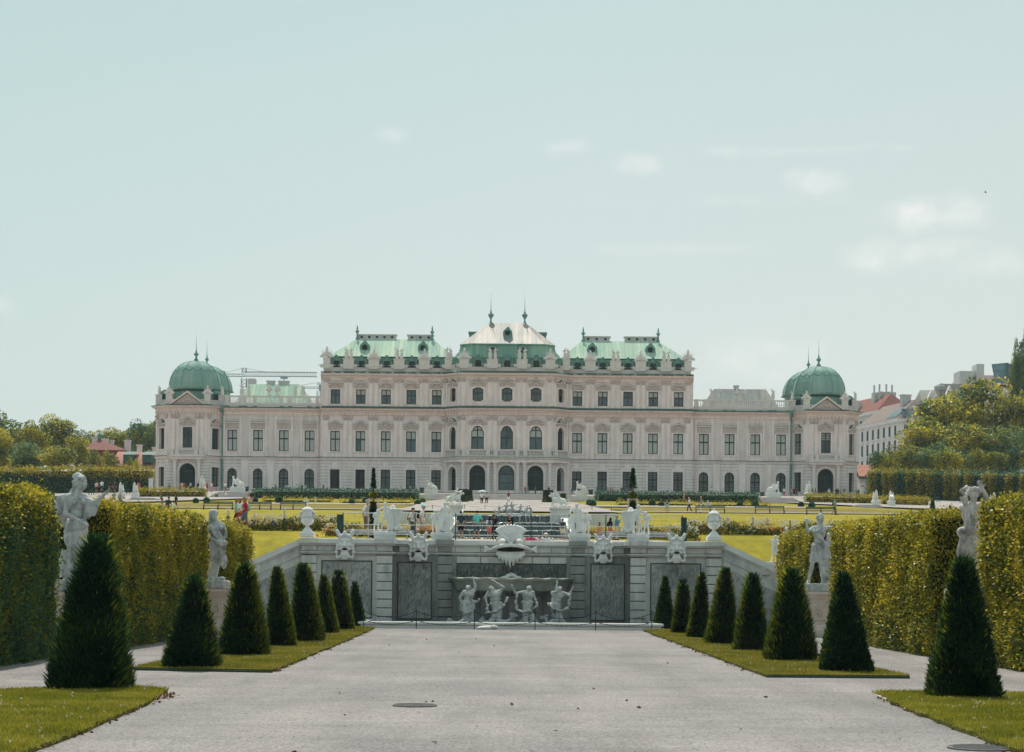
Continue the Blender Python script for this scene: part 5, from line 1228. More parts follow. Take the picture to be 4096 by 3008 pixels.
# sea people under the shell (about 1.75 m)
def tail(m,pts,rs,fan):
    m.tube(pts,rs,9); q=Vector(pts[-1])
    for k in range(5): a=fan+(-.7+.35*k); m.cap(q,q+Vector((math.cos(a)*.22,-.03,math.sin(a)*.22)),.05,.03,6)
def garland(m,pts,r=.06,seed=1):
    rr=random.Random(seed); pts=[Vector(p) for p in pts]
    for a,b in zip(pts[:-1],pts[1:]):
        L=(b-a).length; k=max(2,int(L/.07))
        for i in range(k): m.ell(a.lerp(b,i/k)+Vector((rr.uniform(-.03,.03),rr.uniform(-.04,.02),rr.uniform(-.03,.03))),rr.uniform(.7,1.25)*r,None,7,5)
def triton(i):
    if i==0:
        j=fig(che=(.03,0,1.27),hed=(-.0,-.05,1.54),face=(-.3,-.8,.5),sl=(-.14,0,1.38),sr=(.21,0,1.42),er=(.25,-.05,1.62),hr=(.19,-.03,1.88),el=(-.28,.06,1.14),hl=(-.22,-.06,.88),fem=True,bulk=1.25)
        m=body(j,legs=False); curls(m,j,seed=11,n=30); folds(m,[(-.2,-.1,.95),(.2,-.1,.95)],[(-.12,-.16,.1),(.16,-.16,.05)],7,.06,.05,.04,2); m.cap((.05,0,.85),(.04,0,.1),.2,.14); tail(m,[(-.05,-.1,.2),(-.3,-.15,.06),(-.5,-.1,.08)],[.12,.08,.05],PI*.9)
        garland(m,[(-.22,-.12,.9),(-.25,-.15,.6),(-.05,-.2,.5)],.05,1); m.tube([(.15,0,1.0),(.34,-.05,.95),(.4,-.1,1.1)],[.05,.05,.04],6)
    elif i==1:
        j=fig(che=(.02,-.02,1.25),hed=(-.08,-.06,1.50),face=(.75,-.6,.3),sl=(-.17,0,1.37),sr=(.2,0,1.40),er=(.34,-.06,1.56),hr=(.02,-.02,1.82),el=(-.30,.02,1.12),hl=(-.24,-.08,.86),pel=(.08,0,.88),tl=(0,0,.86),tr=(.18,0,.86),bulk=1.4)
        m=body(j,legs=False); curls(m,j,seed=12,n=36,long=.15); 
        for k in range(5): m.tube([j['hed']+Vector((.05-.02*k,-.06,-.08)),j['hed']+Vector((.06-.02*k,-.1,-.22))],[.03,.015],6)
        m.cap((.08,0,.85),(.15,-.02,.35),.19,.16); tail(m,[(.15,-.02,.35),(.2,-.1,.12),(.45,-.16,.12),(.62,-.1,.28)],[.16,.14,.1,.06],1.2); tail(m,[(.05,-.05,.4),(-.1,-.12,.12),(-.3,-.12,.1)],[.14,.12,.07],2.6)
        garland(m,[(-.22,-.1,.85),(-.24,-.12,.5),(.02,-.22,.55),(.28,-.2,.75),(.45,-.1,1.05),(.5,-.05,1.2)],.055,2)
    elif i==2:
        j=fig(che=(0,0,1.25),hed=(.04,-.04,1.54),face=(.05,-.8,.45),sl=(-.18,0,1.38),sr=(.17,0,1.38),el=(-.42,-.03,1.32),hl=(-.52,-.05,1.58),er=(.24,.04,1.13),hr=(.3,-.08,.98),fem=True,bulk=1.3)
        m=body(j,legs=False); curls(m,j,seed=13,n=34,long=.12); m.cap((0,0,.85),(-.02,0,.45),.19,.16); tail(m,[(-.07,-.02,.5),(-.08,-.08,.15),(.02,-.12,.04)],[.13,.11,.06],.2); tail(m,[(.08,-.02,.5),(.2,-.08,.25),(.16,-.12,.04)],[.13,.12,.08],.3); tail(m,[(-.1,0,.2),(-.3,-.05,.06),(-.45,-.05,.12)],[.1,.08,.05],2.3)
        garland(m,[(-.36,-.02,1.3),(-.42,-.05,1.0),(-.38,-.1,.65),(-.15,-.2,.52),(.15,-.2,.62),(.33,-.12,.85),(.34,-.1,1.0)],.055,3)
    else:
        j=fig(che=(-.02,-.02,1.25),hed=(.05,-.06,1.5),face=(-.4,-.7,-.3),sl=(-.2,0,1.36),sr=(.17,0,1.36),el=(-.06,-.16,1.42),hl=(-.06,-.08,1.74),er=(.38,-.03,1.27),hr=(.47,-.04,1.52),pel=(-.1,0,.88),tl=(-.18,0,.86),tr=(0,0,.86),bulk=1.4)
        m=body(j,legs=False); curls(m,j,seed=14,n=30); m.cap((-.1,0,.85),(-.04,-.02,.4),.19,.17); tail(m,[(-.12,-.02,.45),(-.02,-.1,.15),(-.1,-.1,.04)],[.14,.12,.08],2.8); tail(m,[(.02,-.02,.4),(.1,-.1,.18),(.05,-.12,.04)],[.13,.1,.07],.4); tail(m,[(-.15,0,.2),(-.35,-.05,.08),(-.42,-.05,.2)],[.1,.08,.05],2)
        garland(m,[(.42,-.06,1.3),(.40,-.08,1.0),(.32,-.1,.7),(.1,-.2,.6),(-.15,-.2,.68),(-.3,-.15,.85),(-.34,-.1,1.0)],.055,4)
    return m
for i,(px,lab) in enumerate(((1871,'stone sea nymph with one arm raised under the shell, the first from the tall yews'),(1975,'bearded stone triton with twisted head and scaly tail holding up the shell'),(2110,'bare-breasted stone nymph with outstretched arm and a garland across her hips'),(2232,'muscular stone triton with both arms raised under the shell end'))):
    D=84.35; p=P(px,2500,D); put(triton(i),'triton_statue',.017,M_['oldstone'],(p.x,D,.12),(1.22,1.15,1.0),0,3,label=lab,cat='statue',group='sea people carrying the shell basin')
# chain fence by the pool
def chain(m,a,b,sag,n=26,r=.012):
    a=Vector(a);b=Vector(b); m.tube([a.lerp(b,t)-Vector((0,0,sag*4*t*(1-t))) for t in np.linspace(0,1,n)],[r*(1.6 if k%2 else .7) for k in range(n)],5)
posts=[(1455,2510),(1665,2514),(1897,2518),(2140,2521),(2382,2523),(2607,2525)]
pp=[P(x,y,81.2) for x,y in posts]
CF=empty('chain_fence',(pp[0].x,81.2,0)); tag(CF,'thin dark posts with drooping chains before the fountain basin','fence')
for k,p in enumerate(pp):
    m=MB(); m.tube([(p.x-pp[0].x,0,0),(p.x-pp[0].x,0,.78)],.02,6); m.ell((p.x-pp[0].x,0,.79),.03,None,6,5); m.build('post',M_['iron'],CF)
    if k:
        for z,sg in ((.72,.26),(.34,.16)): m=MB(); chain(m,(pp[k-1].x-pp[0].x,0,z),(p.x-pp[0].x,0,z),sg); m.build('chain',M_['iron'],CF)
# urns on the end piers
def urn_parts(o):
    m=MB(); m.box(-.36,.36,-.36,.36,0,.2,.01); m.frus([(-.32,-.32,.32,.32,.2),(-.28,-.28,.28,.28,.24),(-.2,-.2,.2,.2,.34),(-.13,-.13,.13,.13,.46)]); m.lathe((0,0,0),[(.1,.44),(.085,.56),(.12,.6)],14); m.build('foot',M_['limewash'],o)
    m=MB(); n=28; vs=[];fs=[]; pr=[(.10,.58),(.2,.63),(.30,.74),(.325,.86),(.31,.92),(.25,.95),(.255,1.2),(.28,1.28),(.27,1.32)]
    for (r,z) in pr:
        for k in range(n): a=2*PI*k/n; w=1+(.05*(k%2) if z<.9 else 0); vs.append((r*w*math.cos(a),r*w*math.sin(a),z))
    for i in range(len(pr)-1):
        for k in range(n): fs.append((i*n+k,i*n+(k+1)%n,(i+1)*n+(k+1)%n,(i+1)*n+k))
    m.add(vs,fs); garland(m,[(.27*math.cos(a),.27*math.sin(a),1.02+.04*math.cos(a*4)) for a in np.linspace(0,2*PI,17)],.045,5); m.build('bowl',M_['limewash'],o)
    for s in (-1,1): m=MB(); m.tube([(s*.26,0,1.22),(s*.36,0,1.2),(s*.35,0,1.05),(s*.27,0,.95)],[.05,.06,.06,.05],8); m.ell((s*.33,-.02,1.2),(.07,.08,.08)); m.build('handle',M_['stone'],o,True)
    m=MB(); m.lathe((0,0,0),[(.30,1.32),(.31,1.36),(.24,1.42),(.17,1.48),(.08,1.53),(.05,1.56),(.06,1.6),(.02,1.64)],20); m.build('lid',M_['limewash'],o,True)
for px,py,lab in ((1229,2147,'lidded white stone urn on the wall pier beside the hollyhock bed and the red-dressed walker'),(2855,2163,'lidded white stone urn on the wall pier beside the orange flower bed')):
    o=empty('garden_urn',P(px,py,DW+.15),0,.85); tag(o,lab,'urn','urns on the fountain wall'); urn_parts(o)
# putti groups on the wall
def child(m,base,h,**j):
    q=fig(**j); t=MB(); body(q,t,hands=False); curls(t,q,seed=int(h*100),n=26)
    hc=q['hed']; k=h/1.75
    t.ell(hc+Vector((0,.01,.02)),(.11,.12,.125)); 
    m.add([(base[0]+v[0]*k,base[1]+v[1]*k,base[2]+v[2]*k) for v in t.v],t.f); return k
def putti(kind):
    m=MB(); m.box(-.45,.45,-.25,.3,-.06,.1)
    if kind in(0,3):   # standing youth, kneeling child and a tall basket
        s=1 if kind==0 else -1
        child(m,(.03*s,0,.08),1.22,hed=(-.05*s,-.05,1.63),face=(-.7*s,-.6,-.4),el=(-.36,-.1,1.32),er=(.34,0,1.2),hl=(-.5 if s>0 else -.2,-.14,1.12),hr=(.2 if s>0 else .5,-.16,1.12),kl=(-.2*s,-.12,.55),fl=(-.26*s,-.1,.12),bulk=1.12,toe=(-.5*s,-1,0))
        child(m,(-.34*s,-.05,.05),.98,hed=(.08*s,-.02,1.6),face=(.8*s,-.5,.5),el=(-.26,-.1,1.2),er=(.3,-.1,1.25),hl=(.0,-.2,1.3) if s<0 else (-.1,-.1,.95),hr=(.2,-.1,1.5) if s>0 else (.1,-.1,.95),kl=(-.16,-.2,.45),fl=(-.2,.05,.1),kr=(.12,-.1,.5),fr=(.2,.15,.1),bulk=1.2)
        m.lathe((.42*s,.12,.1),[(.12,.0),(.2,.12),(.16,.22),(.2,.45),(.26,.8),(.3,.92),(.27,.95)],16)
        for k in range(9): a=2*PI*k/9; m.ell((.42*s+.24*math.cos(a),.12+.24*math.sin(a),.22),(.07,.07,.1))
        garland(m,[(.2*s,-.1,.3),(.5*s,-.15,.2),(.62*s,-.05,.35)],.06,kind); folds(m,[(.1*s,-.12,.95),(.22*s,-.05,.95)],[(.22*s,-.16,.3),(.32*s,-.1,.2)],4,.05,.06,.04,kind); m.ell((.3*s,.15,1.05),(.13,.13,.16))
    else:
        s=1 if kind==1 else -1
        child(m,(.14*s,-.02,.06),1.28,hed=(-.03*s,-.04,1.63),face=(-.75*s,-.6,-.1),el=(-.33,-.05,1.22) if s>0 else (-.35,.05,1.2),er=(.33,.05,1.2),hl=(-.5,-.12,1.25) if s>0 else (-.24,-.1,1.05),hr=(.26,-.1,1.05) if s>0 else (.5,-.12,1.25),kl=(-.22*s,-.16,.5),fl=(-.32*s,-.06,.12),kr=(.14*s,0,.5),fr=(.16*s,.02,.06),bulk=1.15,toe=(-.3*s,-1,0))
        child(m,(-.30*s,.05,.02),1.02,hed=(.02*s,-.02,1.6),face=(.8*s,-.5,.3),kl=(-.14,-.1,.5),fl=(-.12,.06,.1),er=(.28,-.12,1.15),hr=(.12,-.2,1.1),el=(-.28,-.1,1.15),hl=(-.12,-.2,1.15),bulk=1.22)
        m.ell((.0,.1,.35),(.3,.2,.35)); m.tube([(.32*s,0,.3),(.42*s,0,.6),(.34*s,.05,.85)],[.1,.09,.05],8); m.ell((-.02*s,.05,.75),(.2,.12,.25)); folds(m,[(.1*s,-.1,.8),(.3*s,-.05,.8)],[(.0*s,-.16,.15),(.3*s,-.12,.1)],4,.05,.05,.04,kind+3)
    return m
PT=[(1540,2152,'putti group of a standing youth, kneeling child and tall basket beside the capped walker'),(1768,2155,'putti pair of a striding boy and a smaller child beside the dark-shirted man'),(2318,2160,'putti pair leaning together above the wall beside the girl with the dark backpack'),(2552,2162,'putti group of draped youth and reaching child beside the blue hat woman')]
for i,(px,py,lab) in enumerate(PT):
    D=DW+.35+(REC if i in(1,2) else 0)
    o=put(putti(i),'putti_statue',.017,M_['limewash'],P(px,py-16,D),1.05*D/DW,0,1,label=lab,cat='statue',group='putti groups on the fountain wall')
    b=MB(); b.box(-.42,.42,-.32,.4,-.22,-.06,.01); b.box(-.46,.46,-.36,.45,-.30,-.221); b.build('plinth',M_['stone'],o)
def kids(s):
    m=MB(); m.box(-.5,.5,-.3,.3,-.1,.08); child(m,(0,0,.05),1.15,hed=(.04*s,-.02,1.63),face=(.7*s,-.6,.4),el=(-.3,-.1,1.4),er=(.32,-.1,1.4),hl=(-.42,-.2,1.5),hr=(.48,-.2,1.55),kl=(-.14,-.1,.5),fl=(-.2,.1,.1),bulk=1.15)
    child(m,(.52*s,.1,.3),1.25,hed=(-.02*s,-.02,1.63),face=(-.6*s,-.7,-.2),el=(-.32,-.1,1.25),hl=(-.5,-.2,1.1),bulk=1.15); m.box(.2*s if s>0 else -.8,.8 if s>0 else .2*s,-.2,.3,-.1,.3); return m
for px,py,s,lab in ((988,2252,-1,'small white child statue on the ramp wall, half behind a golden hedge end'),(3098,2258,1,'two white children reaching up on the lower end of the ramp wall beside the hedge')):
    o=put(kids(s),'child_statue',.02,M_['limewash'],P(px,py-4,DW-.6),1.0,0,1,label=lab,cat='statue',group='child statues on the ramp walls')
    b=MB(); b.box(-.6,.6,-.4,.4,-.5,-.1,.01); b.build('plinth',M_['stone'],o)
# terrace railing
def rail(name,pxs,D,zs,label,posts,r=.022):
    pts=[P(x,2150+(x-2048)*.00873,D) for x in pxs]; x0=pts[0].x; zb=ZT-.25
    o=empty(name,(x0,D,zb)); tag(o,label,'railing')
    m=MB()
    for z in zs: m.tube([(p.x-x0,0,z) for p in pts],r,6)
    m.build('rail',M_['rail'],o)
    for p in posts:
        q=P(p,2150,D); m=MB(); m.box(q.x-x0-.022,q.x-x0+.022,-.022,.022,0,zs[0]+.02); m.build('post',M_['iron'],o)
    # fine wire mesh
    m=MB(); xa,xb=pts[0].x-x0,pts[-1].x-x0
    n=int((xb-xa)/.5)
    for k in range(n):
        u=xa+k*.5
        m.add([(u,.01,.2),(u+.006,.01,.2),(u+.306,.01,zs[0]),(u+.30,.01,zs[0])],[(0,1,2,3)]); m.add([(u+.3,.012,.2),(u+.306,.012,.2),(u+.006,.012,zs[0]),(u,.012,zs[0])],[(0,1,2,3)])
    m.build('wire_mesh',M_['iron'],o)
    return o
rail('terrace_railing',[1370,2730],88.2,(1.42,.906,.487),'thin metal railing with wire mesh along the top of the fountain wall',[1372,1660,1822,1973,2124,2276,2423,2728])
for px,lab in ((1354,'dark square gate post at the railing end by the hollyhock bed'),(1367,'dark gate post standing just inside the railing end by the hollyhocks'),(2730,'dark gate post standing just inside the railing end by the orange flowers'),(2740,'dark square gate post at the railing end by the orange flowers')):
    p=P(px,2150,88.3); m=MB(); m.box(-.07,.07,-.07,.07,-.3,1.08,.01); m.box(-.08,.08,-.08,.08,1.081,1.1); o=m.build('gate_post',M_['iron'],None,False,(p.x,88.3,ZT-.0)); tag(o,lab,'post')
for px0,px1,D0,D1,lab in ((1385,1628,89.5,92,'galvanised metal pen of rails around the standard tree by the basket putti'),(2400,2692,89.5,92,'galvanised metal pen of rails around the standard tree by the blue hat woman')):
    a=P(px0,2150,D0); b2=P(px1,2150,D0); o=empty('metal_pen',(a.x,D0,zc(90)-.1)); tag(o,lab,'railing'); L=b2.x-a.x; m=MB()
    for z in (.98,.9,.2):
        m.tube([(0,0,z),(L,0,z)],.022,6); m.tube([(.3,D1-D0,z),(L+.3,D1-D0,z)],.022,6); m.tube([(0,0,z),(.3,D1-D0,z)],.022,6); m.tube([(L,0,z),(L+.3,D1-D0,z)],.022,6)
    m.build('rail',M_['rail'],o)
    for (x,y) in ((0,0),(L,0),(.3,D1-D0),(L+.3,D1-D0)): m=MB(); m.box(x-.035,x+.035,y-.035,y+.035,-.2,1.0); m.build('post',M_['rail'],o)
# stepped cascade
CA=empty('cascade',(P(2040,2060,100).x,98,0)); tag(CA,'dark stepped cascade with water spilling over five bright lips above the fountain wall','fountain')
lips=[(2152,97.5),(2121,103),(2091,109),(2062,116)]
cxm=P(2040,2100,105).x-CA.location.x
prevz=None; 
for k,(y,D) in enumerate(lips):
    z=HC+(YH-y)*D/F; hw=(216-k*10)*D/F; zb=z-.8
    m=MB(); m.box(-hw,hw,D-98,D-98+7,zb,z); m.build('step',M_['wetstone'],CA)
    m=MB(); nseg=60; vs=[];fs=[]
    rr=random.Random(k)
    prof=[(3.5,.012),(-.02,.02),(-.14,-.02),(-.2,-.14),(-.22,-.6)]
    for i in range(nseg+1):
        x=-hw*.985+2*hw*.985*i/nseg; w=rr.uniform(-.05,.05)
        for (yy,zz_) in prof: vs.append((x,D-98+yy+(w if yy<0 else 0),z+zz_))
    n_=len(prof)
    for i in range(nseg):
        for q in range(n_-1): fs.append((i*n_+q,(i+1)*n_+q,(i+1)*n_+q+1,i*n_+q+1))
    m.add(vs,fs); m.build('water_sheet',M_['cascade'],CA,True)
    m=MB(); m.box(-hw-.05,hw+.05,D-98-.1,D-98+.22,z-.10,z+.004,.02); m.build('lip',M_['coping'],CA)
    m=MB()
    for _ in range(int(70)):
        x=rr.uniform(-hw*.97,hw*.97); m.ell((x,D-98-.14+rr.uniform(-.06,.05),z+rr.uniform(-.05,.03)),(rr.uniform(.03,.12),.03,rr.uniform(.01,.03)),None,6,4)
    for _ in range(5):
        x=rr.uniform(-hw*.9,hw*.9); dr=rr.uniform(-.3,.3)
        for i in range(14): t=i/13; m.ell((x+dr*t+rr.uniform(-.02,.02),D-98-.2-.15*t,z-.7*t*t),(.02,.02,.035),None,5,4)
    tag(m.build('foam',M_['stone'],CA),kind='stuff')
for s in (-1,1):
    m=MB(); pts=[]
    for k in range(9):
        t=k/8; D=97+t*20; y=2158-t*106; z=HC+(YH-y)*D/F; hw=(232-t*45+30*(1-t)**2)*D/F; pts.append((s*hw,D-98,z))
    for (a,b2) in zip(pts[:-1],pts[1:]):
        q=.38*s; m.add([(a[0],a[1],a[2]+.15),(a[0]+q,a[1],a[2]+.15),(b2[0]+q,b2[1],b2[2]+.15),(b2[0],b2[1],b2[2]+.15),(a[0],a[1],a[2]-1),(a[0]+q,a[1],a[2]-1),(b2[0]+q,b2[1],b2[2]-1),(b2[0],b2[1],b2[2]-1)],[(0,1,2,3),(0,4,5,1),(1,5,6,2),(2,6,7,3),(3,7,4,0)])
    m.build('side_ramp',M_['stone'],CA)
for s,px0,px1,yt,lab in ((-1,1795,1845,2018,''),(1,2203,2278,2028,'')):
    D=112; a,b2=P(px0,2060,D),P(px1,2060,D); m=MB(); zt=P(px0,yt,D).z; m.box(a.x-CA.location.x,b2.x-CA.location.x,D-98,D-98+1.6,zc(104)-.6,zt,.02); m.box(a.x-CA.location.x-.06,b2.x-CA.location.x+.06,D-98-.06,D-98+1.66,zt-.14,zt+.004,.02); m.build('pedestal',M_['coping'],CA)
# long curved pool kerbs beside the cascade
for pts,lab in (([(1590,2044),(1690,2051),(1780,2054)],'pale stone kerb curving from the cascade towards the standard tree in the pen'),([(2278,2058),(2380,2056),(2462,2053)],'pale stone kerb curving from the cascade towards the orange flower bed')):
    D=118; q=[P(x,y,D) for x,y in pts]; o0=q[0]; m=MB()
    for a,b2 in zip(q[:-1],q[1:]): m.add([(a.x-o0.x,0,a.z-o0.z),(b2.x-o0.x,0,b2.z-o0.z),(b2.x-o0.x,0,b2.z-o0.z-1.2),(a.x-o0.x,0,a.z-o0.z-1.2),(a.x-o0.x,.6,a.z-o0.z),(b2.x-o0.x,.6,b2.z-o0.z),(b2.x-o0.x,.6,b2.z-o0.z-1.2),(a.x-o0.x,.6,a.z-o0.z-1.2)],[(3,2,1,0),(0,1,5,4),(4,5,6,7),(0,4,7,3),(1,2,6,5)])
    o=m.build('stone_kerb',M_['coping'],None,False,(o0.x,D,o0.z)); tag(o,lab,'kerb')
# animal groups and top fountain figures
def beast():
    m=MB(); m.cap((-.5,0,.62),(.45,0,.7),.27,.28); m.cap((.45,0,.75),(.75,0,1.15),.2,.13); m.cap((.75,0,1.15),(1.0,-.03,1.12),.13,.09); m.ell((.68,0,1.2),(.2,.2,.22))
    for x,y,e in ((.5,-.2,(.72,-.2,.05)),(.5,.2,(.6,.25,.05)),(-.55,-.2,(-.65,-.25,.05)),(-.55,.2,(-.75,.2,.05))):
        k=((x+e[0])/2+(.1 if x>0 else -.12),(y+e[1])/2,.36); m.cap((x,y,.6),k,.13,.08); m.cap(k,e,.08,.05)
    m.tube([(-.72,0,.65),(-.95,0,.85),(-1.05,0,.6),(-.85,0,.35)],[.07,.06,.05,.06],7)
    j=fig(pel=(.02,0,.95),che=(.22,0,1.25),hed=(.38,-.02,1.55),face=(.6,-.7,-.1),sl=(.14,-.17,1.38),sr=(.28,.17,1.38),el=(.42,-.22,1.22),hl=(.68,-.2,1.3),er=(.5,.2,1.3),hr=(.82,.1,1.42),tl=(0,-.09,.92),tr=(0,.09,.92),kl=(.1,-.3,.62),fl=(-.3,-.36,.3),kr=(-.3,.2,.75),fr=(-.6,.22,.45),toe=(-.5,0,-.3),bulk=1.05); body(j,m); curls(m,j,seed=21)
    folds(m,[(-.1,-.2,1.0),(.1,-.25,1.0)],[(-.7,-.3,.5),(-.2,-.4,.2)],4,.06,.05,.05,4)
    for k in range(14): a=k*.9; m.ell((math.cos(a)*.6,math.sin(a)*.2,.06),(.18,.14,.12))
    return m
BE=remesh(beast(),.024,1,'beast_group')
for px,py,s,lab in ((1815,2020,1,'white stone man wrestling a beast on the cascade pedestal beside the striding boy putti'),(2236,2030,-1,'white stone man wrestling a beast on the cascade pedestal above the girl with the backpack')):
    o=link('wrestler_statue',BE,M_['limewash'],None,P(px,py,112.6),0 if s>0 else PI,.56*1.0); tag(o,lab,'statue','wrestling groups beside the cascade')
    o.scale=(.55,.55,.58)
def tops():
    m=MB(); m.ell((0,.2,0),(1.6,.3,.18))
    for x,s,k in ((-1.05,-1,.62),(-.55,1,.8),(.0,-1,.85),(.62,1,.72),(1.15,1,.6)):
        t=MB(); j=fig(pel=(0,0,.5),che=(.06*s,-.05,.85),hed=(.1*s,-.1,1.18),face=(s*.6,-.7,0),sl=(-.12,-.05,.98),sr=(.24*(1 if s>0 else .8),-.05,.98),el=(-.3,-.1,.85),er=(.36,-.1,.95),hl=(-.42,-.2,.7),hr=(.5,-.15,1.1),tl=(-.1,0,.48),tr=(.1,0,.48),kl=(-.3,-.3,.55),fl=(-.4,-.3,.15),kr=(.3,-.25,.5),fr=(.45,-.2,.12)); body(j,t,hands=False); curls(t,j,seed=int(x*10)+40)
        m.add([(x+v[0]*k,v[1]*k,v[2]*k) for v in t.v],t.f); m.tube([(x,-.1,.15),(x+.3*s,-.15,.1),(x+.48*s,-.1,.3),(x+.36*s,-.1,.45)],[.12,.1,.08,.05],8)
    m.tube([(1.3,0,.1),(1.55,-.05,.35),(1.5,-.05,.55),(1.35,0,.5)],[.12,.11,.09,.05],8)
    return m
put(tops(),'reclining_statue',.03,M_['oldstone'],P(2050,2060,118),.72,0,1,label='cluster of pale reclining river figures on the top lip of the cascade',cat='statue')
# flower beds
def bed(name,x0,x1,D0,D1,h,cols,label,n):
    V_=[];o=[]
    P0=np.column_stack([RNG.uniform(x0,x1,n),RNG.uniform(D0,D1,n),np.zeros(n)]); hh=h*(.35+.65*np.abs(np.sin(P0[:,0]*2.1+np.sin(P0[:,0]*.7)*3))*RNG.uniform(.5,1,n))
    z0=np.array([terr(a,b) for a,b in P0[:,:2]]); P0[:,2]=z0+RNG.uniform(.02,1,n)*hh
    d=rnd_dirs(n); d[:,2]=np.abs(d[:,2])*.8+.1; v,q=cards(P0,d,RNG.uniform(.09,.2,n),RNG.uniform(.05,.1,n),.6)
    me=npmesh(name,v,q,M_['bedleaf']); b=link(name,me); tag(b,label,'flower bed',kind='stuff')
    for mat_,fr,hs in cols:
        k=int(n*fr); cl_=RNG.uniform(x0,x1,max(3,k//16)); cx_=RNG.choice(cl_,k)+RNG.normal(0,.22,k); y_=RNG.uniform(D0,D1,k)
        z_=np.array([terr(a,b2) for a,b2 in zip(cx_,y_)])+h*RNG.uniform(.45,1.02,k)*hs
        c=np.column_stack([cx_,y_,z_]); c=np.repeat(c,5,0)+RNG.normal(0,.022,(k*5,3)); v,q=cards(c,rnd_dirs(k*5),.075,.07,.5)
        link('blossoms',npmesh('blossoms',v,q,M_[mat_]),None,b)
M_['bedleaf']=leafmat('flower_bed_leaves',[(0,(.015,.035,.012)),(.4,(.05,.08,.015)),(.7,(.16,.16,.02)),(1,(.3,.26,.04))],.35,nscale=1.2,namt=.7)
for nm,c in (('bl_w',(.75,.72,.66)),('bl_y',(.75,.55,.10)),('bl_o',(.72,.22,.02)),('bl_r',(.55,.07,.09)),('bl_b',(.05,.08,.16)),('bl_p',(.62,.36,.40))): M_[nm]=leafmat(nm.replace('bl_','petals_'),[(0,tuple(x*.7 for x in c)),(1,c)],.3,nscale=3,namt=.3)
bed('flower_bed',-14.5,-8.9,103.5,106.5,.75,[('bl_w',.05,1),('bl_y',.06,.9),('bl_b',.04,.7),('bl_r',.02,.5)],'mixed flower bed with white and yellow blooms by the urn and red-dressed walkers',5200)
bed('flower_bed',-9.0,-2.75,96.2,99.4,.62,[('bl_w',.03,.9),('bl_y',.07,.9),('bl_o',.02,.8),('bl_r',.03,.5),('bl_p',.03,.6)],'yellow and pink flower bed behind the pen by the basket putti',5200)
bed('flower_bed',2.9,9.0,96.2,99.4,.62,[('bl_w',.03,1),('bl_y',.06,.9),('bl_o',.07,.55)],'flower bed with orange blooms behind the pen by the blue hat woman',4800)
bed('flower_bed',9.0,17,103.0,106,.72,[('bl_w',.06,1.05),('bl_y',.06,.9),('bl_o',.03,.5),('bl_b',.03,.6)],'long flower bed of white and orange blooms beyond the second urn',5600)
# tall hollyhocks
rr=random.Random(3)
for i,(px,py,hp,lab) in enumerate(((912,2120,90,'tall pale hollyhock by the walkers in red'),(1017,2120,66,'pale hollyhock just behind the turquoise striped walker'),(1137,2128,88,'tall white hollyhock on a dark stake left of the first urn'),(2910,2130,62,'white hollyhock in the bed beside the second urn'),(3012,2132,70,'tall white hollyhock midway along the orange bed'),(3068,2132,62,'white hollyhock nearest the child statues'))):
    D=104.5; p=P(px,py,D); h=hp*D/F; o=empty('hollyhock',p); tag(o,lab,'flower','hollyhocks in the flower beds')
    m=MB(); m.tube([(0,0,0),(.02,0,h*.5),(0,0,h)],.012,5); m.build('stem',M_['iron'],o)
    n=60; zz_=RNG.uniform(h*.35,h,n); c=np.column_stack([RNG.normal(0,.05,n),RNG.normal(0,.05,n),zz_]); v,q=cards(c,rnd_dirs(n),.09,.09,.6); link('blossoms',npmesh('blossoms',v,q,M_['bl_w']),None,o)
    n=50; c=np.column_stack([RNG.normal(0,.06,n),RNG.normal(0,.06,n),RNG.uniform(0,h*.6,n)]); v,q=cards(c,rnd_dirs(n),.12,.08,.6); link('leaves',npmesh('leaves',v,q,M_['bedleaf']),None,o)
# stakes of the low bed fence
for px,py,hp,tilt,lab in ((1330,2142,66,.12,'leaning dark stake in the flower bed by the gate posts'),(3160,2110,26,0,'short dark stake with a wire at the end of the orange bed')):
    p=P(px,py,102); m=MB(); m.tube([(0,0,-.1),(-tilt*hp*.01275,0,hp*.01275)],.03,6); m.ell((-tilt*hp*.01275,0,hp*.01275),.035,None,6,5); o=m.build('stake',M_['iron'],None,False,p); tag(o,lab,'post')
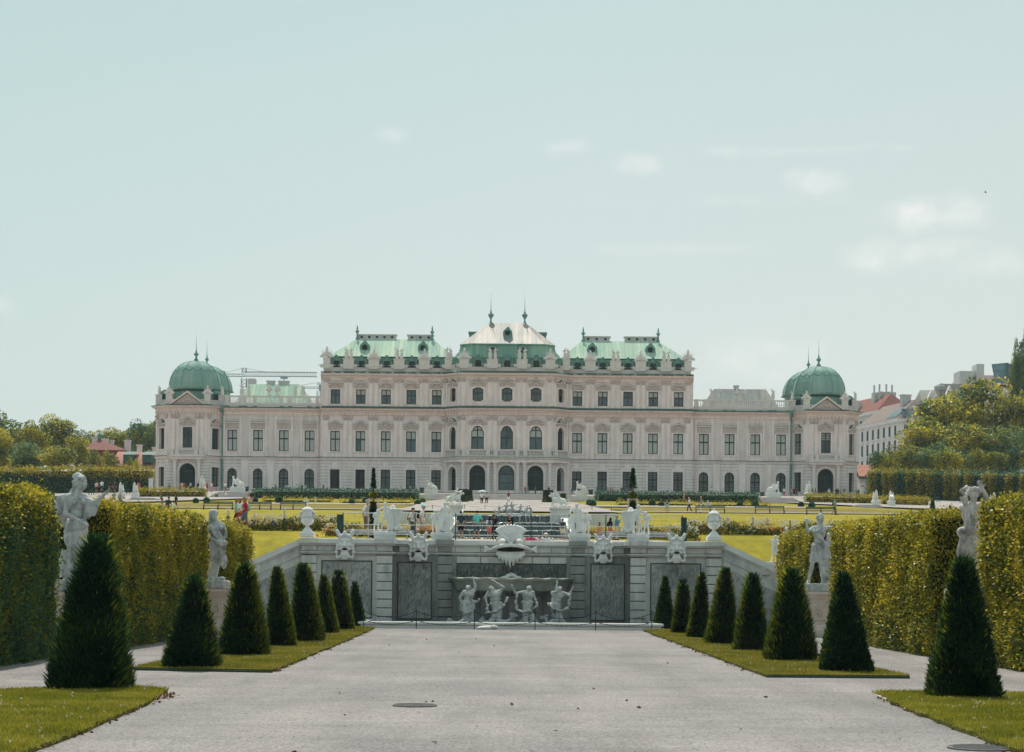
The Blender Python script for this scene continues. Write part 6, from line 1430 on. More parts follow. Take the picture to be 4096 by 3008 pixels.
# ---------------------------------------------------------------- clipped yews
def yew(px,py,bw,tpx,tpy,tw,lab,hair=1.0,gold=.06,seed=0):
    y=py-.00873*(px-2048); D=17600/(y-YH)+.0; w0=bw*D/F/2; D+=w0*.85
    base=P(px,py,D); base.z=0.02; top=P(tpx,tpy,D); H=top.z; w1=max(.05,tw*.8*D/F/2); w0=bw*.95*D/F/2
    o=empty('clipped_yew',(base.x,D,0)); tag(o,lab,'topiary','clipped yew pyramids lining the walk')
    lean=top.x-base.x
    ppm=F/D/4
    n=int(min(30000,9000*(ppm/25)**1.15*(H*w0)/1.3))
    def surf(t,a,sh=1.0):
        c,s=np.cos(a),np.sin(a); k=(np.abs(c)**3.4+np.abs(s)**3.4)**(-1/3.4)
        w=(w0*(1-t)+w1*t)*sh*(1+.03*np.sin(t*17+a*3+seed)); 
        return np.column_stack([c*k*w+lean*t, s*k*w, t*H]), np.column_stack([np.sign(c)*np.abs(c)**2.4,np.sign(s)*np.abs(s)**2.4,np.full_like(c,.22)])
    # dark core
    ts=np.linspace(0,.95,14); As=np.linspace(0,2*PI,25)[:-1]; V=[]
    for t in ts: p,_=surf(np.full(24,t),As,.90 if t<.94 else .35); V.append(p)
    V=np.concatenate(V); Q=[(i*24+k,i*24+(k+1)%24,(i+1)*24+(k+1)%24,(i+1)*24+k) for i in range(13) for k in range(24)]
    link('trunk',npmesh('yew_core',V,Q,M_['corey']),None,o)
    t=1-np.sqrt(RNG.uniform(((w1/w0)*.35)**2,1,n)); t=np.clip(t*1.04,0,1); a=RNG.uniform(0,2*PI,n); p,nr=surf(t,a); nr/=np.linalg.norm(nr,axis=1,keepdims=True)
    p+=nr*RNG.normal(-.03,.03,n)[:,None]; d=nr*.75+np.array([0,0,.55])
    ln=RNG.uniform(.06,.15,n)*max(1,30/ppm)**.5; v,q=cards(p,d/np.linalg.norm(d,axis=1,keepdims=True),ln,ln*.22+.008*(30/ppm),.74,.06)
    # long unclipped shoots at the flanks, lower half and tip
    m=int(n*.085*hair); t2=RNG.beta(1.1,2.4,m); a2=RNG.choice([0,PI],m)+RNG.normal(0,.55,m); p2,n2=surf(t2,a2); n2/=np.linalg.norm(n2,axis=1,keepdims=True); d2=n2*.75+np.array([0,0,.6]); l2=RNG.uniform(.12,.30,m)*(.6+.4*hair)
    v2,q2=cards(p2-n2*.03,d2/np.linalg.norm(d2,axis=1,keepdims=True),l2,.020+.008*(30/ppm),.88,.10)
    m3=int(150*hair)+120; t3=RNG.uniform(.93,.985,m3); a3=RNG.uniform(0,2*PI,m3); p3,n3=surf(t3,a3,RNG.uniform(.1,1,m3)); d3=n3*.35+np.array([0,0,.9]); v3,q3=cards(p3,d3/np.linalg.norm(d3,axis=1,keepdims=True),RNG.uniform(.08,.2,m3),.022,.85,.08)
    V,Q=merge([(v,q),(v2,q2),(v3,q3)]); link('foliage',npmesh('yew_foliage',V,Q,M_['yew']),None,o)
    g=int(n*gold*2.4); t4=RNG.beta(1.1,1.8,g); a4=np.where(RNG.uniform(0,1,g)<.78,0 if base.x<0 else PI,PI if base.x<0 else 0)+RNG.normal(0,.42,g); p4,n4=surf(t4,a4,1.01); n4/=np.linalg.norm(n4,axis=1,keepdims=True); d4=n4*.7+np.array([0,0,.6])  # sunlight on the yew flanks put into gold shoots, mostly facing the walk
    v4,q4=cards(p4,d4/np.linalg.norm(d4,axis=1,keepdims=True),RNG.uniform(.08,.2,g)*(.5+.5*hair),.022+.008*(30/ppm),.85,.1); link('lit_side_shoots',npmesh('yew_shoots',v4,q4,M_['yewlit']),None,o)
YEW=[(357,2774,300,393,2150,90,'huge dark shaggy yew pyramid on the near lawn before the statue pointing its arm',1.5,.018),
(766,2682,205,780,2313,44,'broad blunt dark yew nearest the open cross path in the row before the veiled statue',1.2,.025),
(975,2631,180,981,2262,42,'tall yew with golden fringes beside the carved pedestal of the veiled statue',1.5,.10),
(1122,2594,112,1108,2276,20,'slim pointed yew just past the tall gold-fringed one, before the sloping ramp wall',1.0,.12),
(1230,2574,118,1210,2262,36,'shaggy yew with ragged golden tip before the pier carrying the hollyhock-side urn',1.5,.10),
(1310,2541,78,1293,2309,18,'small golden yew squeezed between two taller ones before the dripstone panel',1.0,.25),
(1366,2525,86,1353,2288,36,'blunt-topped yew with a golden crest before the dripstone panel under the horned mask',1.2,.10),
(1431,2511,58,1418,2333,18,'smallest neat dark yew at the end of its row beside the fountain pool corner',.3,.03),
(2655,2521,78,2662,2311,14,'neat pointed yew at the pool corner before the pier with the basket putti group',.4,.06),
(2726,2540,74,2733,2324,30,'flat-topped short yew, second in its row from the pool corner under the horned mask',.6,.08),
(2793,2559,86,2809,2298,16,'pointed yew before the dripstone panel, third in its row from the pool corner',.7,.10),
(2885,2584,112,2904,2278,26,'yew with shaggy golden flank under the urn, fourth in its row from the pool corner',1.3,.08),
(3003,2612,118,3013,2303,34,'ragged blunt yew before the sloping ramp wall, fifth in its row from the pool corner',1.4,.07),
(3160,2652,182,3169,2284,48,'loose shaggy yew with feathery golden side beside the dancing statue pedestal',1.6,.07),
(3382,2699,200,3375,2297,34,'crisply clipped smooth yew pyramid nearest the cross path before the dancing statue',.35,.02),
(3851,2808,270,3856,2237,62,'massive dark blunt yew on the near lawn before the torch-bearing statue',.8,.022)]
for i,y in enumerate(YEW): yew(*y,seed=i)
# ---------------------------------------------------------------- golden hedges
def hedge(name,A,B,th,h,lab,mat,dens=420,lf=.10,grp=None,core='core',side=1,amp=.16,mixm=None,z0=None,topf=1.0):
    A=Vector(A);B=Vector(B); d=(B-A); L=d.length; d/=L; n=Vector((d.y,-d.x,0))*side   # n points to the viewer's side
    zb=z0 if z0 else (lambda p:0.0)
    o=empty(name,(A.x,A.y,zb(A))); tag(o,lab,'hedge',grp)
    def disp(P_,fs=1.0): return np.array([noise.noise(Vector((p[0]*.9*fs,p[1]*.9*fs,p[2]*.9*fs))) for p in P_])*amp
    nx=max(6,int(L/.5)); nz_=9; ny=5; V=[];Q=[]
    def patch(f,a,b):
        b0=len(V)
        for i in range(a+1):
            for j in range(b+1): V.append(f(i/a,j/b))
        for i in range(a):
            for j in range(b): k=b0+i*(b+1)+j; Q.append((k,k+b+1,k+b+2,k+1))
    ins=.14*lf/.10; a0=Vector((0,0,0))
    F_=lambda s,t:d*(ins+s*(L-2*ins))+Vector((0,0,t*(h-ins)))-n*ins
    patch(F_,nx,nz_); patch(lambda s,t:d*ins-n*(ins+s*(th-2*ins))+Vector((0,0,t*(h-ins))),ny,nz_); patch(lambda s,t:d*(L-ins)-n*(ins+s*(th-2*ins))+Vector((0,0,t*(h-ins))),ny,nz_)
    patch(lambda s,t:d*(ins+s*(L-2*ins))-n*(ins+t*(th-2*ins))+Vector((0,0,h-ins)),nx,ny); patch(lambda s,t:d*(ins+s*(L-2*ins))-n*(th-ins)+Vector((0,0,t*(h-ins))),nx,nz_)
    zA=zb(A); V=[Vector((v.x,v.y,v.z+ (zb(A+v)-zA))) for v in V]
    link('trunk',npmesh('hedge_core',[tuple(v) for v in V],Q,M_[core]),None,o)
    parts=[]; nd_=np.array([d.x,d.y,0]); nn=np.array([n.x,n.y,0]); up=np.array([0,0,1.0])
    def add(num,fn,nor,ln):
        s,t=RNG.uniform(0,1,num),RNG.uniform(0,1,num); p=fn(s,t); nr=np.tile(nor,(num,1)); dp=disp(p+np.array([A.x,A.y,0])); p=p+nr*(dp+RNG.normal(-.03,.085*lf/.1,num))[:,None]
        q=nr*.8+np.array([0,0,.25]); ln_=RNG.uniform(.6,1.25,num)*ln; parts.append(cards(p,q/np.linalg.norm(q,axis=1,keepdims=True),ln_,ln_*.68,.5))
    add(int(L*h*dens),lambda s,t:np.outer(s*L,nd_)+np.outer(t*h,up),nn,lf)
    for e,sg in ((0,-1),(L,1)): add(int(th*h*dens),lambda s,t:nd_*e-np.outer(s*th,nn)+np.outer(t*h,up),nd_*sg,lf)
    add(int(L*th*dens*.8*topf),lambda s,t:np.outer(s*L,nd_)-np.outer(t*th,nn)+up*h,up,lf)
    if topf>0:   # stray shoots along the top
        m=int(L*26*dens/420); s,t=RNG.uniform(0,1,m),RNG.uniform(0,1,m); hh=RNG.exponential(.10,m)*amp/.16; hh=np.minimum(hh,.42); p=np.outer(s*L,nd_)-np.outer(t*th,nn)+up*h; p=np.repeat(p,5,0)+np.outer(np.repeat(hh,5)*np.tile(np.linspace(.1,1,5),m),up)+RNG.normal(0,.035,(m*5,3)); parts.append(cards(p,rnd_dirs(m*5),lf*.85,lf*.55,.5))
    V,Q=merge(parts)
    if z0: V[:,2]+=np.array([zb(Vector((A.x+v[0],A.y+v[1],0)))-zA for v in V[::4]]).repeat(4)
    if mixm:  # mix by height: sunlit top and shaded foot put into leaf colour
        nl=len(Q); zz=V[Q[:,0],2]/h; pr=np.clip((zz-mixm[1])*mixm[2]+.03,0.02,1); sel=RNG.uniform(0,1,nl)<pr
        for nm,sl_,mt in (('foliage',~sel,mat),('light_or_stripe_leaves',sel,mixm[0])):
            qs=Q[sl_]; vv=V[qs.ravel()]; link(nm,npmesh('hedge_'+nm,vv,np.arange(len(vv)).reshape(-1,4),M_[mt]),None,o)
    else: link('foliage',npmesh('hedge_foliage',V,Q,M_[mat]),None,o)
    return o
GH='golden hedges flanking the walk'
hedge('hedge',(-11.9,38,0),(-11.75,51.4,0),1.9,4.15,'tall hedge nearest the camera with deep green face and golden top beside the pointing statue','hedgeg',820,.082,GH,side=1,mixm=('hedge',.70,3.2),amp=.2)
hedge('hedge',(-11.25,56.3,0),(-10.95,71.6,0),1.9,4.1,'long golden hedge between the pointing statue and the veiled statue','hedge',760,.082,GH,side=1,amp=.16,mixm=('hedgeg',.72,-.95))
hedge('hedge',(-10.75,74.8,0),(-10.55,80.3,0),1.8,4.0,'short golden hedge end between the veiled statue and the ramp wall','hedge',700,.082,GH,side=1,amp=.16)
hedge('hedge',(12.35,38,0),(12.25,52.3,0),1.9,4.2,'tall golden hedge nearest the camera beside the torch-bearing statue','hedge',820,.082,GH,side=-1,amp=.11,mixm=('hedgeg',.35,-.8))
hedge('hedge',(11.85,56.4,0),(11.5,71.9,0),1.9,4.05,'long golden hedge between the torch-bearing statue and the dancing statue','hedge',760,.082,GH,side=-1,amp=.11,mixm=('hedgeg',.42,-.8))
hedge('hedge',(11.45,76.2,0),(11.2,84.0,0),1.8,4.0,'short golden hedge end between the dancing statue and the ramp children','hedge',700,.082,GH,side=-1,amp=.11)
# ---------------------------------------------------------------- four tall garden statues
def pedestal(x,D,h,lab,w=.62):
    o=empty('statue_pedestal',(x,D,0)); tag(o,lab,'pedestal','carved pedestals by the hedges')
    m=MB(); m.box(-w,w,-w,w,0,.18,.01); m.frus([(-w*.94,-w*.94,w*.94,w*.94,.18),(-w*.93,-w*.93,w*.93,w*.93,.26),(-w*.78,-w*.78,w*.78,w*.78,.42),(-w*.74,-w*.74,w*.74,w*.74,.46)]); m.build('base',M_['pinkstone'],o)
    m=MB(); k=.72; m.frus([(-w*k,-w*k,w*k,w*k,.46),(-w*k*.98,-w*k*.98,w*k*.98,w*k*.98,h-.30)]); 
    for s in (0,1):
        if s==0: m.box(-w*.5,w*.5,-w*.78,-w*.7,.62,h-.45,.012)
        else: m.box(w*.7,w*.78,-w*.5,w*.5,.62,h-.45,.012); m.box(-w*.78,-w*.7,-w*.5,w*.5,.62,h-.45,.012)
    rr=random.Random(int(x*7))
    for _ in range(16): u,z=rr.uniform(-.22,.22),rr.uniform(.75,h-.55); m.tube([(u,-w*.8,z),(u+rr.uniform(-.08,.08),-w*.83,z+.07),(u+rr.uniform(-.1,.1),-w*.8,z+.14)],.022,5)
    m.build('die',M_['pinkstone'],o)
    m=MB(); m.frus([(-w*.74,-w*.74,w*.74,w*.74,h-.30),(-w*.8,-w*.8,w*.8,w*.8,h-.24),(-w*.96,-w*.96,w*.96,w*.96,h-.12),(-w*1.02,-w*1.02,w*1.02,w*1.02,h-.10),(-w*1.02,-w*1.02,w*1.02,w*1.02,h)]); m.build('cap',M_['pinkstone'],o)
def base_block(m,r=.34,y=.24,z0=-.18,z1=.02): m.box(-r,r,-y,y,z0,z1,.02)
def statue1():
    j=fig(pel=(-.02,0,.95),che=(-.02,-.02,1.30),hed=(.07,-.04,1.64),face=(.93,-.35,.02),sl=(-.13,-.09,1.40),sr=(.11,.06,1.42),er=(.28,.0,1.30),hr=(.47,-.1,1.45),el=(-.17,-.15,1.12),hl=(.10,-.21,1.0),tl=(-.1,0,.9),tr=(.09,0,.9),kl=(-.08,-.12,.5),kr=(.12,0,.48),fl=(-.08,-.02,.08),fr=(.1,.05,.08),fem=True,toe=(.4,-1,0),bulk=1.02)
    m=body(j); curls(m,j,seed=31,n=60); c=j['hed']
    for k in range(16): a=k*.55; m.ell(c+Vector((-.09-.03*math.sin(a),.03*math.cos(a*1.7),.04+.09*math.sin(a*2.1))),(.04,.04,.035),None,7,5)
    m.ell(c+Vector((-.06,.02,.13)),(.07,.06,.05)); m.tube([c+Vector((-.08,.03,-.05)),c+Vector((-.16,.04,-.16)),c+Vector((-.22,.04,-.24))],[.05,.05,.04],7)
    # shoulder drapery behind and over the pointing arm
    m.ell((-.22,.03,1.33),(.08,.08,.14)); folds(m,[(-.3,.0,1.42),(-.16,.05,1.46)],[(-.32,.0,1.02),(-.24,.05,.9)],5,.05,.055,.04,1)
    m.ell((.22,.02,1.25),(.085,.07,.15)); m.ell((.17,.0,1.13),(.07,.06,.1)); folds(m,[(.14,-.02,1.4),(.36,-.02,1.32)],[(.14,-.06,1.06),(.26,-.04,1.10)],5,.035,.04,.03,2)
    # great bulging skirt caught over the hips
    m.ell((-.02,-.03,.74),(.205,.18,.24)); m.ell((.0,-.06,.62),(.175,.16,.14))
    for z,r in ((.98,.145),(.93,.165),(.88,.185)): m.tube([(-r*1.1,-.02,z-.05),(-r*.5,-.17,z-.02),(r*.4,-.19,z+.01),(r*1.05,-.06,z+.05)],[.03,.034,.034,.03],7)
    skirt(m,[(-.06,.02,.0,.165,.14),(-.05,.01,.3,.165,.14),(-.03,.0,.52,.17,.15)]); folds(m,[(-.2,-.12,.52),(.14,-.12,.5)],[(-.2,-.18,.06),(.1,-.16,.04)],5,.035,.05,.03,4)
    m.box(-.24,.1,-.18,.05,.30,.5,.03)
    for k in range(5): m.ell((.04+.05*math.sin(k*2),-.2,.05+.03*k),(.07,.06,.05))
    base_block(m); return m
def statue2():
    j=fig(pel=(.05,0,.95),che=(.04,-.02,1.28),hed=(-.06,-.04,1.60),face=(.5,-.85,.05),sl=(-.10,-.05,1.40),sr=(.15,.02,1.38),er=(.24,-.1,1.12),hr=(.20,-.24,.98),el=(-.22,-.06,1.12),hl=(.06,-.22,.96),kr=(.04,-.1,.5),fr=(-.06,-.05,.08),kl=(-.06,0,.5),fl=(-.15,.05,.08),fem=True,toe=(.5,-1,0))
    m=body(j); curls(m,j,seed=32,n=50); c=j['hed']; m.ell(c+Vector((-.02,.05,.06)),(.12,.12,.11)); folds(m,[c+Vector((-.09,.03,.08)),c+Vector((-.02,.1,.1))],[(-.14,.05,1.05),(-.05,.1,.95)],4,.04,.04,.03,1)
    skirt(m,[(-.10,0,.0,.11,.11),(-.05,0,.35,.13,.12),(.04,0,.7,.165,.15),(.05,0,1.0,.145,.13)]); folds(m,[(-.1,-.12,1.0),(.2,-.12,.98)],[(-.2,-.08,.1),(-.02,-.14,.02)],6,.03,.03,.04,2)
    folds(m,[(-.18,-.1,1.38),(.0,-.13,1.32)],[(.12,-.18,.98),(.22,-.15,.95)],4,.035,.04,.04,3); m.ell((.16,-.22,.94),(.15,.1,.08)); folds(m,[(.12,-.2,.92),(.25,-.2,.95)],[(.16,-.16,.38),(.2,-.1,.45)],4,.045,.05,.03,6); m.ell((.2,-.12,.5),(.09,.08,.2))
    for k in range(6): m.ell((-.12+.06*k,-.12-.02*(k%2),.06),(.07,.07,.06))
    base_block(m); return m
def statue3():
    j=fig(pel=(0,0,.95),che=(-.02,-.01,1.28),hed=(.02,-.05,1.62),face=(-.35,-.9,-.15),sl=(-.17,-.03,1.40),sr=(.17,0,1.42),el=(-.05,-.22,1.28),hl=(-.16,-.24,1.44),er=(.24,0,1.58),hr=(.16,-.05,1.72),kl=(-.04,-.1,.5),kr=(.16,-.1,.5),fl=(.08,0,.08),fr=(.26,-.05,.08),toe=(.4,-1,0),bulk=1.02)
    m=body(j); curls(m,j,seed=33,n=60); c=j['hed']
    for s in (-1,1): 
        for k in range(8): a=k*.8; m.ell(c+Vector((s*.09+.03*math.cos(a),.0+.03*math.sin(a),.06+.05*math.sin(a*1.3))),(.035,.035,.035),None,7,5)
    m.tube([(-.10,-.27,1.0),(-.14,-.26,1.25),(-.17,-.25,1.45),(-.19,-.25,1.58)],[.05,.045,.045,.05],9)
    for k in range(10): a=k*.7; m.ell((-.20+.045*math.cos(a),-.25+.04*math.sin(a),1.60+.02*k*.8),(.035,.035,.03),None,7,5)
    for z in (1.0,1.05): m.tube([(-.2,-.02,z-.06),(-.12,-.15,z-.02),(.05,-.17,z),(.2,-.08,z-.05)],[.04,.045,.045,.04],7)
    m.ell((-.16,-.06,.98),(.12,.1,.1)); m.ell((.02,-.04,.8),(.23,.17,.2)); skirt(m,[(.0,0,.42,.22,.15),(-.02,0,.65,.235,.17),(0,0,.9,.2,.15)])
    folds(m,[(-.2,-.1,1.0),(.18,-.12,1.0)],[(-.22,-.12,.45),(.22,-.1,.3)],8,.035,.045,.04,3); folds(m,[(.1,-.12,.9),(.2,-.05,.95)],[(.3,-.08,.15),(.36,0,.1)],4,.045,.05,.04,6); m.cap((.2,.05,.5),(.3,.05,0),.12,.1)
    base_block(m,.42); return m
def statue4():
    j=fig(pel=(-.02,0,.95),che=(.0,-.02,1.28),hed=(.02,-.03,1.62),face=(.3,-.9,.1),sl=(-.16,-.02,1.40),sr=(.17,-.02,1.40),el=(-.30,-.1,1.30),hl=(-.34,-.2,1.48),er=(.30,-.04,1.42),hr=(.50,-.1,1.52),kl=(-.18,-.12,.52),kr=(.08,.05,.5),fl=(-.26,-.02,.1),fr=(.16,.12,.12),fem=True,toe=(-.5,-1,-.2))
    m=body(j); curls(m,j,seed=34,n=50,bun=(.02,.02,.12)); 
    for k in range(10): m.ell((-.34+.03*math.sin(k*2),-.2+.02*math.cos(k),1.53+.01*k),(.045,.035,.03),None,7,5)
    skirt(m,[(-.06,0,.55,.17,.14),(-.03,0,.75,.2,.16),(-.02,0,.98,.165,.13)]); m.tube([(-.18,-.08,1.35),(-.02,-.15,1.2),(.14,-.1,1.0)],[.045,.05,.05],7)
    folds(m,[(-.08,-.14,1.05),(.18,-.1,1.05)],[(.06,-.1,.2),(.34,.02,.12)],8,.035,.05,.03,2); folds(m,[(.3,-.03,1.42),(.36,-.03,1.45)],[(.2,0,1.0),(.24,.02,.95)],3,.04,.05,.03,8); m.cap((.1,.08,.6),(.2,.1,.02),.12,.11)
    base_block(m); return m
for fn,x,D,hpx,foot,ped,lab,plab,mt in ((statue1,-11.75,54.0,425,2350,1.66,'large weathered statue of a bare-shouldered woman pointing across the hedge tops','carved pedestal under the pointing woman, mostly behind the huge shaggy yew','oldstone'),
    (statue2,-10.80,73.0,292,2350,1.62,'weathered statue of a veiled woman clasping drapery at her waist','pinkish carved pedestal under the veiled woman beside the gold-fringed yew','oldstone'),
    (statue3,12.5,54.4,420,2392,1.62,'weathered statue of a curly-haired youth holding a torch, drapery round his hips','pedestal under the torch-bearing youth, mostly behind the massive blunt yew','warmstone'),
    (statue4,11.55,75.3,285,2352,1.70,'weathered statue of a dancing woman with both arms raised and a sweeping robe','pinkish carved pedestal under the dancing woman beside the feathery yew','oldstone')):
    pedestal(x,D,ped,plab); sc=hpx*D/F/1.78
    put(fn(),'garden_statue',.0125,M_[mt],(x,D,ped+.18*sc),sc,0,1,label=lab,cat='statue',group='tall statues between the hedges')
# ---------------------------------------------------------------- lawns beside the walk
def poly_lawn(pts,lab,dense,mat,hb,edge=.07):
    m=MB(); q=[]
    for (a,b) in zip(pts,pts[1:]+pts[:1]):
        k=max(1,int(math.hypot(b[0]-a[0],b[1]-a[1])/.45)); fx=.07 if abs(b[1]-a[1])>abs(b[0]-a[0]) else .02
        for i in range(k): t=i/k; x,y=a[0]+(b[0]-a[0])*t,a[1]+(b[1]-a[1])*t; e=noise.noise(Vector((x*.7,y*1.1,5)))*fx*1.6+noise.noise(Vector((x*4,y*4,9)))*fx*.7; q.append((x+e,y))
    pts=q; n=len(pts)
    m.add([(x,y,edge) for x,y in pts]+[(x,y,-.05) for x,y in pts],[tuple(range(n))]+[((i+1)%n,i,n+i,n+(i+1)%n) for i in range(n)])
    o=m.build('lawn_strip',M_['soil']); tag(o,lab,'grass',kind='structure')
    a=np.array(pts); x0,y0=a.min(0); x1,y1=a.max(0); N=int((x1-x0)*(y1-y0)*dense); X=RNG.uniform(x0,x1,N); Y=RNG.uniform(y0,y1,N)
    ins=np.zeros(N,bool); 
    for (p,q) in zip(pts,pts[1:]+pts[:1]):
        c=((p[1]<=Y)!=(q[1]<=Y)); 
        with np.errstate(divide='ignore',invalid='ignore'): xx=p[0]+(q[0]-p[0])*(Y-p[1])/((q[1]-p[1]) or 1e-9)
        ins^=c&(X<xx)
    X,Y=X[ins],Y[ins]; N=len(X); X=X+RNG.normal(0,.05,N); pp=np.column_stack([X,Y,np.full(N,edge-.015)]); d=rnd_dirs(N)*.55; d[:,2]=np.abs(d[:,2])+.7; d/=np.linalg.norm(d,axis=1,keepdims=True)
    hh=hb*RNG.uniform(.5,1.3,N)*(.65+.7*np.array([noise.noise(Vector((x*.8,y*.8,3)))*.5+.5 for x,y in zip(X,Y)])); v,q=cards(pp,d,hh,hb*.16+.004,.85,.05)
    g=link('grass',npmesh('grass',v,q,M_[mat])); tag(g,'tufted grass blades of the '+lab.replace(' with clover',''),'grass',kind='stuff')
    k=int(N*.0012); i_=RNG.choice(N,k); cl=pp[i_]+np.array([0,0,hb*1.05]); c=np.repeat(cl,5,0)+RNG.normal(0,.007,(k*5,3)); v,q=cards(c,rnd_dirs(k*5),.021,.019,.4)
    b=link('clover_blossoms',npmesh('clover_blossoms',v,q,M_['bl_w'])); tag(b,'small white clover heads in the '+lab.replace('near green ','').replace(' with clover','').replace('long dry ',''),'flowers',kind='stuff')
poly_lawn([(-5.75,20),(-5.8,27),(-6.02,33),(-6.3,36.6),(-7.3,37.4),(-8.4,37.0),(-9.4,35.2),(-9.9,20)],'near green lawn with clover under the huge shaggy yew',1700,'bladesN',.065)
poly_lawn([(6.35,20),(6.38,26),(6.6,33),(6.85,37.6),(8.0,38.0),(9.4,38.0),(10.6,37.4),(10.9,20)],'near green lawn with clover under the massive blunt yew',1700,'bladesN',.065)
poly_lawn([(-5.3,44.3),(-5.35,60),(-5.5,80.2),(-6.3,81.0),(-7.6,80.5),(-8.2,62),(-8.5,44.9)],'long dry lawn strip under the yews before the veiled statue',780,'blades',.06)
poly_lawn([(5.62,44.1),(5.5,60),(5.3,80.6),(6.2,81.2),(7.5,80.5),(8.4,62),(8.8,44.2)],'long dry lawn strip under the yews before the dancing statue',780,'blades',.06)
for pts,lab in (([(-8.5,44.85),(-5.3,44.25)],'thin dark edging board at the end of the lawn strip by the veiled statue'),([(5.62,44.05),(8.8,44.15)],'thin dark edging board at the end of the lawn strip by the dancing statue'),([(6.85,37.62),(6.72,35.2)],'short grey edging board at the corner of the near lawn under the blunt yew')):
    (xa,ya),(xb,yb)=pts; o=MB().box(0,math.hypot(xb-xa,yb-ya),-.02,.02,-.03,.04).build('edging_board',M_['iron'] if 'dark' in lab else M_['coping'],None,False,(xa,ya,0),math.atan2(yb-ya,xb-xa)); tag(o,lab,'edging')
# manhole covers, fallen leaves, loose stones
for px,py,r,lab in ((1660,2824,.36,'round iron manhole cover flush in the middle of the gravel walk'),(3925,2995,.42,'round iron manhole cover at the edge of the near lawn by the blunt yew')):
    D=17600/(py-.00873*(px-2048)-YH); p=P(px,py,D); m=MB(); m.lathe((0,0,0),[(r*1.04,0),(r*1.04,.02),(r*.99,.028),(r*.97,.018)],40); 
    for k in range(-5,6): L=math.sqrt(max(.01,(r*.86)**2-(k*r*.15)**2)); m.box(-L,L,k*r*.15-.012,k*r*.15+.012,.018,.026)
    o=m.build('manhole_cover',M_['cover'] if 'cover' in M_ else M_.setdefault('cover',simple('cast_iron_cover',(.15,.148,.145),.8,0,.1,.2,8)),None,False,(p.x,D,0)); tag(o,lab,'manhole cover')
def litter(name,pts,mat,lab,sz):
    c=np.array(pts); v,q=cards(c,rnd_dirs(len(c))*np.array([1,1,.25]),sz*RNG.uniform(.6,1.3,len(c)),sz*.7,.8,.25); o=link(name,npmesh(name,v,q,M_[mat])); tag(o,lab,'leaves',kind='stuff')
M_['deadleaf']=leafmat('fallen_leaves',[(0,(.06,.03,.018)),(.5,(.14,.065,.035)),(1,(.24,.13,.06))],.15,nscale=3)
pts=[]
for x0,y0,x1,y1,n in ((-6.15,36,-5.75,21,150),(6.85,36.5,6.3,21,190),(-5.3,44.5,-5.5,78,110),(5.6,44.5,5.3,78,110)):
    for _ in range(n): t=random.random(); t=t*t if random.random()<.5 else t; pts.append((x0+(x1-x0)*t+random.gauss(0,.07)*1.0+(.06 if x0<0 else -.06),y0+(y1-y0)*t,.02+random.random()*.03))
for _ in range(28): pts.append((random.uniform(-5,5),random.uniform(23,70),.015))
litter('fallen_leaves',pts,'deadleaf','brown fallen leaves caught along the lawn edges',.075)
m=MB(); rr=random.Random(9)
for _ in range(160): 
    D=22+rr.random()**1.6*45; r=rr.uniform(.007,.016); m.ell((rr.uniform(-.17,.17)*D*1.15,D,.004),(r,r*rr.uniform(.6,1),r*.6),None,5,4)
o=m.build('loose_stones',simple('loose_gravel_stones',(.26,.245,.235),.9,0,.2,.4,20)); tag(o,'scattered loose stones on the gravel walk','gravel',kind='stuff')
# ---------------------------------------------------------------- trees
def tree_mesh(seed,H,Rr,trunk,n,lf,nclump=46,shape='round'):
    r=np.random.default_rng(seed); rr=random.Random(seed)
    cz=trunk+(H-trunk)*.5; hz=(H-trunk)*.5; cl=[]
    while len(cl)<nclump:
        p=np.array([rr.uniform(-1,1),rr.uniform(-1,1),rr.uniform(-1,1)]); q=np.linalg.norm(p)
        if .35<q<1 : 
            if shape=='poplar' or shape=='cone': p[:2]*=(1-.45*max(0,p[2]))
            cl.append(p*np.array([Rr,Rr,hz])*.80+np.array([0,0,cz]))
    P_=[];N_=[]
    for c in cl:
        k=int(n/nclump*rr.uniform(.55,1.45)); s=Rr*rr.uniform(.22,.40)*(.7 if shape=='poplar' else 1); d=r.normal(size=(k,3)); d/=np.linalg.norm(d,axis=1,keepdims=True)
        rad=s*r.uniform(.55,1.08,k)**.6; P_.append(c+d*rad[:,None]*np.array([1.05,1.05,.8 if shape!='poplar' else 1.5])); N_.append(d)
    P_=np.concatenate(P_);N_=np.concatenate(N_); N2=N_*.7+np.array([0,0,-.1]); N2/=np.linalg.norm(N2,axis=1,keepdims=True); ln=r.uniform(.6,1.3,len(P_))*lf
    crown=cards(P_,N2,ln,ln*.75,.5,.15)
    m=MB(); m.tube([(0,0,-.5),(.02*H*.1,0,trunk*.5),(0,.1,trunk+hz*.3),(.1,0,cz+hz*.3)],[Rr*.085,Rr*.07,Rr*.055,Rr*.02],8)
    for c in cl[:14]: m.tube([(0,0,trunk+rr.uniform(-.1,.3)*hz),tuple(np.array(c)*.5+np.array([0,0,trunk*.5+.1*hz])),tuple(c)],[Rr*.035,Rr*.022,Rr*.008],5)
    return crown,m
TC={}
def tree(name,px,pbase,ptop,D,wpx,lab,variant,mat='tree',grp=None,shape='round',trunkf=.22,n=7600,lf=None,z=None,rz=0):
    b=P(px,pbase,D); t=P(px,ptop,D); H=t.z-b.z; Rr=wpx*D/F/2
    key=(variant,shape,trunkf,n)
    if key not in TC:
        c,m=tree_mesh(variant,10.0,3.4,10*trunkf,n,(lf or .30)*1.0,46,shape); TC[key]=(npmesh('tree_crown',c[0],c[1],M_[mat]),m.mesh('tree_trunk',M_['bark']))
    cr,tr=TC[key]; o=empty(name,b,rz,(Rr/3.4,Rr/3.4,H/10)); tag(o,lab,'tree',grp)
    link('crown',cr,M_[mat],o); link('trunk',tr,None,o); return o
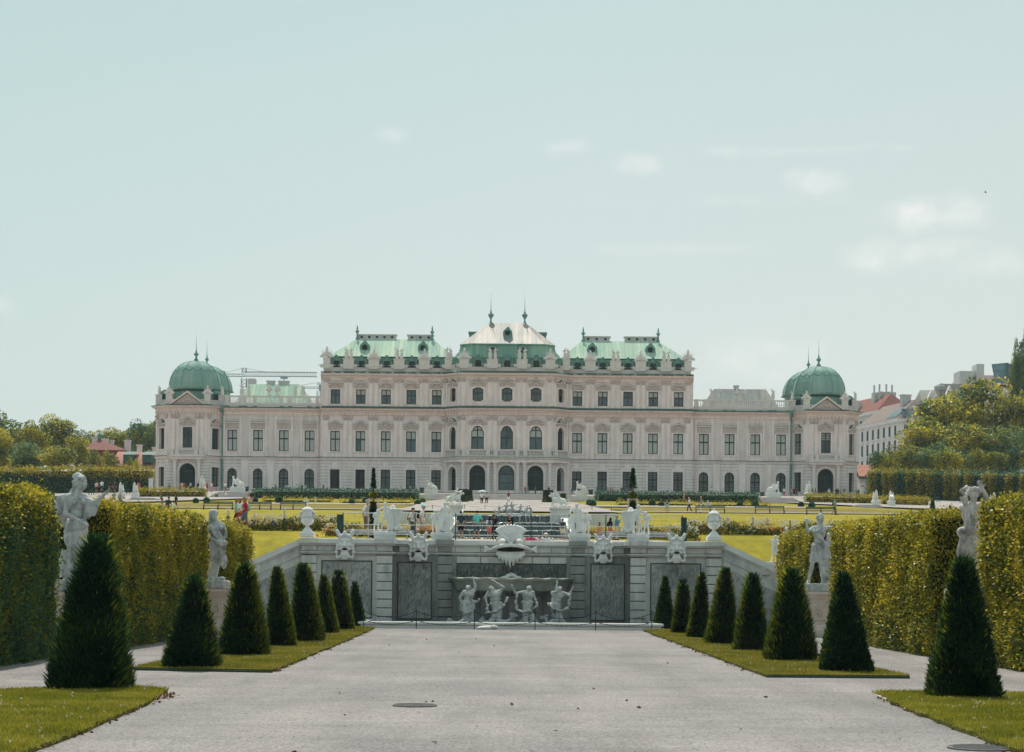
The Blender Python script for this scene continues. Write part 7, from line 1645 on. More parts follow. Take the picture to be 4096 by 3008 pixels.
GL='park trees beyond the clipped wall hedge on the red roof side'
for i,(px,pt,pb,w,D,mt,lab) in enumerate(((20,1628,1935,230,395,'treeg','dark green tree at the picture edge, tallest of the park trees by the golden hedge'),
 (130,1668,1930,150,392,'tree','yellow-green tree just inside the dark edge tree'),(215,1655,1925,190,398,'tree','tall olive tree with a ragged top between the dark edge tree and the red roof'),
 (95,1760,1940,190,352,'treeg','lower dark tree standing over the clipped wall hedge near the picture edge'),(235,1772,1935,170,350,'tree','ochre tree directly above the clipped wall hedge, nearest the red pyramid roof'),
 (305,1738,1920,120,362,'tree','golden tree partly hiding the red pyramid roof'),(310,1710,1900,110,470,'treeg','small far bluish tree showing above the red roof chimneys'),(360,1716,1890,80,475,'treeg','far dark tree just beyond the roof vane of the red pyramid roof'),
 (440,1708,1890,170,440,'tree','broad golden tree behind the white chimneys of the red roof'),(505,1712,1890,120,438,'tree','golden tree behind the long salmon roof'),
 (570,1668,1885,140,430,'treeg','large dark tree beside the domed corner pavilion'),(625,1672,1885,120,436,'treeg','dark tree half hidden behind the domed corner pavilion'),
 (-20,1700,1960,140,330,'tree','bright ochre tree cut by the picture edge above the near hedge'))):
    tree('tree',px,pb,pt,D,w,lab,i%6+1,mt,GL,rz=i*1.3)
for i,(px,pt,h,lab) in enumerate(((372,1790,115,'slender young tree before the red pyramid roof'),(425,1800,105,'young tree before the corner of the red pyramid roof'),(452,1812,95,'small dark young tree before the long salmon roof'),(520,1822,85,'thin sparse young tree before the salmon roof dormer'),(548,1830,75,'thinnest young tree nearest the domed pavilion'))):
    tree('young_tree',px,pt+h,pt,345,58 if i<3 else 34,lab,21,'tree','young trees before the red roof',n=1100,lf=.5,rz=i)
GR='park trees beyond the pleached limes'
for i,(px,pt,pb,w,D,mt,lab) in enumerate(((3610,1770,1960,200,372,'tree','olive tree hiding the foot of the white apartment house'),(3700,1650,1950,260,378,'tree','ochre tree between the white apartment house and the tall golden one'),
 (3790,1560,1950,290,384,'tree','tall golden tree with a rounded top below the mansard roofs'),(3930,1488,1950,300,388,'tree','tallest golden tree, its crown against the glass roof terrace'),(4065,1540,1950,230,384,'tree','broad dark-shaded tree at the picture edge under the poplars'),
 (3870,1680,1960,260,362,'tree','brownish spreading tree in front of the tall golden ones'),(4010,1690,1960,260,360,'treeg','dark green spreading tree near the picture edge behind the limes'),(3740,1760,1970,220,352,'treeg','green tree just above the pleached limes'),(3545,1845,1960,110,360,'tree','low bushy tree beside the salmon gate-house roof'))):
    tree('tree',px,pb,pt,D,w,lab,i%6+1,mt,GR,rz=i*2.1+1)
tree('poplar',4062,1700,1355,400,58,'shorter dark green poplar left of its taller twin','41','treeg',None,'poplar',.08) if 0 else tree('poplar',4062,1700,1355,400,62,'shorter dark poplar rising above the golden trees',41,'treeg','poplars above the golden trees','poplar',.08)
tree('poplar',4105,1720,1262,402,84,'taller dark poplar cut by the picture edge',41,'treeg','poplars above the golden trees','poplar',.08,rz=1)
ORD=['first','second','third','fourth','fifth','sixth','seventh','eighth','ninth','tenth','eleventh','twelfth','thirteenth','fourteenth','fifteenth','sixteenth']
for i in range(16):
    px=3500+i*46; k=.00873*(px-2048)
    tree('lime_tree',px,1922,1802-(i*1.5)+(i%3)*9,338,66+8*(i%2),'pleached lime above the clipped wall hedge, %s in its row from the palace corner'%ORD[i],51+i%3,'treeg' if i%4==0 else 'tree','pleached lime trees above the wall hedge',trunkf=.33,n=1500,lf=.55,rz=i*.9)
# ---------------------------------------------------------------- far clipped hedges
def Tz(p): return terr(p[0],p[1])
def fh(px0,D0,px1,D1,th,h,lab,mat,dens=26,lf=.34,yb=None,name='clipped_hedge',mixm=None,side=1,amp=.1,topf=.5,grp=None):
    a=GD(px0,D0); b=GD(px1,D1); 
    return hedge(name,(a.x,a.y,0),(b.x,b.y,0),th,h,lab,mat,dens,lf,grp,'core',side,amp,mixm,Tz,topf)
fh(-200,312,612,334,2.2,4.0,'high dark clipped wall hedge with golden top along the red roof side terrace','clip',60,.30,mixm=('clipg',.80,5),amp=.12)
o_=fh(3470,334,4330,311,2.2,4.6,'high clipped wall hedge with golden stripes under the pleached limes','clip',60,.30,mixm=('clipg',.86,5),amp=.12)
m=MB(); M_['stripe']=M_['clipg']
a=GD(3470,334); b=GD(4330,311)   # sunlit buttresses of the striped hedge
for i in range(17):
    t=(i+.35+.25*math.sin(i*2.3))/17; q=a.lerp(b,t); n=380; c=np.column_stack([RNG.uniform(-.75,.75,n),RNG.uniform(-.75,-.1,n),RNG.uniform(.2,4.6,n)])
    v,qq=cards(c,rnd_dirs(n)*.5+np.array([0,-.6,.2]),.32,.24,.6); o=link('golden_buttress',npmesh('golden_buttress',v,qq,M_['clipg']),None,o_,(q.x-a.x,q.y-a.y,Tz(q)-Tz(a))); tag(o,kind='stuff')
for (p0,D0,p1,D1,h,lab,mt) in ((1012,308,1668,308,1.35,'long dark clipped hedge along the terrace foot before the green-roofed wing','clip'),(2387,308,3030,308,1.35,'long dark clipped hedge along the terrace foot before the slate-roofed wing','clip'),
   (562,300,824,306,1.3,'low green hedge beside the corner steps below the lit archway pavilion','clipg'),(3216,306,3492,296,1.3,'low yellow-green hedge beside the corner steps before the iron-gated pavilion','clipg'),(3520,292,3690,284,1.2,'low yellow-green hedge running on past the stone steps towards the limes','clipg')):
    fh(p0,D0,p1,D1,1.6,h,lab,mt,90,.22,mixm=None if mt=='clip' else ('clip',-.3,-.8),amp=.03 if mt=='clip' else .06)
# low parterre box edging
for i,(p0,p1,D,h,lab) in enumerate(((1050,1330,278,.5,'low box edging in the parterre before the green-roofed wing'),(1360,1650,272,.5,'low box edging in the parterre near the standard tree in the pen'),(2470,2780,276,.5,'low box edging in the parterre before the slate-roofed wing'),(2800,3080,272,.5,'low box edging in the parterre near the bench with white-trousered walker'))):
    fh(p0,D,p1,D+1,1.2,h,lab,'clipg',60,.2,mixm=('clip',-.3,-.7),amp=.12)
# striped clipped cones by the steps
def clipcone(px,py,D,wpx,hpx,lab,grp,mat='clip',gold=0,name='clipped_cone',w1=.12):
    b=P(px,py,D); b.z=terr(b.x,D); H=hpx*D/F; w=wpx*D/F/2; o=empty(name,b); tag(o,lab,'topiary',grp)
    m=MB(); m.lathe((0,0,0),[(w*.9,0),(w*w1*2,H*.95)],12); m.build('trunk',M_['core'],o)
    n=900; t=1-np.sqrt(RNG.uniform(w1**2,1,n)); a=RNG.uniform(0,2*PI,n); p=np.column_stack([np.cos(a)*w*(1-t*(1-w1)),np.sin(a)*w*(1-t*(1-w1)),t*H]); d=np.column_stack([np.cos(a),np.sin(a),np.full(n,.5)])
    st=(np.sin(a*5)>.2)&(gold>0); 
    for nm,s_,mt in (('foliage',~st,mat),('light_or_stripe_leaves',st,'clipg')):
        if s_.sum(): v,q=cards(p[s_],d[s_],.24*H/4+.06,.16*H/4+.05,.6); link(nm,npmesh('cone_'+nm,v,q,M_[mt]),None,o)
clipcone(1850,2014,282,46,58,'striped clipped yew cone by the palace steps beside the wrestling group above the dark-shirted man','striped cones by the palace steps',gold=1,w1=.45)
clipcone(1872,2008,290,40,52,'striped clipped yew cone nearest the umbrella couple','striped cones by the palace steps',gold=1,w1=.45)
clipcone(2192,2014,284,46,56,'striped clipped yew cone beside the wrestling group above the girl with the backpack','striped cones by the palace steps',gold=1,w1=.45)
clipcone(2252,2008,290,36,40,'small striped yew cone between wrestling group and sphinx on the steps','striped cones by the palace steps',gold=1,w1=.3)
for px,py,D,w,h,lab in ((224,2002,262,16,26,'small dark clipped cone behind the pointing statue on the gravel'),(296,1998,262,14,24,'small golden clipped cone beside the pointing statue head'),(3730,2056,226,22,62,'dark clipped cone rising over the long golden hedge'),(3800,2024,250,14,26,'small clipped cone behind the torch of the statue')):
    clipcone(px,py,D,w,h,lab,'small cones on the side paths',w1=.12)
# box balls
def ball(px,py,wpx,lab):
    g=G(px,py); D=g[1]; r=wpx*D/F/2; o=empty('box_ball',g); tag(o,lab,'topiary','clipped box balls in the parterre')
    m=MB(); m.ell((0,0,r*.95),r*.88,None,12,8); m.build('trunk',M_['core'],o); n=420; d=rnd_dirs(n); v,q=cards(d*r*.93+np.array([0,0,r*.95]),d,.16,.13,.55); link('foliage',npmesh('ball_foliage',v,q,M_['clip']),None,o)
for px,py,w,lab in ((783,2014,20,'box ball by the corner steps nearest the benches of the urn lawn'),(826,2012,22,'second box ball from the corner steps above the first bench'),(1115,2012,28,'large box ball beside the little parterre statues'),(1020,2010,20,'box ball behind the walkers near the dark hedge'),(1407,2018,22,'box ball left of the standard tree in its frame'),(1463,2015,24,'box ball touching the standard tree frame'),(1670,2022,22,'box ball at the gravel court corner by the capped pair'),(1690,2014,20,'box ball behind the corner one by the gravel court'),
  (2370,2028,27,'large box ball by the gravel court opposite side, beside the putti by the girl'),(2356,2020,20,'smaller box ball behind the large one at the gravel court'),(2608,2024,25,'box ball between the standard tree and the woman in black top'),(2645,2028,20,'small box ball touching the woman in black top'),(2960,2026,21,'box ball above the bench seat end near the slate-roofed wing'),(3020,2030,26,'box ball by the bench under the slate-roofed wing'),(3204,2030,22,'box ball before the corner steps near the iron-gated pavilion'),(3247,2034,25,'box ball before the low hedge by the backpack walker')):
    ball(px,py,w,lab)
# standard trees in timber frames
for px,lab,kk in ((1492,'tall slim standard tree with leafy skirt tied in a timber frame beside the capped walker',1.0),(2530,'stout dark standard tree tied in a timber frame beside the draped putti group',1.35)):
    D=94.5; b=P(px,2150,D); b.z=terr(b.x,D); k=D/F; o=empty('standard_tree',b); tag(o,lab,'tree','standard trees in timber frames')
    z=lambda y:HC+(YH-(y-.00873*(px-2048)))*k-b.z
    m=MB(); m.tube([(0,0,0),(.01,0,z(2000)),(0,0,z(1900))],[.05,.04,.025],8); m.build('trunk',M_['bark'],o)
    def clump(y0,y1,w0,w1,n,nm,mat='treeg'):
        t=RNG.uniform(0,1,n); a=RNG.uniform(0,2*PI,n); r=(w0*(1-t)+w1*t)*k/2*np.sqrt(RNG.uniform(.3,1.1,n)); p=np.column_stack([np.cos(a)*r,np.sin(a)*r,z(y0)+(z(y1)-z(y0))*t]); v,q=cards(p,rnd_dirs(n),.075,.05,.5); link(nm,npmesh('std_'+nm,v,q,M_[mat]),None,o)
    clump(1952,1874,22*kk,6*kk,900,'crown','yew'); clump(1994,1970,26,30,700,'leafy_skirt','tree'); clump(2048,2008,30,20,900,'lower_crown','yew'); clump(2100,2048,22,26,700,'lower_crown','yew')
    m=MB()
    for s in (-1,1): m.box(s*19*k-.035,s*19*k+.035,-.05,.05,0,z(1998))
    m.box(-20*k,20*k,-.06,.06,z(1999),z(1994)); m.build('timber_frame',M_['pinkstone'],o)
# ---------------------------------------------------------------- steps, terrace wall, sphinxes
def steps(px0,px1,ty,by,D0,D1,n,lab,flare=.0):
    a=GD(px0,D0); b=GD(px1,D0); zb=HC+(YH-by)*D0/F; zt=HC+(YH-ty)*D1/F; o=empty('stone_steps',((a.x+b.x)/2,D0,zb)); tag(o,lab,'stairs'); hw=(b.x-a.x)/2
    m=MB()
    for k in range(n): w=hw*(1-flare*k/n); m.box(-w,w,(D1-D0)*k/n,(D1-D0)+3,(zt-zb)*k/n-(.4 if k==0 else 0),(zt-zb)*(k+1)/n,.03)
    m.build('flight',M_['stepstone'],o); return o
def stepm():
    m,nt,out=newmat('palace_step_stone'); v=pos(nt); c=ramp(nt,[(.3,(.32,.29,.275)),(.7,(.46,.42,.40))],nz(nt,v,.9,5)); principled(nt,out,c,.9,None,0,.15); return m
M_['stepstone']=stepm()
yc=lambda px,py:py-.00873*(px-2048)
steps(1700,2335,1979,2002,302,313,11,'broad palace steps before the three great doors',.14)
steps(826,975,yc(900,1969),yc(900,1996),301,313,9,'corner steps below the pavilion with the lit archway',.0)
steps(3064,3216,yc(3140,1992),yc(3140,2016),301,313,9,'corner steps below the iron-gated pavilion',.0)
steps(496,588,yc(540,1992),yc(540,2014),268,274,5,'small steps between the two sphinxes on the red roof side',.0)
steps(3455,3548,yc(3500,2020),yc(3500,2040),268,274,5,'small steps between the two sphinxes on the lime tree side',.0)
m=MB()
for p0,p1 in ((975,1700),(2335,3064)):
    a=GD(p0,313); b=GD(p1,313); z0=terr(0,311)-.5; m.box(a.x,b.x,313,313.6,z0,HC+(YH-1981)*313/F)
o=m.build('terrace_wall',M_['wallstone']); tag(o,'low stone retaining wall along the front of the palace terrace','wall')
def sph(px,py,D,hpx,rz,lab,ped=.85,k=1.9,mat='limewash'):
    b=P(px,py,D); sphinx(b,hpx*D/F/(k+ped),rz,lab,ped,mat=mat)
sph(1722,1984,310,66,PI,'white sphinx on the palace steps beside the grey bin of the green-roofed side',.9,1.85); 
C.objects[-1]
sph(2320,1988,310,66,PI,'white sphinx on the palace steps beside the slate-roofed wing side litter bin',.9,1.85)
sph(946,1972,314,72,PI,'white winged sphinx at the corner steps below the drainpipe',.75,1.85); sph(808,1972,314,72,PI/2*-1,'white sphinx seen head-on at the corner steps by the lit archway',.75,1.85)
sph(3098,1994,314,72,0,'white winged sphinx at the corner steps of the slate-roofed side',.75,1.85); sph(3234,1994,314,72,-PI/2,'white sphinx seen head-on beside the iron-gated pavilion',.75,1.85)
sph(484,1994,280,68,-PI/2,'white sphinx seen from the front beside the small steps, the one nearer the pointing statue',.8,1.85); sph(540,1996,280,70,-PI/2,'white sphinx seen from the front beside the small steps, the one nearer the palace',.8,1.85)
sph(3502,2024,280,68,-PI/2,'white sphinx beside the small steps nearer the iron-gated pavilion',.8,1.85); sph(3564,2026,280,68,PI/2,'white sphinx seen from behind beside the small steps nearer the limes',.8,1.85)
sph(3972,2050,250,84,-PI/2,'white sphinx rising behind the near golden hedge beside the torch statue',.8,1.85); sph(4066,2050,250,78,-PI/2,'white sphinx rising behind the near golden hedge at the picture edge',.8,1.85)
# little parterre statues
for px,py,lab in ((1225,2014,'small pale statue pair in the parterre above the first urn'),(1262,2012,'small pale upright statue beside the pair in the parterre'),(2832,2026,'small pale seated statue in the parterre above the second urn')):
    g=G(px,py); o=link('parterre_statue',RF['t'] if '.pair' in lab or 'seated' in lab or 'pair in' in lab and 'upright' not in lab else RF['b'],M_['stone'],None,g,0,26*g[1]/F/1.75 if 'upright' in lab else 26*g[1]/F/1.6); tag(o,lab,'statue')
# roof statues
nst=[0]
def rooffig(u,d,z,kind,h,lab,grp,flip=False):
    o=link('roof_statue',RF[kind],M_['para'],None,(X0+u,d,z),0,(h/1.75*(-1 if flip else 1),h/1.75,h/1.75)); tag(o,lab,'statue',grp)
side={-1:'green-roofed wing side',1:'slate-roofed wing side'}
GP='figures along the palace parapet'
cnt={}
for (u,d,z,hw) in PEDS:
    s=-1 if u<0 else 1; a=abs(u); sd=side[s]
    if a in(14.95,24.05) if False else abs(a-19.5)<.1 or abs(a-28.61)<.1:
        nm='nearer the centre' if a<25 else 'nearer the outer corner'
        rooffig(u-.42,d,z,'a',2.1,'stone man of the pair %s on the parapet, %s'%(nm,sd),GP); rooffig(u+.45,d,z,'b',2.05,'stone woman of the pair %s on the parapet, %s'%(nm,sd),GP)
    elif abs(a-14.95)<.1 or abs(a-24.05)<.1:
        rooffig(u,d,z,'t',2.2,'stone trophy of arms %s on the main parapet, %s'%('nearest the centre roof' if a<20 else 'between two statue pairs',sd),GP)
    elif abs(a-32.55)<.1: rooffig(u,d,z,'t',2.3,'stone trophy at the outer parapet corner, %s'%sd,GP,s>0)
    elif abs(a-10.6)<.1: rooffig(u-.25,d,z,'b',2.2,'stone woman at the inner parapet corner beside the centre roof, %s'%sd,GP); rooffig(u+.3,d+.1,z,'a',2.1,'stone man at the inner parapet corner beside the centre roof, %s'%sd,GP)
    elif abs(a-2.65)<.1: rooffig(u-.45,d,z,'a',2.1,'stone man of the pair before the centre mansard, %s'%sd,GP,s>0); rooffig(u+.5,d,z,'b',2.1,'stone woman of the pair before the centre mansard, %s'%sd,GP)
    else: rooffig(u,d,z,'t',2.3,'stone trophy on the chamfered corner of the centre block, %s'%sd,GP,s>0)
for s in (-1,1):
    zt=Z_F1t+1.85+.06
    for b,kind,nm in ((48.0,'a','outer man'),(46.6,'b','outer woman'),(38.2,'b','inner woman'),(36.9,'a','inner man')): rooffig(s*b,361.4,zt,kind,2.0,'stone %s on the wing balustrade, %s'%(nm,side[s]),'figures on the wing balustrades')
    for b,nm in ((43.0,'outer'),(41.5,'inner')):
        m=MB(); m.lathe((0,0,0),[(.3,0),(.12,.25),(.1,.5),(.42,.85),(.5,1.2),(.36,1.3),(.44,1.45),(.12,1.75),(.05,1.95)],12); 
        for q in (-1,1): m.tube([(q*.4,0,1.2),(q*.6,0,1.1),(q*.45,0,.9)],.06,6)
        o=m.build('roof_urn',M_['para'],None,True,(X0+s*b,361.4,zt)); tag(o,'stone urn, the %s of two, on the wing balustrade, %s'%(nm,side[s]),'urn','urns on the wing balustrades')
    c=s*57.3
    for u,d,kind,nm in ((c-3.45,359.7,'t','on the attic left of the pediment'),(c+3.45,359.7,'t','on the attic right of the pediment'),(c-5.7,362.2,'a','at the left attic corner'),(c+5.7,362.2,'a','at the right attic corner')): rooffig(u,d,Z_F1t+1.95,kind,1.7,'stone figure %s of the domed pavilion, %s'%(nm,side[s]),'figures on the domed pavilions')
# chandelier glimpsed through the open archway
m=MB(); o=empty('chandelier',P(755,1898,361.4)); tag(o,'lit orange chandelier seen inside the dark archway','lamp')
lm,nt_,out_=newmat('lamp_glow'); e=nd(nt_,'ShaderNodeEmission'); e.inputs['Color'].default_value=(1,.30,.12,1); e.inputs['Strength'].default_value=1.6; nt_.links.new(e.outputs[0],out_.inputs['Surface'])
for k in range(7): m.ell(((k-3)*.2,.2*math.sin(k*2),.12*math.cos(k*1.7)),(.07,.07,.09),None,6,5)
m.build('bulb_cluster',lm,o); m=MB(); m.tube([(-.7,0,-.1),(0,0,-.22),(.7,0,-.1)],.03,5); m.tube([(0,0,-.2),(0,0,.8)],.02,5); m.build('stem',M_['iron'],o)
# benches
def bench(px,py,wpx,lab,D=None,rz=0,grp='green benches along the lawn path'):
    g=GD(px,D) if D else G(px,py); D=g[1]; L=wpx*D/F; o=empty('garden_bench',g,rz); tag(o,lab,'bench',grp); z=lambda q:q*1.0
    m=MB(); 
    for k in range(3): m.box(-L/2,L/2,-.25+.14*k,-.14+.14*k,.42,.46,.008)
    m.build('seat',M_['bench'],o); m=MB(); m.box(-L/2,L/2,.20,.235,.62,.72,.008); m.box(-L/2,L/2,.22,.255,.75,.86,.008); m.build('backrest',M_['bench'],o)
    for s in (-1,0,1): m=MB(); x=s*(L/2-.05); m.box(x-.035,x+.035,-.24,-.18,0,.42); m.box(x-.035,x+.035,.18,.25,0,.86); m.box(x-.035,x+.035,-.24,.2,.36,.42); m.build('leg',M_['bench'],o)
for px,py,w,lab in ((872,2039,119,'green bench nearest the corner steps, on the urn lawn path'),(1038,2040,95,'green bench half hidden by the walkers in red'),(1172,2040,104,'green bench right behind the first urn'),(2841,2054,118,'green bench right behind the second urn'),(3079,2056,118,'green bench between the second urn and the dancing statue'),(3284,2060,118,'green bench beside the walker with the dark backpack')): bench(px,py,w,lab)
for i,(px,D,w,rz,lab) in enumerate(((203,310,24,.3,'dark bench before the wall hedge, the one nearest the hedge end by the pointing statue'),(287,312,22,.3,'dark bench before the wall hedge just left of the pointing statue head'),(365,315,22,.3,'dark bench before the wall hedge just past the pointing hand'),(420,317,24,.3,'dark bench before the wall hedge by the dark-clothed pair'),(507,320,24,.3,'dark bench before the wall hedge between the two sphinxes'),
   (3655,322,24,-.3,'dark bench before the striped hedge, first from the sphinx seen from behind'),(3702,320,26,-.3,'dark bench before the striped hedge, second from the sphinx seen from behind'),(3748,318,24,-.3,'dark bench before the striped hedge, third from the sphinx seen from behind'),(3850,314,22,-.3,'dark bench before the striped hedge beside the raised torch'),(3640,336,18,-.3,'dark bench tucked in the striped hedge behind the sphinx'))): bench(px,0,w,lab,D,rz,'dark benches before the high hedges')
# litter bins and information slabs
for px,py,D,lab in ((986,1968,345,'dark green litter bin beside the winged sphinx under the drainpipe'),(1687,1972,345,'grey litter bin beside the sphinx at the palace steps'),(2363,1980,345,'grey litter bin beside the sphinx on the slate-roofed side of the palace steps'),(3049,1990,345,'tilted dark litter bin by the corner sphinx')):
    b=P(px,py,D); m=MB(); m.lathe((0,0,0),[(.3,0),(.34,.1),(.38,.8),(.42,.85)],12); o=m.build('litter_bin',M_['iron'],None,False,b); m=MB(); m.lathe((0,0,0),[(.44,.87),(.40,.95),(.2,1.02)],12); m.build('lid',M_['iron'],o); tag(o,lab,'bin','litter bins on the palace terrace')
for px,py,wpx,hpx,D,lab in ((603,1967,17,53,332,'tall pale grey information slab at the end of the wall hedge'),(3450,1992,22,56,335,'pale signboard with a small red mark beside the iron-gated pavilion')):
    b=P(px,py,D); w=wpx*D/F/2; h=hpx*D/F; m=MB(); m.box(-w,w,-.15,.15,0,h,.02); o=m.build('information_slab',M_['render'],None,False,b); tag(o,lab,'sign')
    if 'red' in lab: m=MB(); m.box(-w*.7,w*.5,-.17,-.151,h*.82,h*.9); m.build('red_label',mt_cloth((190,40,60)),o)
# ---------------------------------------------------------------- red roofed houses
def hiproof(m,x0,x1,y0,y1,z0,rx0,rx1,yr,z1): m.add([(x0,y0,z0),(x1,y0,z0),(x1,y1,z0),(x0,y1,z0),(rx0,yr,z1),(rx1,yr,z1)],[(0,1,5,4),(1,2,5),(2,3,4,5),(3,0,4),(3,2,1,0)])
def L_(px,py,D): return P(px,py,D)
a=P(329,1796,400); b=P(490,1814,400); ap=P(396,1757,404); z0=a.z-.2
o=empty('red_roofed_house',(a.x,400,z0)); tag(o,'red pyramid-roofed house with a verdigris roof vane among the trees','house')
m=MB(); hiproof(m,-.5,b.x-a.x+.5,-.5,9.5,0,ap.x-a.x-.2,ap.x-a.x+.2,4.5,ap.z-z0); m.build('roof',M_['roofred'],o); m=MB(); m.box(0,b.x-a.x,0,9,-8,-.01); m.build('wall',simple('dark_red_house_wall',(.24,.075,.07),.9),o)
m=MB(); m.lathe((ap.x-a.x,4.5,ap.z-z0-.2),[(.2,0),(.45,.5),(.3,.9),(.5,1.2),(.1,1.5),(.03,2.2)],8); m.build('roof_vane',M_['verd'],o)
a=P(470,1802,396); b=P(640,1822,396); z0=P(470,1862,396).z; o=empty('long_house',(a.x,396,z0)); tag(o,'long low house with a salmon tiled roof running up to the domed pavilion','house')
W_=b.x-a.x; m=MB(); m.add([(-.5,-4,0),(W_,-4,-1.0),(W_,3,a.z-z0-.2),(-.5,3,a.z-z0),(W_,9,0),(-.5,9,0)],[(0,1,2,3),(3,2,4,5)]); m.build('roof',M_['roofpink'],o); m=MB(); m.box(0,W_,-3.6,8,-6,-1.05); m.build('wall',M_['render'],o)
for px in (512,588):
    q=P(px,1850,393); m=MB(); m.box(q.x-a.x-.9,q.x-a.x+.9,-3.2,1,.4,2.0); m.add([(q.x-a.x-1.3,-3.5,2.0),(q.x-a.x+1.3,-3.5,2.0),(q.x-a.x+1.3,2,2.9),(q.x-a.x-1.3,2,2.9)],[(0,1,2,3)]); m.build('dormer',M_['flash'],o)
for i,(px,pt,pb,w,D,lab) in enumerate(((318,1742,1770,14,410,''),(378,1748,1766,20,412,''),(418,1754,1776,22,412,''),(445,1760,1790,14,405,''),(508,1760,1806,22,404,''),(556,1778,1816,18,404,''),(616,1788,1830,12,404,''))):
    host=o; p=P(px,pt,D); q=P(px,pb+20,D); m=MB(); ww=w*D/F/2; m.box(p.x-a.x-ww,p.x-a.x+ww,D-396,D-396+1.2,q.z-z0,p.z-z0-.25); m.box(p.x-a.x-ww-.12,p.x-a.x+ww+.12,D-396-.1,D-396+1.3,p.z-z0-.25,p.z-z0); m.build('chimney',M_['render'],host)
m=MB(); a=P(-20,1885,345); b=P(455,1880,345); 
# town houses on the other side
def townhouse(pts_front,D,yt,yb,depth,roofpx,lab,roofm,wallm,rows=(),gable=None,dz=6,sky=False,extra=None):
    x0,x1=P(pts_front[0],yt,D).x,P(pts_front[1],yt,D).x; zt=P((pts_front[0]+pts_front[1])/2,yt,D).z; zb=P(pts_front[0],yb,D).z; o=empty('town_house',(x0,D,zb)); tag(o,lab,'house'); w=x1-x0; h=zt-zb
    m=MB(); m.box(0,w,0,depth,0,h); m.build('wall',M_[wallm],o)
    m=MB(); m.box(-.3,w+.3,-.45,depth,h-.5,h-.0); m.box(-.1,w+.1,-.15,depth,h*.62,h*.62+.25); m.build('cornice',M_['render'],o)
    if roofpx:
        zr=P(pts_front[0],roofpx,D+depth/2).z-zb; m=MB(); i0=min(w*.12,2.5); m.add([(-.4,-.5,h+.004),(w+.4,-.5,h+.004),(w+.4,depth,h+.004),(-.4,depth,h+.004),(i0,depth*.5,zr),(w-i0*.3,depth*.5,zr)],[(0,1,5,4),(1,2,5),(2,3,4,5),(3,0,4),(3,2,1,0)]); m.build('roof',M_[roofm],o)
    for (yr,hh,n) in rows:
        z=P(pts_front[0],yr,D).z-zb
        for k in range(n):
            u=(k+.5)*w/n; m=MB(); m.box(u-.34,u+.34,-.03,.02,z-hh/2,z+hh/2); m.k=1; m.box(u-.5,u+.5,-.12,.02,z+hh/2+.1,z+hh/2+.3); m.box(u-.45,u+.45,-.1,.02,z-hh/2-.2,z-hh/2-.02); m.k=2; m.box(u-.04,u+.04,-.05,.0,z-hh/2,z+hh/2); m.box(u-.34,u+.34,-.05,.0,z+hh*.18,z+hh*.18+.08); m.build('window',[M_['glassd'],M_['render'],M_['frame']],o)
    return o,w,h,zb
def cornerhouse(px,py,D,rz,w,L,hr,lab,roofm,wallm,rows,nL,nW,yb=1960,inset=.32):
    """house seen on its corner: long wall runs away to the left, short wall faces the garden"""
    c=P(px,py,D); zb=P(px,yb,D).z; h=c.z-zb; o=empty('town_house',(c.x,D,zb),R(rz)); tag(o,lab,'house')
    m=MB(); m.box(0,w,0,L,0,h); m.build('wall',M_[wallm],o)
    m=MB(); m.box(-.45,w+.45,-.45,L,h-.7,h+.02); m.box(-.2,w+.2,-.2,L,h-3.9,h-3.65); m.box(-.2,w+.2,-.2,L,h-7.3,h-7.1); m.build('cornice',M_['render'],o)
    m=MB(); a=w*inset; m.add([(-.5,-.5,h+.03),(w+.5,-.5,h+.03),(w+.5,L,h+.03),(-.5,L,h+.03),(w*.5,w*.45,h+hr),(w*.5,L,h+hr)],[(0,1,4),(1,2,5,4),(2,3,5),(3,0,4,5),(3,2,1,0)]); m.build('roof',M_[roofm],o)
    for (dz,hh) in rows:
        z=h-dz
        for k in range(nL):
            y=(k+.5)*L/nL; m=MB(); m.box(-.04,.02,y-.55,y+.55,z-hh/2,z+hh/2); m.k=1; m.box(-.2,.0,y-.8,y+.8,z+hh/2+.12,z+hh/2+.35); m.box(-.18,.0,y-.75,y+.75,z-hh/2-.25,z-hh/2-.02); m.k=2; m.box(-.07,-.03,y-.05,y+.05,z-hh/2,z+hh/2); m.build('window',[M_['glassd'],M_['render'],M_['frame']],o)
        for k in range(nW):
            x=(k+.5)*w/nW; m=MB(); m.box(x-.5,x+.5,-.04,.02,z-hh/2,z+hh/2); m.k=1; m.box(x-.75,x+.75,-.2,0,z+hh/2+.12,z+hh/2+.35); m.box(x-.7,x+.7,-.18,0,z-hh/2-.25,z-hh/2-.02); m.build('window',[M_['glassd'],M_['render']],o)
    return o,h
o,h=cornerhouse(3593,1674,430,10,11,24,4.6,'white corner apartment house with rows of tall windows behind the domed pavilion','roofbrown','render',((2.6,2.3),(5.8,2.4),(9.2,2.4),(12.6,2.3)),7,3)
m=MB()
for k in range(5): t=1.0+k*1.35; m.add([(-.1+.02*k,t,h+.5),(-.1+.02*k,t+1.1,h+.5),(2.4,t+1.1+.6,h+2.6),(2.4,t+.6,h+2.6)],[(0,1,2,3)])
for k in range(4): m.add([(.9+k*1.3,-.35,h+.32),(1.9+k*1.3,-.35,h+.32),(2.2+k*1.1,2.0,h+2.35),(1.4+k*1.1,2.0,h+2.35)],[(0,1,2,3)])
m.build('skylight',M_['glass'],o); m=MB(); m.box(3.6,5.6,7,8.5,h+2.5,h+5.6); m.box(3.45,5.75,6.9,8.6,h+5.6,h+5.9); m.build('chimney',M_['renderg'],o)
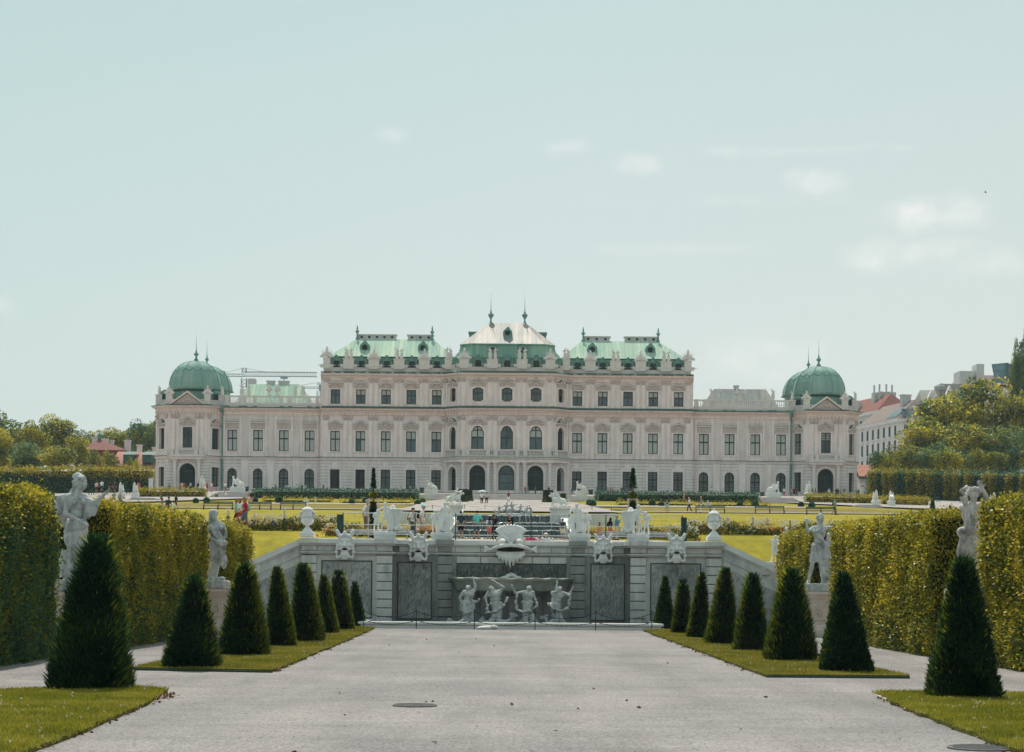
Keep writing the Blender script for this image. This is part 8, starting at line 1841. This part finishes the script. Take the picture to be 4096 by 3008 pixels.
o,h=cornerhouse(3516,1640,462,12,9,26,4.2,'taller grey house with a red sloping roof and stacked chimneys behind the domed pavilion','roofred','renderg',((2.6,1.6),(6.0,2.2),(9.4,2.2)),6,2)
for k,(x,y,hh,ww) in enumerate(((.6,15,3.2,1.3),(3.0,9,4.9,.55),(3.9,8,5.1,.5),(5.2,7,5.0,.55),(6.2,6,4.8,.5))): m=MB(); m.box(x-ww,x+ww,y,y+1.6,h,h+hh); m.tube([(x-.2,y+.8,h+hh),(x-.2,y+.8,h+hh+1.8)],.22,6); m.build('chimney',M_['renderg'],o)
o,w,h,zb=townhouse((3375,3440),490,1628,1960,14,None,'plain pale flat-topped house just behind the dome','roofbrown','renderg',())
o,h=cornerhouse(3676,1690,452,8,12,10,7.5,'brown-roofed house wedged between the white corner house and the mansard house','roofbrown','renderg',(),0,0)
o,w,h,zb=townhouse((3690,3850),440,1640,1960,16,1560,'ornate grey house with curved gable and mansard roof above the golden trees','slate','renderg',((1668,2.0,5),))
m=MB(); m.prism([(w*.08,h-.1),(w*.36,h-.1),(w*.33,h+2.2),(w*.27,h+3.6),(w*.22,h+4.2),(w*.17,h+3.6),(w*.11,h+2.2)],-.6,1); m.prism([(w*.42,h-.1),(w*.92,h-.1),(w*.67,h+5.4)],-.5,1.2); m.build('gable',M_['render'],o)
m=MB(); m.lathe((w*.55,3,h+4.6),[(1.2,0),(1.1,.8),(.5,1.4),(.1,1.6)],10); m.box(w*.5,w*1.05,2.5,9,h+3.5,h+6); m.build('roof_lantern',M_['slate'],o)
o,w,h,zb=townhouse((3840,4130),446,1560,1960,18,1500,'long house with a roof terrace and glass penthouse behind the tallest golden tree','roofbrown','renderg',((1600,2.2,8),))
m=MB(); m.box(w*.02,w*.22,2,8,h+1,h+4.4); m.box(w*.26,w*.36,2,7,h+2,h+6); m.build('penthouse',M_['renderg'],o); m=MB(); m.add([(w*.5,1,h+1.5),(w*.68,1,h+1.5),(w*.76,6,h+6.8),(w*.52,6,h+6.4)],[(0,1,2,3)]); m.box(w*.7,w*.9,3,8,h+1,h+6.2); m.build('glass_roof',M_['glass'],o)
a=P(3436,1905,372); b=P(3540,1890,372); o=empty('gate_house',(a.x,372,a.z)); tag(o,'low gate house with a salmon roof between the domed pavilion and the trees','house'); w=b.x-a.x; q=P(3440,1858,376)
m=MB(); m.add([(0,0,0),(w,0,0),(w,5,q.z-a.z),(0,5,q.z-a.z),(w,10,0),(0,10,0)],[(0,1,2,3),(3,2,4,5)]); m.build('roof',M_['roofpink'],o); m=MB(); m.box(.2,w,.3,9,-5,-.02); m.build('wall',M_['render'],o); m=MB(); m.box(-.1,w+.1,-.3,.3,-.4,-.03); m.build('eaves',M_['flash'],o)
a=P(3600,1916,345); b=P(4120,1902,345); o=empty('garden_wall',(a.x,345,a.z)); tag(o,'long garden wall with a red tiled ridge behind the lime trunks','wall'); w=b.x-a.x
m=MB(); m.box(0,w,0,.8,-3,0); m.build('wall_face',M_['renderg'],o); m=MB(); m.add([(0,-.4,.0),(w,-.4,.3),(w,.4,1.1),(0,.4,.8),(w,1.2,.3),(0,1.2,0)],[(0,1,2,3),(3,2,4,5)]); m.build('tile_ridge',M_['roofred'],o)
# ---------------------------------------------------------------- tower cranes
def lattice(m,p0,p1,w,n,r):
    p0,p1=Vector(p0),Vector(p1); d=(p1-p0).normalized(); s=Vector((0,1,0)); u=d.cross(s).normalized(); cs=[s*w/2+u*w/2,s*w/2-u*w/2,-s*w/2-u*w/2,-s*w/2+u*w/2]
    for c in cs: m.tube([p0+c,p1+c],r,4)
    for k in range(n):
        a,b=p0.lerp(p1,k/n),p0.lerp(p1,(k+1)/n)
        for q in range(4): m.tube([a+cs[q],b+cs[(q+1)%4]],r*.7,4)
def crane(mx,jy,D,x0,x1,top,lab,k=1.0,mat='crane'):
    b=P(mx,1900,D); t=P(mx,jy,D); o=empty('tower_crane',b); tag(o,lab,'crane'); H=t.z-b.z
    m=MB(); lattice(m,(0,0,0),(0,0,H-1),1.0*k,30,.085*k); m.build('mast',M_[mat],o)
    l=P(x0,jy,D).x-b.x; r=P(x1,jy,D).x-b.x
    m=MB(); lattice(m,(0,0,H),(r,0,H),.85*k,26,.06*k); m.build('jib',M_[mat],o)
    m=MB(); lattice(m,(l,0,H-.3),(0,0,H-.3),.5*k,8,.06*k); m.build('counter_jib',M_[mat],o)
    m=MB(); s=1 if l>0 else -1; m.box(l-1.6*k,l+1.6*k,-.8,.8,H-1.7*k,H+.5*k); m.build('counterweight',M_[mat],o)
    m=MB(); lattice(m,(0,0,H+.3),(0,0,H+1.2*k),.8*k,2,.07*k); m.tube([(0,0,H+1.2*k),(l*.7,0,H+.3)],.05,4); m.tube([(0,0,H+1.2*k),(r*.3,0,H+.5)],.05,4); m.build('tower_head',M_[mat],o)
    m=MB(); m.box(.8*k,2.4*k,-.7,.7,H-2.6*k,H-.9*k,.2); m.build('cab',M_['renderg'],o)
    m=MB(); m.box(r*.55-.8,r*.55+.8,-.6,.6,H-1.0,H-.5); m.tube([(r*.55,0,H-.8),(r*.55,0,H-1.5)],.12,5); m.build('trolley',M_[mat],o)
crane(973,1496,455,868,1268,0,'large grey tower crane with a long jib above the green wing roof',1.15)
crane(1272,1546,480,1180,1300,0,'smaller dark tower crane half hidden at the corner of the main block',.8)
# a bird high over the town
b=P(3942,770,200); m=MB(); m.ell((0,0,0),(.09,.05,.04),None,8,6); m.add([(-.03,0,.02),(.04,0,.02),(-.02,.12,.16),(-.08,.10,.15)],[(0,1,2,3)]); m.add([(-.03,0,.02),(.04,0,.02),(-.02,-.12,.16),(-.08,-.10,.15)],[(0,1,2,3)]); m.ell((.1,0,.015),(.035,.03,.03),None,6,5); o=m.build('bird',M_['dark'],None,False,b); tag(o,'tiny dark bird flying high in the hazy sky','bird')
# low chain fence in the forecourt
CFp=[(1690,2040),(1730,2042),(1858,2040),(1940,2042),(2029,2042),(2118,2042),(2275,2046),(2368,2046),(2446,2050)]
q=[G(x,y) for x,y in CFp]; o=empty('chain_fence',q[0]); tag(o,'low chain fence across the gravel court behind the river figures','fence')
for k,p in enumerate(q):
    v=p-q[0]; m=MB(); m.tube([v,v+Vector((0,0,.62))],.035,5); m.build('post',M_['iron'],o)
    if k: m=MB(); chain(m,q[k-1]-q[0]+Vector((0,0,.58)),v+Vector((0,0,.58)),.2,14,.012); m.build('chain',M_['iron'],o)
# ---------------------------------------------------------------- people
BLK=(30,32,36); WHT=(232,230,226); GRY=(120,122,124); JN=(70,95,115); SND=(196,172,148); RED=(178,38,52); TEAL=(96,200,190); NAVY=(48,62,76); PNK=(214,128,140)
TG='people on the terrace above the fountain wall'
T=lambda px,hp,pose,lab,**k:person(px,2157+.00873*(px-2048),None,hp*1.08,pose,lab,grp=TG,**k)
T(1464,141,'walk','man in a grey cap, white shirt and grey shorts striding past the standard tree',shirt=WHT,bottom=(128,118,116),hat=('cap',(170,166,160)),face=90)
T(1648,112,'walk','man in white tee and long grey trousers with a black backpack, behind the capped man',shirt=WHT,bottom=(84,92,98),kind='trousers',pack=BLK,face=75)
T(1688,124,'walk','man in a turquoise cap, white tee and beige shorts with a black bag',shirt=WHT,bottom=(205,184,168),hat=('cap',(110,205,205)),pack=BLK,face=95)
T(1843,102,'stand','heavy man in a dark teal shirt and black shorts seen from behind beside the cascade',shirt=(52,74,84),bottom=(34,38,46),face=190)
T(1908,104,'hip','man in a turquoise shirt and jeans shorts seen from behind before the cascade',shirt=TEAL,bottom=JN,face=200)
T(1957,82,'stand','girl in pink shorts with a small grey backpack before the cascade',shirt=WHT,bottom=PNK,pack=(110,116,120),hk='longhair',face=185)
T(1976,90,'stand','man all in black just behind the girl in pink shorts',shirt=BLK,bottom=BLK,kind='trousers',face=160)
T(2048,98,'lean','white-haired man in a black polo bending over by the fish mask',shirt=BLK,bottom=(60,60,64),hair=(205,202,196),face=-60)
T(2250,78,'stand','girl with a dark backpack and white shorts at the cascade ramp',shirt=GRY,bottom=WHT,pack=(52,60,66),hair=(96,60,44),face=180)
T(2398,66,'stand','red-haired woman in a peach dress before the blue hat woman',dress=(206,140,116),hk='longhair',hair=(128,62,40),face=150)
T(2440,82,'walk','woman in black with a black backpack and pink shorts',shirt=BLK,bottom=(224,120,130),pack=BLK,face=120,hk='longhair')
T(2466,92,'photo','woman in a blue sun hat and blue shirt with white trousers taking a photo',shirt=(92,150,170),bottom=(214,210,206),kind='trousers',hat=('sunhat',(110,170,190)),face=100)
for px,top,lab,kw in ((2121,2137,'person in a bright pink shirt sitting with back turned behind the wall',dict(shirt=(226,48,108),bottom=BLK,face=180)),(2158,2138,'dark-haired woman in a pale top sitting behind the wall beside the white hat',dict(shirt=(214,190,184),bottom=GRY,hk='longhair',face=-40)),(2182,2136,'person in a white shirt and pale sun hat sitting behind the wall',dict(shirt=WHT,bottom=GRY,hat=('sunhat',(214,208,200)),face=20)),(2067,2138,'child with light hair sitting close behind the fish mask',dict(shirt=(200,150,110),bottom=GRY,hair=(150,110,70),face=170)),(2288,2134,'person in dark clothes sitting by the putti plinth near the girl with the backpack',dict(shirt=BLK,bottom=BLK,face=60))):
    z=2203; D=90.3; p=P(px,z+.00873*(px-2048),D); p.z=terr(p.x,D)+.06; person(px,0,D,z-top+.00873*(px-2048),'sit',lab,onpt=p,grp='people sitting behind the fountain wall',**kw)
LG='people strolling on the upper garden paths'
Q=lambda px,py,hp,pose,lab,**k:person(px,py,None,hp*1.06,pose,lab,grp=LG,**k)
Q(948,2106,98,'walk','man in a turquoise striped shirt and dark trousers behind the women in red',shirt=(96,190,186),bottom=(36,44,48),kind='trousers',face=-70)
Q(960,2118,116,'walk','woman in a white top and long red skirt carrying an orange bag',shirt=WHT,bottom=RED,kind='skirt',hk='longhair',hair=(120,84,60),face=-70)
Q(980,2122,124,'walk','blonde woman in a red top and denim shorts with a pale backpack',shirt=RED,bottom=(90,112,124),hk='longhair',hair=(150,108,76),pack=(160,178,184),face=-75)
Q(668,2072,82,'lean','man in a dark grey shirt bending forward behind the long golden hedge',shirt=(58,70,80),bottom=BLK,face=150)
Q(694,2070,62,'stand','child in a white top beside the bending grey-shirted man',shirt=WHT,bottom=BLK,face=140)
Q(704,2038,58,'walk','young man in black with shorts on the side path above the bending man',shirt=BLK,bottom=(56,66,58),face=-90)
Q(649,2032,54,'lean','woman in a brown top leaning by the orange lamp bin',shirt=(92,74,68),bottom=GRY,face=-90)
Q(2668,2050,58,'stand','woman in a black top and denim shorts by the small box ball',shirt=BLK,bottom=(150,184,190),hk='longhair',pack=(120,130,120),face=170)
Q(2757,2049,56,'walk','grey-haired woman in a white tee and dark trousers walking toward the bench',shirt=WHT,bottom=(60,70,80),kind='trousers',hair=(214,196,170),face=-80)
Q(2804,2051,62,'hip','woman in a grey top and white trousers beside the second urn bench',shirt=(150,130,128),bottom=WHT,kind='trousers',hair=(190,150,110),face=-90)
Q(2735,2011,42,'walk','woman in a pink outfit with a black bag by the dark clipped hedge',shirt=(214,160,160),bottom=(208,128,132),hair=(190,120,110),pack=BLK,face=100)
Q(3338,2060,60,'walk','man in a turquoise shirt, cap and dark backpack by the last bench',shirt=(110,180,190),bottom=GRY,hat=('cap',(140,160,160)),pack=BLK,face=90)
Q(996,2010,40,'stand','woman in a pale brown top behind the walkers in red, by the corner steps',shirt=(170,130,116),bottom=WHT,hk='longhair',face=30)
Q(1006,2016,46,'stand','woman in black and pink close behind the pale brown top',shirt=BLK,bottom=PNK,hk='longhair',hair=(120,60,50),face=200)
Q(455,2018,48,'stand','person in a grey-green tee behind the pointing hand',shirt=(130,150,144),bottom=NAVY,face=180); Q(480,2020,46,'stand','person in a patterned grey top behind the pointing hand, nearer the small steps',shirt=(150,150,152),bottom=NAVY,face=170)
a=Q(1927,2018,48,'stand','man in a white shirt and black trousers under the pale umbrella',shirt=WHT,bottom=BLK,kind='trousers',face=180); Q(1946,2017,48,'stand','woman in a checked shirt and black trousers beside the umbrella holder',shirt=(190,196,194),bottom=BLK,kind='trousers',hk='longhair',face=180)
p=a.location; k=a.scale[0]; m=MB(); m.lathe((.1,0,1.72),[(.62,0),(.52,.12),(.3,.23),(.04,.28)],12); o=empty('umbrella',p,0,k); m.build('canopy',mt_cloth((190,208,204)),o); m=MB(); m.tube([(.2,-.05,1.0),(.1,0,2.05)],.014,5); m.build('pole',M_['iron'],o); tag(o,'pale open umbrella held over the couple in front of the palace steps','umbrella')
Q(2034,2013,45,'photo','woman in a black and red top and white shorts facing the cascade before the steps',shirt=(110,40,50),bottom=WHT,hair=(110,44,46),hk='longhair',face=0)
def U(px,py,D,hp,pose,lab,g='visitors on the palace terrace and steps',**k): person(px,py,D,hp*1.06,pose,lab,grp=g,**k)
U(866,1998,303,38,'stand','girl in a white top and long green skirt climbing the corner steps',shirt=WHT,bottom=(40,110,90),kind='skirt',face=190)
U(904,1992,305,34,'stand','woman in a white dress on the corner steps',dress=WHT,face=180,hk='longhair')
U(828,1966,330,36,'stand','woman in a red dress at the top of the corner steps',dress=RED,hk='longhair',hair=(140,84,60),face=30)
U(846,1968,330,38,'photo','woman in a white top and pink trousers photographing by the head-on sphinx',shirt=WHT,bottom=PNK,kind='trousers',hat=('cap',(200,80,90)),face=40)
U(900,1967,330,36,'stand','man in a white shirt with his back turned by the drainpipe',shirt=WHT,bottom=GRY,face=170)
base=1968
row=[(1094,WHT,NAVY,'in a white shirt'),(1103,(150,70,96),NAVY,'in a plum shirt'),(1130,(110,60,84),GRY,'child in plum'),(1143,(150,176,180),NAVY,'in a pale blue shirt'),(1153,(205,215,214),JN,'in a light tee and jeans'),(1188,WHT,BLK,'in a white tee and black trousers'),(1195,(180,196,190),BLK,'in grey-green with a dark bag'),(1207,(56,60,64),BLK,'all in dark clothes'),(1221,(180,184,184),NAVY,'in a grey top and navy shorts'),(1281,WHT,GRY,'in white with a camera'),(1294,(92,90,80),(170,140,90),'in olive with mustard trousers'),(1641,(150,170,172),BLK,'in a grey shirt near the bin'),(1661,(150,162,160),GRY,'in light grey nearest the bin')]
for i,(px,sh,bt,tx) in enumerate(row): U(px,base+.00873*(px-1100)*1.0,352,30 if 'child' not in tx else 22,['stand','hip','photo'][i%3],'distant visitor %s under the %s ground-floor windows'%(tx,'arched' if px<1240 else 'barred'),shirt=sh,bottom=bt,kind=['trousers','shorts'][i%2],face=[180,-60,60,10][i%4])
row=[(2101,(190,60,110),(90,120,110),'in a pink top'),(2113,(70,84,84),(150,170,160),'in a dark tee'),(2141,(110,120,116),BLK,'in grey before the iron gate'),(2195,(112,84,80),BLK,'in brown by the portico column'),(2278,(216,214,208),WHT,'in white near the sphinx'),(2288,(84,100,106),NAVY,'in dark blue near the sphinx'),(2386,(120,176,170),GRY,'in a turquoise top'),(2395,(90,130,130),(96,120,110),'child in teal'),(2431,(130,160,160),(90,110,104),'in grey-green'),(2443,(160,70,110),(180,110,130),'in a magenta top'),(2452,(190,130,140),(150,90,110),'in pale pink'),(2486,(60,90,80),(170,70,96),'in a green tee and red shorts'),(2494,(110,140,140),BLK,'child in blue-grey'),(2508,(130,130,140),GRY,'in a lilac-grey shirt')]
for i,(px,sh,bt,tx) in enumerate(row): U(px,1977+.00873*(px-2048),352,31 if 'child' not in tx else 22,['stand','walk','hip'][i%3],'distant visitor %s, on the terrace %s'%(tx,'by the portico' if px<2250 else 'by the slate-side steps'),shirt=sh,bottom=bt,kind=['trousers','shorts'][i%2],face=[160,-70,70,20][i%4])
row=[(2845,1985,(196,210,206),(190,170,170),'in a pale shirt walking alone under the arched windows'),(3136,1988,WHT,(214,60,80),'in a white tunic and red leggings beside the winged sphinx'),(3165,1988,(214,150,150),(190,110,110),'in a pink outfit by the drainpipe'),(3176,1988,BLK,BLK,'in black by the drainpipe, first of two'),(3186,1988,(60,70,70),BLK,'in charcoal by the drainpipe, second of two'),(3251,1990,(110,116,112),GRY,'in grey beside the head-on sphinx'),(3262,1990,(80,90,92),GRY,'in dark grey beside the head-on sphinx'),(3316,1992,(220,218,210),(120,140,150),'in a white shirt and hat before the iron gate'),(3345,1991,BLK,BLK,'in black at the gate edge'),(3352,1991,(50,60,60),BLK,'in dark teal at the gate edge'),(3363,1991,(90,96,96),BLK,'short one in grey past the gate'),(3377,1991,(110,120,118),GRY,'waving an arm past the gate'),(3425,1993,(120,140,134),(90,110,104),'in grey-green shorts at the pavilion corner'),(3434,1993,BLK,BLK,'in black by the signboard')]
for i,(px,py,sh,bt,tx) in enumerate(row): U(px,py,352,36 if px!=3363 else 28,['stand','hip','photo'][i%3],'distant visitor %s'%tx,shirt=sh,bottom=bt,kind=['trousers','shorts'][i%2],face=[170,-50,90,0][i%4],hat=('sunhat',(224,220,212)) if 'hat' in tx else None)
row=[(620,1968,WHT,(205,150,150),'in a white tee and pink shorts beside the grey slab'),(677,1966,(64,72,74),BLK,'in dark clothes sitting-height by the barred window'),(719,1966,(224,150,90),(224,150,90),'in an orange outfit before the archway'),(728,1966,WHT,WHT,'in white with a red hat before the archway'),(738,1967,RED,RED,'in a red dress before the archway'),(762,1966,(190,200,196),NAVY,'in a pale shirt inside the archway'),(792,1967,(60,54,56),BLK,'in dark brown behind the head-on sphinx')]
for i,(px,py,sh,bt,tx) in enumerate(row): U(px,py,352,36 if px not in(677,) else 26,['stand','hip'][i%2],'visitor %s'%tx,shirt=sh,bottom=bt,kind=['shorts','trousers'][i%2],face=[150,20,-40][i%3],hat=('cap',(200,50,60)) if 'red hat' in tx else None)
row=[(386,1972,(220,190,186),(96,60,60),'in a pale pink top before the wall hedge'),(407,1968,(230,226,222),(40,70,64),'in a white tee before the wall hedge'),(441,1972,BLK,(40,44,50),'in black before the wall hedge, first of the dark pair'),(458,1972,(66,60,66),(90,70,80),'in dark grey before the wall hedge, second of the dark pair'),(555,1962,(224,90,100),(200,150,150),'sitting-height in coral beside the sphinx nearer the palace')]
for i,(px,py,sh,bt,tx) in enumerate(row): U(px,py,318,44 if i<4 else 32,'stand' if i<4 else 'stand','visitor %s'%tx,shirt=sh,bottom=bt,face=[160,10,190,30,0][i])
